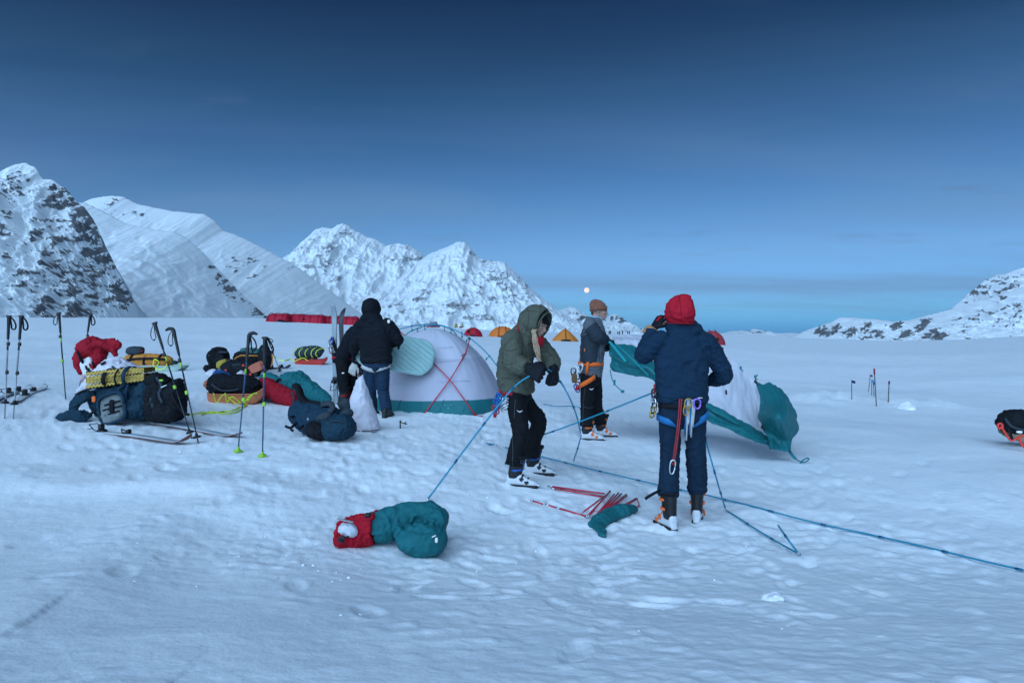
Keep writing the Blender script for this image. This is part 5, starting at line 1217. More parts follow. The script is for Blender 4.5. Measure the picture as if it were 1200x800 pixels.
# red folded poles and their bag
rp = thing('folded_pole_set', 'red folded tent pole sections fanned out on the snow', 'tent poles', hit(690, 606))
def redseg(a, b, h0=.012, h1=.012):
    pa, pb = up(hit(*a), h0), up(hit(*b), h1)
    o = MB().tube([pa, pb], .0068, 8).build('pole_section', POLER, rp)
    d = (pb - pa).normalized(); MB().tube([pa - d * .012, pa + d * .022], .0082, 8).build('ferrule', STEEL, o)
for a, b in (((622.5, 587.7), (635.6, 592)), ((640.6, 592.7), (650.6, 596)), ((653, 596.5), (687.5, 607))): redseg(a, b)
redseg((643, 571.5), (708.7, 582.5), .012, .03); redseg((647.5, 573.5), (707.5, 586), .012, .03); redseg((645, 572), (707, 584.5), .02, .045)
for k, (a, b) in enumerate((((682.5, 603.5), (715.5, 580)), ((688, 608), (713.5, 583)), ((690, 608.5), (715, 581.5)), ((697, 608), (720, 583)), ((699, 608), (719, 585)), ((703, 605), (725, 583)), ((706, 604), (727, 583)), ((708, 604), (728.5, 583)), ((711, 602), (734, 585)), ((713, 601), (735, 585)), ((722, 600), (745, 589)), ((728, 600), (747, 590.5)))):
    redseg(a, b, .02 + .004 * (k % 3), .03 + .008 * (k % 3))
c = MB(); c.tube(catmull([up(hit(745, 590), .05), up(hit(749, 594), .03), up(hit(747, 597), .02), up(hit(750, 595.5), .02)], 5), .005, 5); c.build('shock_cord', REDC, rp)
bp = [hit(695, 620), hit(703, 616), hit(715, 610), hit(730, 603), hit(742, 599)]
bagb = MB(); st = []
for k, p in enumerate(bp):
    t_ = k / 4; hgt = (.022, .045, .052, .050, .030)[k]; wd = (.055, .075, .078, .07, .05)[k]
    ax = (bp[min(k + 1, 4)] - bp[max(k - 1, 0)]).normalized(); sd = ax.cross(Z_).normalized()
    st.append((Vector(p) + Z_ * (hgt * .8), sd * wd, Z_ * hgt))
bagb.loft(st, 18, True, 2.2); fl_ = [up(hit(700, 619), .03), up(hit(705, 626), .02), up(hit(706.5, 631), .012)]
bagb.tube(fl_, [.05, .036, .022], 12, True, (1, .55), Z_)
tag(bagb.soft('pole_bag', TEALB, None, .0075, 3, [crumple(11, .008, 3), lumps(26, .004, 5)], bp[2]), 'small teal pole bag lying over the red pole sections', 'bag')
# the big stuff sack in front
sk = hit(470, 652); ds = sk.y
sack = thing('stuff_sack', 'teal stuff sack with red collar slumped on the snow in front', 'stuff sack', up(hit(470, 640), 0))
q = lambda u, v, dy=0.0: W(u, v, ds + dy)
b = MB()
b.tube(catmull([q(436, 619, .20), q(452, 615, .22), q(475, 606, .27), (q(500, 602, .30)), (q(516, 603, .28))], 4), list(np.interp(np.linspace(0, 1, 17), [0, .2, .5, .8, 1], [.100, .115, .100, .085, .060])), 18)
b.tube(catmull([q(516, 604, .28), q(510, 613, .16), q(496, 624, .08), q(488, 632, .06), q(484, 638, .06)], 4), list(np.interp(np.linspace(0, 1, 17), [0, .3, .6, 1], [.060, .085, .125, .105])), 18)
b.ell(q(494, 632, .03), (.172, 0, 0), (0, .15, 0), (0, 0, .118)); b.ell(q(474, 622, .12), (.075, 0, 0), (0, .10, 0), (0, 0, .08))
def dent(c, rr_, dep):
    c = np.array(c)
    return lambda P: -dep * np.exp(-(np.linalg.norm(P - c, axis=1) / rr_) ** 2)
body_s = b.soft('sack_body', TEALB, sack, .009, 4, [dent(q(474, 612, .08), .055, .06), dent(q(488, 608.5, .12), .06, .05), dent(q(503, 609.5, .12), .05, .035), creases(q(480, 612, .1), (.4, 0, 1), .16, 46, .014, 4), creases(q(497, 618, 0), (1, 0, -.4), .14, 40, .010, 8), crumple(6, .012, 3), creases(q(455, 612, .1), (1, 0, .25), .2, 30, .009, 12)])
b = MB(); b.loft([(q(440, 618, .2), Vector((.1, .35, 1)).normalized() * .118, Vector((.1, 1, -.3)).normalized() * .125), (q(425, 621, .17), Vector((.1, .3, 1)).normalized() * .118, Vector((.3, 1, -.2)).normalized() * .13), (q(408, 624, .14), Vector((.1, .3, 1)).normalized() * .105, Vector((.3, 1, -.2)).normalized() * .12), (q(399, 624, .12), Vector((.05, .3, 1)).normalized() * .095, Vector((.3, 1, -.2)).normalized() * .11),
                (q(403, 624, .13), Vector((.05, .3, 1)).normalized() * .072, Vector((.3, 1, -.2)).normalized() * .085), (q(420, 622, .16), Vector((.1, .3, 1)).normalized() * .07, Vector((.3, 1, -.2)).normalized() * .08)], 24)
col_ = b.soft('collar', RED, sack, .008, 3, [creases(q(415, 622, .1), (1, 0, .1), .18, 50, .007, 4), crumple(10, .012, 6)])
b = MB(); b.ell(q(408, 620.5, .045), (.062, 0, -.012), (0, .05, 0), (0, 0, .040)); b.soft('white_lining', mat('white_nylon', (.62, .62, .66), .7, .08, 8, .2, 60), sack, .007, 3, [crumple(14, .012, 2)])
MB().rbox(q(431, 603.5, .05), X_ * .02, Y_ * .02, Z_ * .015).build('toggle', BLACKPL, sack)
c = MB(); c.tube(catmull([q(398, 629, 0), q(402, 632, -.02), q(399, 634, -.02), q(404, 630, -.01), q(409, 628, 0)], 5), .006, 5); c.rbox(q(401, 630, -.03), X_ * .022, Y_ * .015, Z_ * .01); c.rbox(q(399, 633.5, -.02), Vector((.02, 0, -.01)), Y_ * .01, Z_ * .008); c.build('drawcord', BLACKPL, sack)
MB().rbox(q(404.5, 609.5, .01), Vector((.055, 0, -.012)), Y_ * .01, Z_ * .005).build('tape', mat('grey_tape', (.3, .3, .32), .7), sack)
c = MB(); c.rbox(q(511.5, 632.5, -.085), X_ * .010, Y_ * .01, Z_ * .017, 3); c.rbox(q(508.5, 628, -.092), Vector((.014, 0, .006)), Y_ * .008, Z_ * .004, 3); c.build('white_print', LOGOW, sack)
# ---------------------------------------------------------------- ski poles
SILV = mat('grey_shaft', (.28, .29, .31), .4, .1, metal=.4, spec=.5)
DARKSH = mat('dark_shaft', (.012, .014, .018), .4, .15, spec=.5)
BLUESH = mat('blue_shaft', (.02, .06, .13), .4, .1, spec=.5)
def ski_pole(label, base, top, dd, shafts, grip='loop', basket=None, group='ski poles standing in the snow', r=.009, bz=.05, side=1, locks=LIME):
    b = hit(*base); t = W(top[0], top[1], b.y + dd); t_ = thing('ski_pole', label, 'ski pole', b, group)
    ax = (t - b).normalized(); L = (t - b).length; b0 = b - ax * .10
    P = lambda s, o=Vector((0, 0, 0)): b + ax * s * L + o
    sx = perp(X_, ax).normalized() * side
    MB().tube([b0, P(.45)], r * .8, 8).build('lower_shaft', shafts[0], t_)
    MB().tube([P(.42), P(.84)], r, 8).build('upper_shaft', shafts[1], t_)
    for s in (.44, .72): MB().rbox(P(s, sx * .006), sx * .016, perp(Y_, ax).normalized() * .014, ax * .022).build('lock', BLACKPL if s > .5 else locks, t_)
    MB().tube([P(.66), P(.70)], r * 1.15, 8).build('shaft_band', locks, t_)
    g = MB(); g.tube([P(.76), P(.78), P(.90), P(.955), P(.985)], [.012, .015, .0165, .019, .021], 10)
    if grip == 'hook': g.tube([P(.985), P(1.0, sx * .012), P(1.01, sx * .045), P(1.0, sx * .085)], [.021, .022, .019, .012], 10)
    else: g.rbox(P(.992), sx * .034, perp(Y_, ax).normalized() * .018, ax * .012, 3)
    g.soft('grip', BLACKPL, t_, .006, 2)
    st = catmull([P(.985, sx * .015), P(.95, sx * .06), P(.90, sx * .085), P(.865, sx * .075), P(.87, sx * .04), P(.92, sx * .03), P(.975, sx * .015)], 4)
    if grip != 'none': MB()._strap(st, .02, .004, perp(sx, ax) * 1.0 if False else -Y_ * .2 + sx).build('wrist_strap', BLACKW, t_)
    c = P(.005 + bz); bk = MB(); n = 10
    bk.tube([c - ax * .012, c + ax * .012], [.040, .034], 12); bk.tube([c, c + ax * .04], [.02, .012], 10)
    for k in range(5): a = k * 1.2566; bk.rbox(c + sx * math.cos(a) * .034 + sx.cross(ax) * math.sin(a) * .034, sx * .012, Y_ * .012, ax * .006, 3, 10, 6)
    bk.build('basket', basket or BLACKPL, t_)
    return t_
ski_pole('leftmost silver-black ski pole standing by the left edge', (5.5, 489), (10.5, 369.5), .05, (SILV, SILV), 'loop', None, side=1, bz=.14, locks=BLACKPL)
ski_pole('silver-black ski pole right beside the leftmost one', (15.5, 490.5), (25, 369.5), .05, (SILV, SILV), 'loop', None, side=1, bz=.14, locks=BLACKPL)
ski_pole('dark ski pole standing alone left of the red bag', (77, 467.5), (69, 366), .05, (DARKSH, DARKSH), 'loop', None, side=-1, bz=-.05)
ski_pole('dark ski pole leaning right just in front of the red bag', (92.5, 458), (106, 368), .1, (DARKSH, DARKSH), 'loop', None, side=1, bz=-.06)
ski_pole('black ski pole leaning left over the black backpack', (225, 514), (181, 377.5), .15, (DARKSH, DARKSH), 'loop', None, side=-1)
ski_pole('black ski pole with lime grip top, leaning left beside its twin', (232.5, 519.5), (203, 385), .1, (DARKSH, DARKSH), 'hook', None, side=-1)
ski_pole('blue-black ski pole with hooked grip and lime basket', (278.8, 530), (292, 391), .1, (BLUESH, BLUESH), 'hook', LIME, side=1, bz=.008)
ski_pole('blue-black ski pole upright with lime basket, nearest the camp centre', (307.5, 535.5), (310.5, 394.5), .0, (BLUESH, BLUESH), 'loop', LIME, side=1, bz=.008)
ski_pole('small far ski pole leaning beside the black pack and far skis', (328.5, 436), (313.5, 396), -.2, (DARKSH, DARKSH), 'loop', None, side=1)
# ---------------------------------------------------------------- skis
TOPG = mat('grey_ski_top', (.40, .44, .46), .35, .12, 5, spec=.5)
TOPW = mat('pale_ski_top', (.55, .57, .58), .35, .15, 4, spec=.5)
TOPD = mat('dark_ski_top', (.03, .03, .035), .35, .2, 5, spec=.5)
SKIRED = mat('red_ski_edge', (.17, .045, .04), .45, .1, spec=.5)
def ski(label, tail, tip, up_, L, m, em, group=None, binds=(.42, .60), lift=.0, wd=1.0, curl=.09):
    """one ski from tail to tip (points of the place); up_ is the side the topsheet faces"""
    a, b = Vector(tail), Vector(tip); ax = (b - a).normalized(); u_ = perp(up_, ax).normalized(); s = ax.cross(u_)
    t_ = thing('ski', label, 'ski', a, group); P = lambda x, y=0, z=0: a + ax * x * L + s * y + u_ * z
    top = MB(); edge = MB(); st = []; se = []
    for x in np.linspace(0, 1, 34):
        w = np.interp(x, [0, .015, .06, .45, .80, .90, .96, .99, 1.0], [.03, .045, .052, .044, .055, .060, .054, .040, .016]) * wd
        z = (max(0, (x - .86) / .14)) ** 2 * curl + .012 * math.sin(math.pi * min(1, x / .86)) + (max(0, (.05 - x) / .05)) ** 2 * .015
        th = np.interp(x, [0, .45, .9, 1], [.006, .011, .005, .003])
        st.append((P(x, 0, z + th), s * w * .96, u_ * th)); se.append((P(x, 0, z - .001), s * w, u_ * .0045))
    top.loft(st, 10, True, 5); edge.loft(se, 10, True, 5)
    top.build('topsheet', m, t_); edge.build('edge', em, t_)
    for k, x in enumerate(binds):
        bd = MB()
        if k: bd.rbox(P(x, 0, .035), ax * .05, s * .035, u_ * .014, 4); bd.rbox(P(x + .02, 0, .06), ax * .02, s * .028, u_ * .022, 3); bd.tube([P(x - .02, -.03, .05), P(x - .05, 0, .075), P(x - .02, .03, .05)], .008, 6)
        else: bd.rbox(P(x, 0, .035), ax * .055, s * .036, u_ * .014, 4); bd.rbox(P(x - .01, 0, .075), ax * .028, s * .032, u_ * .035, 3); bd.tube([P(x - .05, -.045, .05), P(x - .09, -.05, .10), P(x - .09, .05, .10), P(x - .05, .045, .05)], .006, 6)
        bd.build('binding', BLACKPL, t_)
    brk = MB()
    for sg in (-1, 1): brk.tube([P(binds[0], sg * .05, .03), P(binds[0] - .05, sg * .065, .06), P(binds[0] - .09, sg * .065, .05)], .005, 6)
    brk.build('brake_arm', BLACKPL, t_)
    return t_
a, b = hit(394, 473), W(391.5, 355.5, hit(394, 473).y + .05)
dv = (b - a).normalized(); ski('upright pale grey ski standing in the snow by the stooping person', a - dv * .15, b, Vector((-.25, -1, 0)), (b - a).length + .15, mat('steel_grey_ski_top', (.24, .28, .30), .4, .15, 5, spec=.5), SKIRED, None, (.30, .52), curl=.06, wd=.82)
a2, b2 = a + Vector((.06, .12, 0)), W(399.5, 360, a.y + .22); dv = (b2 - a2).normalized()
ski('upright ski with black base turned out, behind the pale one', a2 - dv * .15, b2, Vector((.35, 1, 0)), (b2 - a2).length + .15, TOPD, TOPD, None, (.30, .52), curl=.12, wd=.75)
def lay(label, t0, t1, L, m, em, z0=.0, z1=.0, **k):
    a, b = up(hit(*t0), z0), up(hit(*t1), z1)
    return ski(label, a, b, Z_, (b - a).length, m, em, None, **k)
lay('far-left pale ski lying flat, the left of the pair', (-14, 474), (35, 455.5), 1.7, TOPW, TOPD, .02, .01, binds=(.45, .68), curl=.05)
lay('pale ski lying flat right of its mate behind the silver poles', (18, 473), (52.5, 455.5), 1.7, TOPW, TOPD, .02, .02, binds=(.30, .58), curl=.05)
lay('grey ski with black tip half sunk in snow, nearest the viewer', (96, 501), (224, 522), 1.7, TOPG, SKIRED, -.045, .02, binds=(.20, .43), curl=.10)
lay('grey ski with red edge half sunk behind the two leaning poles', (155, 488.5), (283, 513.5), 1.7, TOPG, SKIRED, -.045, .005, binds=(.14, .34), curl=.06)
lay('dark ski lying in the snow near the far small pole', (296, 436), (340, 431), 1.7, TOPD, TOPD, .01, .02, binds=(.5, .75), curl=.05)
lay('thin grey ski lying behind the orange sled', (288, 444), (330, 444), 1.7, TOPG, TOPD, .01, .01, binds=(.3, .5), curl=.05)
# ---------------------------------------------------------------- bags, packs and sleds
PKBLUE = mat('slate_blue_pack', (.008, .032, .052), .8, .16, 8, .25, 110)
PKBLK = mat('black_pack', (.006, .007, .010), .8, .3, 8, .25, 110)
PKGREY = mat('grey_mesh', (.16, .18, .18), .85, .15, 20, .3, 200)
PKTEAL = mat('deep_teal_pack', (.007, .030, .055), .75, .15, 8, .25, 90)
WHITEN = mat('white_sack', (.62, .575, .62), .75, .05, 5, .25, 40)
YELPAD = mat('mustard_foam', (.50, .33, .08), .8, .08, 14)
MUST = mat('mustard_bag', (.34, .25, .04), .8, .12)
TERRA = mat('terracotta_foam', (.42, .13, .08), .85, .1)
ORSLED = mat('orange_sled', (.62, .20, .085), .55, .12, 5, spec=.4)
RDSLED = mat('red_sled', (.60, .05, .04), .5, .1, 5, spec=.4)
ORDUF = mat('orange_duffel', (.50, .19, .035), .8, .12, 8, .25, 90)
GREYS = mat('charcoal_sack', (.030, .042, .052), .8, .12, 9, .2, 90)
REDPK = mat('red_pack', (.30, .007, .018), .85, .14, 8, .25, 90)
CLEARS = mat('pale_green_sled', (.42, .52, .46), .4, .08, spec=.5)
def at(u, v, d): return W(u, v, d)
def cr_(seed, a=.010): return [crumple(7, a, seed), crumple(16, a * .45, seed + 3), lumps(24, .003, seed + 5)]
def ribbon(name, pts, w, m, parent, up_=-Y_, th=.006): return MB()._strap(catmull(pts, 4), w, th, up_).build(name, m, parent)
# -- heap on the left
b0 = hit(140, 497); D = b0.y; g = lambda u, v, dy=0.0: W(u, v, D + dy)
k_ = D / FPX
t = thing('backpack', 'big slate-blue backpack lying on its side, hip belt spread left', 'backpack', hit(130, 495))
b = MB(); b.tube(catmull([g(112, 474, .25), g(128, 470, .25), g(150, 466, .25), g(172, 468, .28), g(182, 474, .30)], 4), list(np.interp(np.linspace(0, 1, 17), [0, .25, .6, .85, 1], [.13, .22, .26, .22, .13])), 18)
b.ell(g(163, 477, .05), (.20, 0, 0), (0, .16, 0), (0, 0, .14)); b.ell(g(142, 458, .22), (.22, 0, .05), (0, .18, 0), (0, 0, .13)); b.ell(g(172, 462, .1), (.13, 0, -.04), (0, .15, 0), (0, 0, .15))
b.soft('pack_body', PKBLUE, t, .011, 4, cr_(5, .020) + [creases(g(165, 462, 0), (.5, 0, 1), .3, 30, .012, 3)])
b = MB(); b.rbox(g(131, 478, -.06), X_ * .155 + Z_ * .05, Vector((.1, 1, .2)) * .06, Vector((-.035, .02, .165)), 3.2); b.soft('back_panel', PKGREY, t, .010, 3, cr_(6, .012))
fr = MB()
se_ = lambda x: math.copysign(abs(x) ** .55, x)
L = [g(131, 478, -.115) + X_ * (.15 * se_(math.cos(a)) - .035 * se_(math.sin(a))) + Z_ * (.165 * se_(math.sin(a)) + .05 * se_(math.cos(a))) for a in np.linspace(0, 6.283, 41)]
fr.tube(L, .020, 8); fr.build('panel_rim', PKTEAL, t)
b = MB()
for dz, wd_ in ((.06, .10), (.0, .12), (-.06, .09)): b.rbox(g(131.5, 478, -.125) + Z_ * dz, X_ * wd_ + Z_ * .03, Y_ * .012, Z_ * .012)
b.rbox(g(131, 476, -.13), X_ * .028, Y_ * .016, Z_ * .08); b.build('harness_webbing', PKBLK, t)
for pts, r_ in (([g(103, 484, -.02), g(95, 488, -.1), g(82, 486, -.12), g(70, 491, -.1), g(62, 497, -.08)], (.075, .080, .06, .055, .02)), ([g(112, 462, .1), g(98, 465, .02), g(88, 473, -.02), g(86, 482, -.02), g(93, 486, -.04)], (.05, .065, .06, .05, .04))):
    mb = MB(); c = catmull(pts, 4); mb.tube(c, list(np.interp(np.linspace(0, 1, len(c)), np.linspace(0, 1, 5), r_)), 12, True, (1, .45), -Y_); mb.soft('hip_belt', PKBLUE, t, .010, 3, cr_(8, .010))
ribbon('strap', [g(104, 464, 0), g(112, 470, -.06), g(112, 480, -.1), g(104, 486, -.1)], .03, PKBLK, t)
ribbon('strap', [g(88, 463, 0), g(95, 459, 0), g(106, 455, .02), g(118, 452, .03)], .025, PKBLK, t)
MB().rbox(g(110, 467.5, -.09), X_ * .022, Y_ * .012, Z_ * .035).build('orange_tag', ORANGEP, t)
ribbon('strap', [g(150, 450, .0), g(147, 462, -.02), g(150, 478, -.06), g(160, 486, -.1)], .035, PKTEAL, t)
ribbon('strap', [g(146, 450, .0), g(138, 458, .0), g(146, 470, -.02)], .03, PKTEAL, t)
# yellow accordion foam pad
t = thing('foam_pad', 'folded yellow accordion foam pad strapped on the slate-blue backpack', 'foam pad', g(142, 448, .1))
for k in range(5):
    z0 = k * .033 - .08
    P = np.zeros((9, 60, 3)); ctr = g(142, 441.5, .12); ex_ = (X_ * 1.0 + Z_ * .10 + Y_ * .12).normalized()
    for i in range(9):
        for j in range(60):
            x = (j / 59 - .5) * .66; y = (i / 8 - .5) * .26
            bz_ = .010 * math.sin(j * 1.75 + (i % 2) * 1.6 + k) * math.cos(i * 1.57)
            P[i, j] = ctr + ex_ * x + Y_ * y + Z_ * (z0 + bz_ + .012 * math.sin(k * 2.1 + x * 4))
    Pt = P.copy(); Pt[:, :, 2] += .032
    Q = np.concatenate([P[:, ::1], Pt[::-1], P[:1]], 0)
    grid_obj('pad_fold', Q, YELPAD, t, None, False)
for u in (130, 143.5, 153):
    c = g(u, 441.5 - (u - 142) * .12, .1); L = [c + Vector((.01 * math.sin(a), .165 * math.cos(a), .115 * math.sin(a))) for a in np.linspace(0, 6.283, 21)]
    MB()._strap(L, .045 if u != 143.5 else .02, .008, [x - c for x in L]).build('strap', PKBLK if u != 153 else PKTEAL, t)
# white sack behind
t = thing('sack', 'crumpled white sack spread behind the yellow foam pad', 'sack', g(135, 455, .6))
b = MB(); st = []
for u, v0, v1, dp in ((93, 456, 461, .08), (102, 446, 460, .14), (113, 434, 458, .18), (122, 424, 456, .2), (130, 417.5, 454, .2), (140, 419, 452, .2), (152, 425, 450, .2), (165, 431, 450, .17), (178, 436, 449, .12), (187, 440, 446, .06)):
    st.append((g(u, (v0 + v1) / 2, .55), Z_ * (v1 - v0) / 2 * (D + .55) / FPX, Y_ * dp))
b.loft(st, 20, True, 2.0)
b.soft('sack_body', WHITEN, t, .013, 3, [creases(g(140, 430, .4), (.6, 0, 1), .4, 24, .012, 4), creases(g(115, 440, .4), (1, 0, .3), .4, 20, .010, 4), crumple(4, .015, 12)])
ribbon('strap', [g(131, 429, .34), g(138, 434, .34), g(146, 438, .36)], .025, GREYS, t); ribbon('strap', [g(118, 427, .36), g(124, 424, .36)], .03, PKBLK, t)
# red bag with a white printed patch
t = thing('duffel_bag', 'red bag with hood-like flap and white printed patch', 'bag', g(112, 446, .9))
b = MB(); b.tube(catmull([g(101, 438, .95), g(104, 425, .95), g(108, 412, .95), (g(118, 405, .95))], 4), list(np.interp(np.linspace(0, 1, 13), [0, .4, .8, 1], [.10, .19, .19, .12])), 16)
b.ell(g(124, 404.5, .9), (.16, 0, -.02), (0, .14, 0), (0, 0, .07)); b.tube([g(128, 402, .85), g(136, 404, .8), g(141, 405, .78)], [.07, .06, .03], 12, True, (1, .5), -Y_)
b.tube([g(117, 408, .9), g(115, 420, .85), g(112, 434, .85), g(107, 440, .85)], [.07, .08, .09, .07], 12); b.tube([g(131, 406, .85), g(134, 412, .82), (g(136, 417, .8))], [.05, .035, .015], 10)
b.soft('bag_body', REDPK, t, .013, 3, cr_(15, .022))
pt = thing('x', None, None) if False else None
b = MB(); b.rbox(g(104, 432, .78), X_ * .075 + Z_ * .04, Y_ * .035, Vector((-.045, .0, .13)), 5); pp = b.soft('white_patch', mat('white_patch', (.68, .66, .66), .7, .05), t, .009, 2, cr_(4, .006))
for k, (u, v, m_) in enumerate(((101.5, 431, PKBLK), (104.5, 434, PKBLK), (106, 428.5, REDPK), (108.5, 430.5, REDPK), (103, 437.5, PKBLK), (109, 426.5, PKBLK), (107, 437, GREYS))): MB().rbox(g(u, v, .735 - .002 * k), Vector((.010, 0, .008)), Y_ * .012, Vector((-.014, 0, .030)), 5).build('print_mark', m_, pp)
b = MB(); b.ell(g(100.5, 443, .8), (.06, 0, 0), (0, .1, 0), (0, 0, .06)); b.soft('pink_flap', mat('faded_pink', (.50, .36, .38), .8, .08), t, .012, 2, cr_(3, .01))
MB().tube([g(90, 410.5, .7), g(95, 421, .72), (g(97.5, 425, .75))], [.016, .02, .018], 8).build('handle', PKBLK, t)
MB().tube([g(89.6, 409.6, .7), g(91, 412.5, .7)], [.018, .018], 8).build('handle_end', REDPK, t)
# black pack
t = thing('backpack', 'black backpack standing under the two leaning ski poles', 'backpack', hit(195, 489))
b = MB(); b.rbox(g(187, 468, .05), X_ * .155, Y_ * .15, Z_ * .27 + X_ * .02, 3); b.rbox(g(205, 470, .0), X_ * .11, Y_ * .14, Z_ * .23, 3); b.ell(g(184, 446, .05), (.13, 0, 0), (0, .14, 0), (0, 0, .09)); b.rbox(g(209.5, 462, .05), X_ * .055, Y_ * .10, Z_ * .19, 3); b.ell(g(196, 482, -.12), (.17, 0, 0), (0, .12, 0), (0, 0, .11))
b.soft('pack_body', PKBLK, t, .012, 3, cr_(25, .018))
ribbon('strap', [g(183, 442, -.1), g(189, 452, -.14), g(186, 462, -.14), g(190, 472, -.18)], .03, GREYS, t); ribbon('strap', [g(199, 458, -.12), g(205, 470, -.18), g(214, 483, -.16), g(222, 486, -.14)], .03, PKBLK, t)
MB().rbox(g(189, 445.5, -.12), X_ * .022, Y_ * .01, Z_ * .012).build('tag', LIME, t); MB().rbox(g(192, 452.5, -.14), X_ * .035 + Z_ * .015, Y_ * .01, Z_ * .006).build('tag', LOGOW, t)
ribbon('strap', [g(176, 455, -.05), g(177, 468, -.1), g(181, 484, -.12)], .035, GREYS, t)
# orange duffel on the pale sled with the charcoal sack on top
hD = hit(172, 436); g2 = lambda u, v, dy=0.0: W(u, v, hD.y + dy)
t = thing('sled', 'pale translucent sled loaded with the orange duffel', 'sled', hD)
def sled_mesh(c, ax, L, Wd, H, m, parent, lipw=.02):
    ax = Vector(ax).normalized(); s = ax.cross(Z_).normalized(); c = Vector(c); P = []
    for a in np.linspace(-1, 1, 22):
        row = []; taper = 1 - .25 * max(0, (a - .55) / .45) ** 2 - .08 * max(0, (-a - .7) / .3) ** 2; rise = H * .9 * max(0, (a - .6) / .4) ** 2 + H * .35 * max(0, (-a - .75) / .25) ** 2
        for x, z in ((-1.06, H), (-1.0, H * 1.02), (-.93, H * .85), (-.86, H * .25), (-.7, 0), (-.35, .015), (0, 0), (.35, .015), (.7, 0), (.86, H * .25), (.93, H * .85), (1.0, H * 1.02), (1.06, H)):
            row.append(c + ax * a * L / 2 + s * x * Wd / 2 * taper + Z_ * (z + rise * (1 - .4 * abs(x) * (z / (H + 1e-6)))))
        P.append([list(p) for p in row])
    P = np.array(P); Pi = P + np.array([0, 0, .012]); Pi[:, :, :] = Pi
    Q = np.concatenate([P, Pi[:, ::-1], P[:, :1]], 1)
    return grid_obj('sled_shell', Q, m, parent)
sled_mesh(hD + Vector((.20, .2, .0)), (1, -.1, .0), 1.15, .42, .13, CLEARS, t)
dd = g2(200, 431, -.1); MB().tube(catmull([g2(183, 430, -.1), g2(186, 424, -.14), g2(181, 421, -.14), g2(180, 428, -.15), g2(186, 433, -.15), g2(193, 431, -.15), g2(196, 426, -.1)], 5), .012, 6).build('tow_cord', YELC, t)
t = thing('duffel_bag', 'orange duffel bag with black straps on the pale sled', 'bag', g2(172, 434, .15))
b = MB(); b.tube(catmull([g2(146, 424, .2), g2(156, 424, .2), g2(175, 423.5, .2), g2(194, 425, .2), g2(201, 428, .2)], 4), list(np.interp(np.linspace(0, 1, 17), [0, .15, .7, .9, 1], [.10, .17, .17, .13, .05])), 16); b.soft('duffel_body', ORDUF, t, .013, 3, cr_(35, .014))
for u in (157, 173.5, 190): 
    c = g2(u, 424.3, .2); L = [c + Vector((.015 * math.sin(a), .18 * math.cos(a), .182 * math.sin(a))) for a in np.linspace(0, 6.283, 21)]; MB()._strap(L, .05, .010, [x - c for x in L]).build('strap', PKBLK, t)
ribbon('strap', [g2(148, 422, .02), g2(158, 420.5, -.0), g2(175, 420, 0), g2(194, 421, .02)], .05, PKBLK, t)
t = thing('stuff_sack', 'charcoal stuff sack with red tag lying on the orange duffel', 'stuff sack', g2(159, 416, .2))
b = MB(); b.rbox(g2(158.5, 410.8, .18), X_ * .185, Y_ * .11, Z_ * .095 + X_ * .01, 2.8); b.soft('sack_body', GREYS, t, .012, 3, cr_(45, .008)); MB().rbox(g2(166, 411.5, .07), X_ * .022 + Z_ * .01, Y_ * .012, Z_ * .016, 3).build('tag', REDPK, t)
t = thing('stuff_sack', 'small dark green stuff sack at the right end of the orange duffel', 'stuff sack', g2(205, 427, .1)); b = MB(); b.ell(g2(205, 424.5, .1), (.065, 0, -.01), (0, .08, 0), (0, 0, .04)); b.soft('sack_body', mat('dark_green', (.012, .045, .035), .8, .15), t, .01, 2, cr_(2, .006))
# -- middle heap
hM = hit(268, 474); g3 = lambda u, v, dy=0.0: W(u, v, hM.y + dy); DM = hM.y
t = thing('sled', 'orange plastic sled edged with yellow cord under a black bag', 'sled', hM)
sled_mesh(hM + Vector((.02, .33, -.01)), (1, .12, .0), .80, .52, .15, ORSLED, t)
b = MB()
for pts in ([(250, 461), (254, 472), (261, 463), (268, 466), (276, 473), (283, 472)], [(264, 461), (266, 472), (272, 465), (284, 473), (292, 465), (298, 461)], [(290, 470), (297, 462), (301, 461)]): b.tube(catmull([g3(u, v - .5, -.02 - .10 * (k % 2 == 0)) for k, (u, v) in enumerate(pts)], 4), .009, 6)
b.build('cord', YELC, t)
t = thing('duffel_bag', 'black bag packed into the orange sled', 'bag', g3(270, 464, .3)); b = MB(); b.tube(catmull([g3(246, 456, .3), g3(256, 452, .3), g3(275, 452, .3), g3(294, 454, .33), g3(303, 457, .35)], 4), list(np.interp(np.linspace(0, 1, 17), [0, .2, .7, 1], [.10, .18, .17, .10])), 16); b.soft('bag_body', PKBLK, t, .013, 3, cr_(55, .018))
ribbon('strap', [g3(248, 450, .12), g3(256, 456, .1), g3(266, 458, .1), g3(280, 456, .12)], .03, GREYS, t)
t = thing('jacket', 'rumpled blue jacket dropped on the black bag', 'jacket', g3(268, 444, .4)); b = MB(); b.tube(catmull([g3(250, 442, .4), g3(258, 440.5, .38), (g3(270, 445, .3)), g3(284, 447, .3)], 4), list(np.interp(np.linspace(0, 1, 13), [0, .3, .8, 1], [.04, .09, .06, .03])), 12, True, (1.2, .7), -Y_); b.soft('jacket_body', mat('royal_blue', (.012, .055, .16), .8, .15, 8, .2, 90), t, .011, 3, cr_(65, .016))
c = MB(); c.tube(catmull([g3(244, 449, .25), g3(250, 442, .3), g3(256, 437.5, .35), g3(266, 439, .3), (g3(273, 442, .28))], 4), .010, 6); c.build('lime_cord', YELC, t)
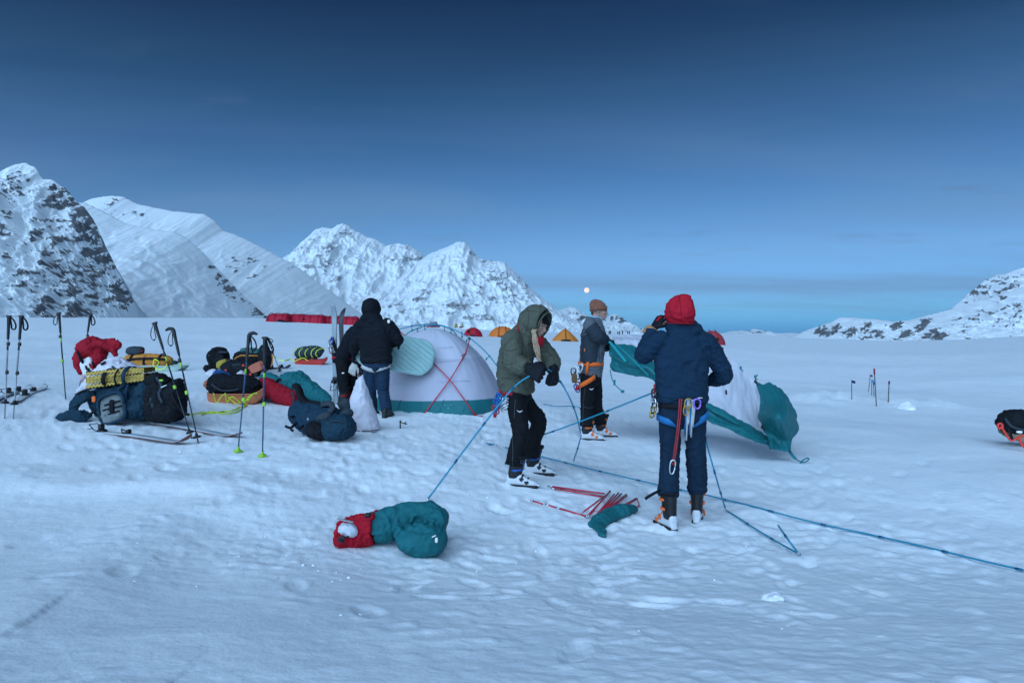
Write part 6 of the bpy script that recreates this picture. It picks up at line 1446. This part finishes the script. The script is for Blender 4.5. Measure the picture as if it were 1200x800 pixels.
t = thing('bag', 'white bag corner sticking up behind the blue jacket', 'bag', g3(250, 442, .7)); b = MB(); b.ell(g3(254, 438.5, .7), (.16, 0, -.02), (0, .12, 0), (0, 0, .07)); b.tube([g3(278, 444, .6), g3(283, 437, .6), (g3(285, 443, .58))], [.07, .04, .06], 10); b.soft('bag_body', WHITEN, t, .012, 3, cr_(75, .02))
c = MB(); c.ell(g3(242.5, 450, .25), (.05, 0, 0), (0, .05, 0), (0, 0, .06)); o = c.soft('foam_piece', TERRA, t, .011, 2, cr_(3, .008))
hN = hit(283, 441.5); g4 = lambda u, v, dy=0.0: W(u, v, hN.y + dy)
t = thing('duffel_bag', 'long black duffel with orange-red tabs in the middle heap', 'bag', hN); b = MB(); b.tube(catmull([g4(260, 434, .0), g4(270, 431.5, .0), g4(285, 431, 0), g4(300, 435, 0), g4(304, 437, 0)], 4), list(np.interp(np.linspace(0, 1, 17), [0, .2, .7, 1], [.08, .15, .17, .10])), 16); b.soft('bag_body', PKBLK, t, .014, 3, cr_(85, .018))
for u, v in ((285, 428), (264.5, 434), (293.5, 438.5), (292, 431)): MB().rbox(g4(u, v, -.19), X_ * .022, Y_ * .012, Z_ * .022, 3).build('tab', mat('fluorescent_red', (.8, .06, .03), .6, .05), t)
ribbon('strap', [g4(264, 430, -.12), g4(272, 428, -.14), g4(282, 427, -.16)], .03, GREYS, t)
t = thing('duffel_bag', 'black duffel with orange trim lying behind under the green roll', 'bag', g4(290, 430, .5)); b = MB(); b.tube(catmull([g4(276, 422, .5), g4(288, 420, .5), g4(306, 421, .5)], 4), [.12, .15, .16, .17, .17, .17, .16, .15, .13], 14); b.soft('bag_body', PKBLK, t, .014, 3, cr_(95, .016))
c = MB(); c.tube([g4(275, 421, .36), g4(277, 419, .34), g4(282, 416.5, .34), g4(296, 416.8, .33), g4(304, 417, .34)], .016, 6); c.build('orange_trim', ORDUF, t)
t = thing('stuff_sack', 'green-grey roll lying on top of the black duffel', 'stuff sack', g4(293, 416, .5)); b = MB(); b.rbox(g4(293, 412, .5), X_ * .20, Y_ * .10, Z_ * .075, 3.2); b.soft('sack_body', mat('sage_green', (.045, .13, .12), .8, .12, 9, .2, 80), t, .013, 3, cr_(15, .010))
for u in (288, 298): c = g4(u, 412, .5); L = [c + Vector((0, .105 * math.cos(a), .08 * math.sin(a))) for a in np.linspace(0, 6.283, 17)]; MB()._strap(L, .02, .008, [x - c for x in L]).build('strap', PKBLK, t)
t = thing('foam_pad', 'folded terracotta foam pad lying on the black duffel', 'foam pad', g4(300, 436, -.2))
for k in range(3): MB().rbox(g4(299.5 + k * 1.6, 431 - k * .9, -.24 + .035 * k), X_ * .105 + Z_ * .045, Vector((.1, .15, 0)) * .10, Vector((-.035, 0, .075)), 5).build('pad_fold', TERRA, t, False)
t = thing('backpack', 'black backpack upright at the right of the middle heap', 'backpack', hit(312, 434)); b = MB(); b.rbox(g4(311, 421, .1), X_ * .125, Y_ * .14, Z_ * .21, 2.8); b.ell(g4(310, 409, .12), (.09, 0, 0), (0, .12, 0), (0, 0, .09)); b.soft('pack_body', PKBLK, t, .014, 3, cr_(25, .014)); ribbon('piping', [g4(318.5, 413, .0), g4(319.5, 422, -.02), g4(317.5, 430, -.02)], .02, ORDUF, t); ribbon('strap', [g4(307, 408, -.02), g4(311, 418, -.06), g4(310, 429, -.06)], .03, GREYS, t)
hP = hit(254, 437); g5 = lambda u, v, dy=0.0: W(u, v, hP.y + dy); kP = hP.y / FPX
t = thing('backpack', 'black backpack standing upright, farthest left of the middle heap', 'backpack', hP); b = MB(); b.rbox(g5(257, 423, .1), X_ * 10 * kP, Y_ * .16, Z_ * 13 * kP, 4); b.ell(g5(256, 411, .1), (9.5 * kP, 0, 0), (0, .16, 0), (0, 0, 4 * kP)); b.ell(g5(243, 431, .0), (4 * kP, 0, 0), (0, .1, 0), (0, 0, 3.5 * kP)); b.soft('pack_body', PKBLK, t, .015, 3, cr_(35, .016))
ribbon('strap', [g5(252, 409, -.1), g5(245, 413, -.14), g5(243, 419, -.14), g5(246, 428, -.12), g5(244, 434, -.12)], .05, PKBLK, t); MB().rbox(g5(262, 412.5, -.06), X_ * .10, Y_ * .05, Z_ * .022 - X_ * .01, 3).build('lid_patch', GREYS, t)
ribbon('strap', [g5(240, 435, -.1), g5(248, 433, -.14), g5(256, 436, -.14)], .05, PKBLK, t)
t = thing('stuff_sack', 'mustard-yellow stuff sack leaning on the upright black backpack', 'stuff sack', g5(260, 432, -.3)); b = MB(); b.rbox(g5(260.5, 426.5, -.35), X_ * .11 + Z_ * .05, Y_ * .09, Vector((-.03, 0, .075)), 2.6); b.soft('sack_body', MUST, t, .012, 3, cr_(5, .008)); b = MB(); b.ell(g5(269.5, 423.5, -.3), (.065, 0, 0), (0, .08, 0), (0, 0, .055)); b.soft('sack_end', GREYS, t, .012, 2, cr_(7, .008))
# red and teal sleeping bags
hR = hit(325, 475); g6 = lambda u, v, dy=0.0: W(u, v, hR.y + dy)
t = thing('duffel_bag', 'long red bag lying on the snow in front of the teal one', 'bag', hR); b = MB(); b.tube(catmull([g6(304, 452, .42), g6(312, 454, .35), g6(323, 460, .22), g6(335, 465, .12), g6(347, 469, .08)], 4), list(np.interp(np.linspace(0, 1, 17), [0, .2, .6, .9, 1], [.10, .155, .14, .12, .10])), 16); b.soft('bag_body', REDPK, t, .013, 3, cr_(18, .018) + [creases(g6(318, 456, .2), (1, -.4, -.4), .25, 34, .012, 3)])
ribbon('strap', [g6(312, 463, .15), g6(320, 461, .08), g6(326, 460, .05), g6(326, 466, .0)], .025, GREYS, t); ribbon('strap', [g6(341, 459, .0), g6(344, 465, -.05), g6(343.5, 474, -.02)], .03, GREYS, t); ribbon('strap', [g6(311, 466, .15), g6(316, 470, .08), g6(318, 466, .06)], .02, GREYS, t)
c = MB(); c.ell(g6(303.5, 455, .35), (.05, 0, 0), (0, .1, 0), (0, 0, .085)); c.soft('grey_end', mat('pale_grey_cloth', (.25, .25, .27), .8, .1), t, .012, 2, cr_(4, .008))
t = thing('sleeping_bag', 'puffy teal sleeping bag lying behind the red bag', 'sleeping bag', g6(350, 468, .5)); b = MB(); b.tube(catmull([g6(305, 444, .75), g6(315, 444, .72), g6(326, 450, .6), g6(340, 449, .55), g6(358, 457, .42), g6(374, 464, .36), g6(387, 470, .33)], 4), list(np.interp(np.linspace(0, 1, 25), [0, .15, .32, .5, .7, .88, 1], [.05, .10, .10, .19, .17, .12, .05])), 18)
b.tube([g6(338, 446, .6), g6(352, 443, .6), g6(362, 447, .6)], [.13, .12, .06], 14); b.soft('bag_body', TEALB, t, .013, 3, cr_(28, .016) + [creases(g6(345, 448, .4), (1, 0, -.3), .4, 26, .014, 3)])
L = [g6(327.5, 449, .42) + Vector((.05 * math.cos(a), 0, .065 * math.sin(a))) for a in np.linspace(0, 6.283, 17)]; MB().tube(L, .018, 6).build('drawcord_ring', PKBLK, t)
# blue backpack in front
hB = hit(375, 515); g7 = lambda u, v, dy=0.0: W(u, v, hB.y + dy)
t = thing('backpack', 'dark blue backpack lying in front of the standing skis', 'backpack', hB)
b = MB(); b.tube(catmull([g7(349, 479, .50), g7(356, 485, .40), g7(368, 491, .26), g7(384, 496, .14), g7(396, 499, .06)], 4), list(np.interp(np.linspace(0, 1, 17), [0, .15, .5, .85, 1], [.10, .155, .185, .185, .14])), 18); b.soft('pack_body', PKTEAL, t, .011, 3, cr_(38, .017) + [creases(g7(362, 486, .2), (1, -.3, -.5), .2, 36, .010, 3)])
b = MB(); b.ell(g7(395, 502, -.02), (.20, 0, .02), (0, .16, 0), (0, 0, .13)); b.ell(g7(403, 499, 0), (.13, 0, -.02), (0, .14, 0), (0, 0, .13)); b.soft('lid_pocket', PKBLUE, t, .010, 3, cr_(48, .012))
b = MB(); b.ell(g7(372, 505, -.02), (.13, 0, -.02), (0, .14, 0), (0, 0, .10)); b.soft('side_pocket', PKBLK, t, .011, 3, cr_(41, .014))
b = MB(); b.ell(g7(380, 488.5, .0), (.09, 0, .025), (0, .06, 0), (0, 0, .05)); b.ell(g7(405, 486, .12), (.08, 0, .02), (0, .08, 0), (0, 0, .07)); b.tube([g7(398, 478, .2), g7(405, 474, .2), g7(407, 468, .2)], [.06, .07, .03], 10, True, (1, .5), -Y_); b.soft('hip_belt', GREYS, t, .010, 3, cr_(44, .010))
ribbon('shoulder_strap', [g7(346, 451.5, .50), g7(350, 456, .44), g7(353, 465, .36), g7(360, 472, .28), g7(370, 474, .2), g7(380, 476, .1)], .085, PKBLK, t, -Y_ * .6 + X_ * .6, .03)
b = MB(); b.ell(g7(348, 452, .48), (.05, 0, -.01), (0, .04, 0), (0, 0, .035)); b.soft('strap_pad', PKBLK, t, .01, 2)
ribbon('shoulder_strap', [g7(376, 474, .1), g7(386, 472.5, .08), g7(390, 477, .02), (g7(386, 483, -.02))], .06, GREYS, t, -Y_ + Z_ * .5, .02)
for pts in ([(349, 490, .2), (346, 497, .12), (340, 501, .1), (334, 499, .1)], [(346, 496, .12), (341, 502, .06), (344, 505, .05)], [(357, 497, .1), (352, 501, .06), (349, 502, .05)], [(352, 474, .36), (355, 484, .22), (357, 492, .12), (362, 502, .04)], [(362, 478, .25), (365, 488, .1), (362, 498, .02)], [(346, 488, .2), (342, 488.3, .15), (339.5, 488.5, .15)]): ribbon('strap', [g7(*p) for p in pts], .028, PKBLK, t)
ribbon('zip', [g7(380, 497, -.13), g7(390, 493, -.15), g7(402, 494.5, -.14), g7(411, 500, -.1)], .014, GREYS, t)
for u, v in ((361, 491), (376, 505), (352, 487)): MB().rbox(g7(u, v, -.06 if v > 490 else .2), X_ * .012, Y_ * .012, Z_ * .014, 3).build('buckle', mat('grey_plastic', (.25, .26, .28), .5), t)
# white sack standing up
hS = hit(425, 504); g8 = lambda u, v, dy=0.0: W(u, v, hS.y + dy); kS = hS.y / FPX
t = thing('sack', 'tall white sack standing beside the dark blue backpack', 'sack', hS); b = MB(); st = []
for v, u0, u1, dp in ((441, 419.5, 426, .03), (447, 417, 428, .06), (456, 414.5, 430.5, .10), (468, 410.5, 434.5, .14), (480, 407, 438.5, .17), (491, 408, 442, .19), (499, 411, 444.5, .19), (504, 414, 444, .17)): st.append((g8((u0 + u1) / 2, v, .05), X_ * (u1 - u0) / 2 * kS, Y_ * dp))
b.loft(st, 24, True, 2.4); b.soft('sack_body', WHITEN, t, .012, 3, [creases(g8(420, 465, -.05), (1, 0, .35), .35, 16, .009, 4, .8), creases(g8(425, 448, -.05), (1, 0, -.2), .14, 40, .010, 6), crumple(5, .011, 4)])
c = MB(); c.tube([g8(417, 504.5, -.11), g8(430, 505, -.15), g8(443, 503.5, -.1)], .006, 5); c.build('hem', GREYS, t)
# red sled under a netted load
hT = hit(362, 427.5); g9 = lambda u, v, dy=0.0: W(u, v, hT.y + dy); kT = hT.y / FPX
t = thing('sled', 'red sled in the mid distance under a netted load', 'sled', hT); sled_mesh(hT + Vector((0, .25, .0)), (1, .25, 0), 37 * kT, .55, .15, RDSLED, t)
t = thing('duffel_bag', 'dark load bag lashed with yellow cord on the red sled', 'bag', g9(362, 420, .3)); b = MB(); b.tube(catmull([g9(347, 417, .25), g9(353, 414, .27), g9(364, 412.5, .3), g9(373, 413, .34), g9(377, 415, .36)], 4), list(np.interp(np.linspace(0, 1, 17), [0, .25, .7, 1], [3.5 * kT, 7 * kT, 7.5 * kT, 5 * kT])), 16); b.soft('bag_body', GREYS, t, .016, 3, cr_(58, .02))
for u0 in (347, 356, 363, 370, 375):
    c0_ = g9(u0 + .5, 414, .28); rr_ = 7.6 * kT if 350 < u0 < 374 else 6 * kT
    MB().tube([c0_ + Vector((.10 * math.sin(a * 1.5), rr_ * 1.0 * math.cos(a), rr_ * math.sin(a))) for a in np.linspace(.2, 3.9, 14)], .012, 6).build('net_cord', YELC, t)
MB().tube(catmull([g9(345, 424, -.1), g9(350, 421, -.14), g9(356, 419.5, -.14), g9(361, 423, -.12)], 4), .012, 6).build('tie_cord', YELC, t)
# sled at the right edge
hE = hit(1194, 527); ge = lambda u, v, dy=0.0: W(u + 4, v, hE.y + dy); kE = hE.y / FPX
t = thing('sled', 'tan sled with red-orange cord at the right edge', 'sled', hE); sled_mesh(hE + Vector((.80, .30, .02)), (-1, .22, 0), 1.36, .50, .12, mat('tan_sled', (.40, .28, .18), .55, .12), t)
b = MB(); b.tube(catmull([ge(1169, 499, -.05), ge(1174, 507, -.06), ge(1181, 516, -.08), ge(1190, 512, -.1), ge(1199, 509, -.1), ge(1212, 507, -.1)], 5), .012, 6); b.tube(catmull([ge(1190, 512, -.1), ge(1193, 520, -.12), ge(1198, 525, -.13), ge(1208, 528, -.12)], 5), .014, 6); b.tube(catmull([ge(1195, 523, -.12), ge(1197, 519, -.14), ge(1195.5, 518.5, -.14)], 4), .012, 6)
b.tube([ge(1168, 499, -.05) + Vector((.03 * math.cos(a), 0, .03 * math.sin(a))) for a in np.linspace(0, 6.5, 16)], .014, 6); b.build('cord', mat('red_orange_cord', (.72, .06, .045), .7, .1), t)
ribbon('strap', [ge(1178, 500, -.02), ge(1180, 507, -.06), ge(1182, 516, -.08)], .035, PKBLK, t)
t = thing('duffel_bag', 'black bag riding on the tan sled at the right edge', 'bag', ge(1190, 505, .3)); b = MB(); b.tube(catmull([ge(1173, 490, .2), ge(1180, 493, .22), ge(1196, 494, .25), ge(1225, 495, .3)], 4), list(np.interp(np.linspace(0, 1, 13), [0, .15, .5, 1], [.07, .14, .15, .13])), 16); b.soft('bag_body', PKBLK, t, .012, 3, cr_(68, .018))
MB().rbox(ge(1190.5, 506, .05), X_ * .035, Y_ * .02, Z_ * .014, 3).build('snow_patch', SNOW, t); ribbon('strap', [ge(1174, 490, .1), ge(1181, 499, .06), ge(1192, 503, .06), ge(1204, 505, .06)], .03, GREYS, t)
# yellow tow rope and small stake
c = MB(); L = [up(hit(u, v), .012) for u, v in ((217, 486.5), (228, 486), (238, 484), (250, 485), (262, 483), (272, 482), (281, 478), (290, 474), (287, 477), (276, 484), (262, 485.5), (246, 483.5), (236, 487))]
c.tube(catmull(L, 5), .010, 6); tag(c.build('tow_rope', YELC, None, True, L[0]), 'yellow tow rope trailing on the snow from the orange sled', 'rope')
c = MB(); L = [up(hit(u, v), .01) for u, v in ((326, 421), (333, 423), (340, 421), (346, 423))]; c.tube(catmull(L, 5), .014, 6); tag(c.build('tow_rope', YELC, None, True, L[0]), 'short yellow rope end beside the red sled', 'rope')
hK = hit(469, 501); c = MB(); c.tube([hK - Z_ * .05, hK + Z_ * .09], .009, 6); c.tube(catmull([hK + Z_ * .085, W(472, 496, hK.y), W(476, 494.5, hK.y), W(474, 496.5, hK.y - .05), W(477.5, 496.5, hK.y - .05)], 4), .006, 5); tag(c.build('tent_stake', BLACKPL, None, True, hK), 'small black tent stake with cord in snow before the dome tent', 'stake')
# ---------------------------------------------------------------- marker wands and the snow wall
WAND = mat('bamboo_wand', (.10, .085, .07), .7, .2)
def wand(label, base, top, flags, r=.009, tipc=None):
    b = hit(*base); t = W(top[0], top[1], b.y); t_ = thing('marker_wand', label, 'wand', b, 'marker wands on the snow'); MB().tube([b - Z_ * .1, t], r, 8).build('stick', WAND, t_)
    for v, m, w, h in flags:
        s = (v - base[1]) / (top[1] - base[1]); p = b.lerp(t, s); P = np.zeros((5, 7, 3))
        for i in range(5):
            for j in range(7): P[i, j] = p + X_ * (j / 6 * w) + Z_ * (-i / 4 * h - .02 * j / 6) + Y_ * (.015 * math.sin(j * 1.1))
        grid_obj('flag', np.concatenate([P, P[::-1] + np.array([0, .004, 0]), P[:1]], 0), m, t_)
    if tipc: MB().tube([b.lerp(t, .86), t + Z_ * .005], r * 1.7, 8).build('painted_tip', tipc, t_)
NAVF = mat('navy_flag', (.010, .025, .09), .8, .1); LBF = mat('light_blue_flag', (.05, .22, .50), .8, .1); ORF = mat('orange_flag', (.7, .12, .05), .8, .1)
wand('wand with navy flag standing apart at the left', (998.2, 469), (998, 445), [(445.3, NAVF, .085, .06)])
wand('leaning wand with navy flag and orange tape', (1017.3, 459), (1020, 438.5), [(438.8, NAVF, .065, .05), (450.5, ORF, .02, .05)])
wand('short wand with light blue flag', (1021.5, 463), (1021.6, 444.5), [(444.8, LBF, .075, .06)])
wand('short wand with navy flag, right of the light blue one', (1024.6, 464), (1023.3, 448), [(448, NAVF, .06, .05)])
wand('tallest wand with dark red tip', (1027.4, 476), (1024.4, 432), [], .011, mat('dark_red_tip', (.28, .02, .04), .7))
wand('wand with purple tip standing apart at the right', (1040.6, 471.5), (1042, 446.5), [], .011, mat('purple_tip', (.12, .03, .08), .7))
def chunk_mb(mb, p, r, seed, sq=2.6):
    rg_ = random.Random(seed); a = Vector((rg_.uniform(-1, 1), rg_.uniform(-1, 1), rg_.uniform(-.4, .4))).normalized(); b_ = a.orthogonal().normalized(); c_ = a.cross(b_)
    mb.rbox(p, a * r * rg_.uniform(.8, 1.2), b_ * r * rg_.uniform(.6, 1.0), c_ * r * rg_.uniform(.5, .9) * (.6 if r < .03 else 1), sq, 8, 5)
hb_ = hit(1063, 479); b = MB(); b.loft([(hb_ + Vector((0, .1, -.05)), X_ * .2, Y_ * .3), (hb_ + Vector((.04, .14, .04)), X_ * .15, Y_ * .22), (hb_ + Vector((.07, .18, .10)), X_ * .09, Y_ * .12), (hb_ + Vector((.08, .2, .14)), X_ * .03, Y_ * .05)], 14, True, 3)
tag(b.soft('snow_block', SNOW, None, .02, 10, lumps(5, .03, 3), hb_), 'pointed snow block standing right of the wands', 'snow block')
hc_ = hit(905, 700); b = MB(); b.rbox(hc_ + Z_ * .0, X_ * .055, Y_ * .06, Z_ * .016 + X_ * .008, 2.2); tag(b.soft('snow_block', SNOW, None, .008, 2, cr_(4, .010), hc_), 'small snow lump alone on the foreground snow', 'snow block')
b = MB()                                            # loose crumbs of snow
for k in range(160):
    z_ = k % 4
    if z_ == 0: x, y = rng.normal(.3, 1.2), rng.uniform(2.7, 6)
    elif z_ == 1: x, y = rng.normal(-1.2, .5), rng.normal(4.4, .4)
    elif z_ == 2: x, y = rng.uniform(-2.2, -.1), rng.normal(9.6 + TD, .12)
    else: x, y = rng.normal(-3.6, 1.2), rng.normal(7.4, .8)
    r = abs(rng.normal(0, .007)) + .004
    chunk_mb(b, (x, y, gz(x, y) - r * .25), r, k)
tag(b.build('snow_crumbs', SNOW), 'loose crumbs of snow scattered over the trampled ground', None, None, 'stuff')
# ---------------------------------------------------------------- far camp
RTENT = mat('red_tent_fabric', (.38, .010, .030), .7, .12, 1.2, .2, 8); OTENT = mat('orange_tent_fabric', (.60, .155, .03), .7, .08, 1.2, .2, 8); YTENT = mat('amber_tent_fabric', (.52, .175, .03), .7, .08, 1.2, .2, 8)
def far_tent(label, u0, u1, v0, v1, m, kind, d=None, vent=None, group=None, yaw=0.0):
    """dome / tunnel tent spanning u0..u1, from ridge v0 to foot v1"""
    h = hit((u0 + u1) / 2, v1) if d is None else W((u0 + u1) / 2, v1, d); k = h.y / FPX; w = (u1 - u0) * k; H = (v1 - v0) * k
    t = thing('tent', label, 'tent', h, group); ax = Vector((math.cos(yaw), math.sin(yaw), 0)); s = Vector((-ax.y, ax.x, 0)); P = []
    if kind == 'tunnel':
        for a in np.linspace(0, 1, 33):
            f = np.interp(a, [0, .03, .12, .22, .9, .97, 1], [.05, .45, .86, 1, 1, .8, .1]); f *= 1 - .035 * abs(math.sin(a * math.pi * 3.0)) ; row = []
            for q_ in np.linspace(0, math.pi, 17): row.append(h + ax * (a - .5) * w + s * (math.cos(q_) * H * .95 * f + H) + Z_ * (H * f * max(0, math.sin(q_)) ** .75 - .05))
            P.append([list(p) for p in row])
    else:
        n = 33; sq_ = {'dome': 1.9, 'pyramid': 1.15, 'cone': 1.0}[kind]
        for e in np.linspace(0, 1, 20):
            r = (1 - e ** sq_) ** (1 / sq_) if kind != 'cone' else (1 - e) * (1 - .25 * math.sin(math.pi * e)) + .01; row = []
            for q_ in np.linspace(0, 2 * math.pi, n):
                pl = 1 - .05 * math.sin(q_ * 3) ** 2 * (1 - e); row.append(h + Vector((math.cos(q_) * w / 2 * r * pl, math.sin(q_) * w * .45 * r * pl + w * .45, H * e - .05)))
            P.append([list(p) for p in row])
    grid_obj('canopy', np.array(P), m, t)
    if vent:
        c = W(vent[0], vent[1], h.y + (.35 if kind != 'tunnel' else .6) * H * 0); b = MB(); b.rbox(W(vent[0], vent[1], h.y + H * (.25 if kind == 'dome' else .3)), X_ * vent[2] * k, Y_ * .35 * H, Z_ * vent[3] * k, 3); b.build('vent', mat('dark_vent', (.04, .006, .012), .8), t)
    hp = MB()
    if kind == 'tunnel':
        for a in (.22, .50, .82): hp.tube([h + ax * (a - .5) * w + s * (math.cos(q_) * H * .99 + H) + Z_ * (H * 1.03 * max(0, math.sin(q_)) ** .75) for q_ in np.linspace(.05, 3.09, 15)], .045, 5)
        hp.build('hoop', mat('dark_hoop', (.10, .004, .012), .7), t)
    elif kind in ('dome', 'pyramid'):
        for off in ((0,) if kind == 'pyramid' else (-.15, .15)):
            L = []
            for e in np.linspace(0, 1, 14): r = (1 - e ** sq_) ** (1 / sq_); L.append(h + Vector((off * w * (1 - .3 * e) , w * .45 - w * .46 * r, H * e)))
            hp.tube(L, .035, 5)
        hp.build('seam', mat('tent_seam', (.30, .05, .02), .7), t)
        sn = MB(); sn.rbox(h + Vector((0, w * .1, .05)), X_ * w * .18, Y_ * .3, Z_ * .10, 3); sn.build('door_gap', mat('dark_gap', (.02, .015, .015), .8), t)
    return t
dT = hit(355, 378).y
for k, (u0, u1, v0, v1, vt, lb) in enumerate(((307, 336, 366.5, 376.5, (311, 371), 'leftmost red tunnel tent of the far row'), (326, 356, 367.2, 377, (334, 372), 'second red tunnel tent of the far row, behind the orange sled'), (347, 378, 368, 379, (356, 373.5), 'red tunnel tent in the middle of the far row'), (370, 400, 369.5, 379.5, (375, 375), 'red tunnel tent of the far row just left of the standing skis'), (392, 418, 370, 380.5, None, 'rightmost red tunnel tent of the far row, behind the skis'))):
    far_tent(lb, u0, u1, v0, v1, RTENT, 'tunnel', dT + (0, 2, 0, 1.5, 1)[k], (vt[0], vt[1], 1.4, .8) if vt else None, 'red tunnel tents in a row', -.12)
b = MB(); h = W(328, 378.5, dT - 2); 
for u, v, r in ((323, 377.5, .25), (328, 376.3, .42), (332, 376.8, .34), (335, 377.8, .25)): b.ell(W(u, v, dT - 2.2), (r * 1.2, 0, 0), (0, r, 0), (0, 0, r * .8))
tag(b.soft('gear_pile', PKBLK, None, .08, 2, lumps(3, .08, 3), h), 'black heap of gear before the red tunnel tents', 'gear')
t = thing('sled', 'small orange sled lying before the red tunnel tents', 'sled', W(343, 380, dT - 2.5)); sled_mesh(W(343, 380.3, dT - 2.5), (1, .1, 0), 1.45, .6, .25, mat('bright_orange', (.85, .24, .05), .5, .05), t); b = MB(); b.ell(W(343, 379, dT - 2.5), (.6, 0, 0), (0, .22, 0), (0, 0, .14)); b.build('load', mat('bright_orange', (.85, .24, .05)), t)
far_tent('small red dome tent beyond the top of the lavender tent', 542.5, 565, 383, 394, RTENT, 'dome', None, (549, 388, 1.6, 1.3))
far_tent('orange dome tent half hidden behind the olive parka', 572, 605, 381.5, 395, OTENT, 'dome')
far_tent('amber tent with peaked top between parka and beanie', 646.5, 680, 384, 400, YTENT, 'pyramid')
far_tent('red dome tent behind the shoulder of the person in navy', 822, 854.5, 386.5, 404, mat('faded_red_tent', (.36, .04, .055), .75, .1, 1.2), 'dome', None, (839, 397, 3.2, 1.2))
far_tent('tiny grey conical tent on the skyline above the lavender tent', 481, 495, 374.5, 382, mat('grey_tent_fabric', (.30, .32, .34), .8, .08, 1), 'cone', 150)
t = far_tent('tiny red tent with pale top on the far snow', 499, 515, 377.5, 383, RTENT, 'dome', 140); b = MB(); b.rbox(W(508, 377.8, 139.5), X_ * .8, Y_ * .8, Z_ * .22, 3); b.build('pale_cover', mat('pale_grey_cloth', (.25, .25, .27)), t)
far_tent('tiny mustard tent upright on the far snow', 532, 536.5, 378, 383.5, mat('dull_yellow_tent', (.38, .36, .14), .8, .08, 1), 'dome', 150)
far_tent('tiny pale green tent next to a red speck far away', 540, 543.5, 378, 383.5, mat('pale_green_tent', (.34, .44, .34), .8, .08, 1), 'dome', 152)
far_tent('tiny red speck of a tent beside the pale green one', 537.5, 541.5, 382, 384, RTENT, 'dome', 148)
SK = mat('dark_suit', (.02, .022, .03), .8, .2)
for k, (u, lb) in enumerate(((713.8, 'tiny distant skier at the left of the far line'), (715.4, 'tiny distant skier close beside the leftmost one'), (724, 'tiny distant skier left of the middle pair'), (726, 'tiny distant skier right of the middle pair'), (729.5, 'tiny distant skier alone right of the middle'), (735.5, 'tiny distant skier second from the right'), (737.6, 'tiny distant skier at the right end of the far line'))):
    d = 300 + (k * 37 % 11); x = (u - CU) / FPX * d; z = gz(x, d); P0 = Vector((x, d, z)); t = thing('person', lb, 'person', P0, 'distant line of skiers'); s = (1.0, 1.0, .85, .9, .85, .95, 1.0)[k]
    b = MB(); b.loft([(P0 + Z_ * .85 * s, X_ * .2, Y_ * .15), (P0 + Z_ * 1.15 * s, X_ * .23, Y_ * .16), (P0 + Z_ * 1.45 * s, X_ * .24, Y_ * .14), (P0 + Z_ * 1.55 * s, X_ * .1, Y_ * .1)], 10); b.sph(P0 + Z_ * 1.68 * s, .12, 8, 6)
    for sg in (-1, 1): b.tube([P0 + Vector((sg * .1, 0, .9 * s)), P0 + Vector((sg * .13, 0, 0))], [.12, .08], 8); b.tube([P0 + Vector((sg * .22, 0, 1.42 * s)), P0 + Vector((sg * .3, -.1, 1.0 * s))], [.08, .06], 8)
    b.soft('body', SK, t, .05, 1)
# the moon
MO = 50000.0; mp_ = W(687.5, 340, MO); mm = bpy.data.materials.new('moonlit'); mm.use_nodes = True; p = mm.node_tree.nodes['Principled BSDF']; p.inputs['Base Color'].default_value = (0, 0, 0, 1); p.inputs['Emission Color'].default_value = (1.0, .76, .60, 1); p.inputs['Emission Strength'].default_value = 1.4
tag(MB().sph(mp_, 3.0 / FPX * MO, 24, 16).build('moon', mm, None, True, mp_), 'full moon glowing low over the small twin peaks', 'moon')
# ---------------------------------------------------------------- thin cold air between here and the mountains
hm = bpy.data.materials.new('cold_air'); hm.use_nodes = True; t_ = hm.node_tree; t_.nodes.clear()
o_ = N(t_, 'ShaderNodeOutputMaterial'); pv = N(t_, 'ShaderNodeVolumePrincipled'); t_.links.new(pv.outputs[0], o_.inputs['Volume'])
pv.inputs['Color'].default_value = (.55, .75, 1.0, 1); pv.inputs['Density'].default_value = 1.8e-5; pv.inputs['Anisotropy'].default_value = .2
_lo = min(min((v.co.z for v in ob.data.vertices)) for ob in bpy.data.objects if ob.type == 'MESH' and ob.get('kind') == 'structure') - 1.0
_hi = max(max((v.co.z for v in ob.data.vertices)) for ob in bpy.data.objects if ob.type == 'MESH' and ob.get('kind') == 'structure') + 30.0
hz = MB(); hz.box((0, 1500, (_lo + _hi) / 2), (11000, 0, 0), (0, 11500, 0), (0, 0, (_hi - _lo) / 2))
ho_ = hz.build('haze', hm, None, False); tag(ho_, None, None, None, 'stuff')
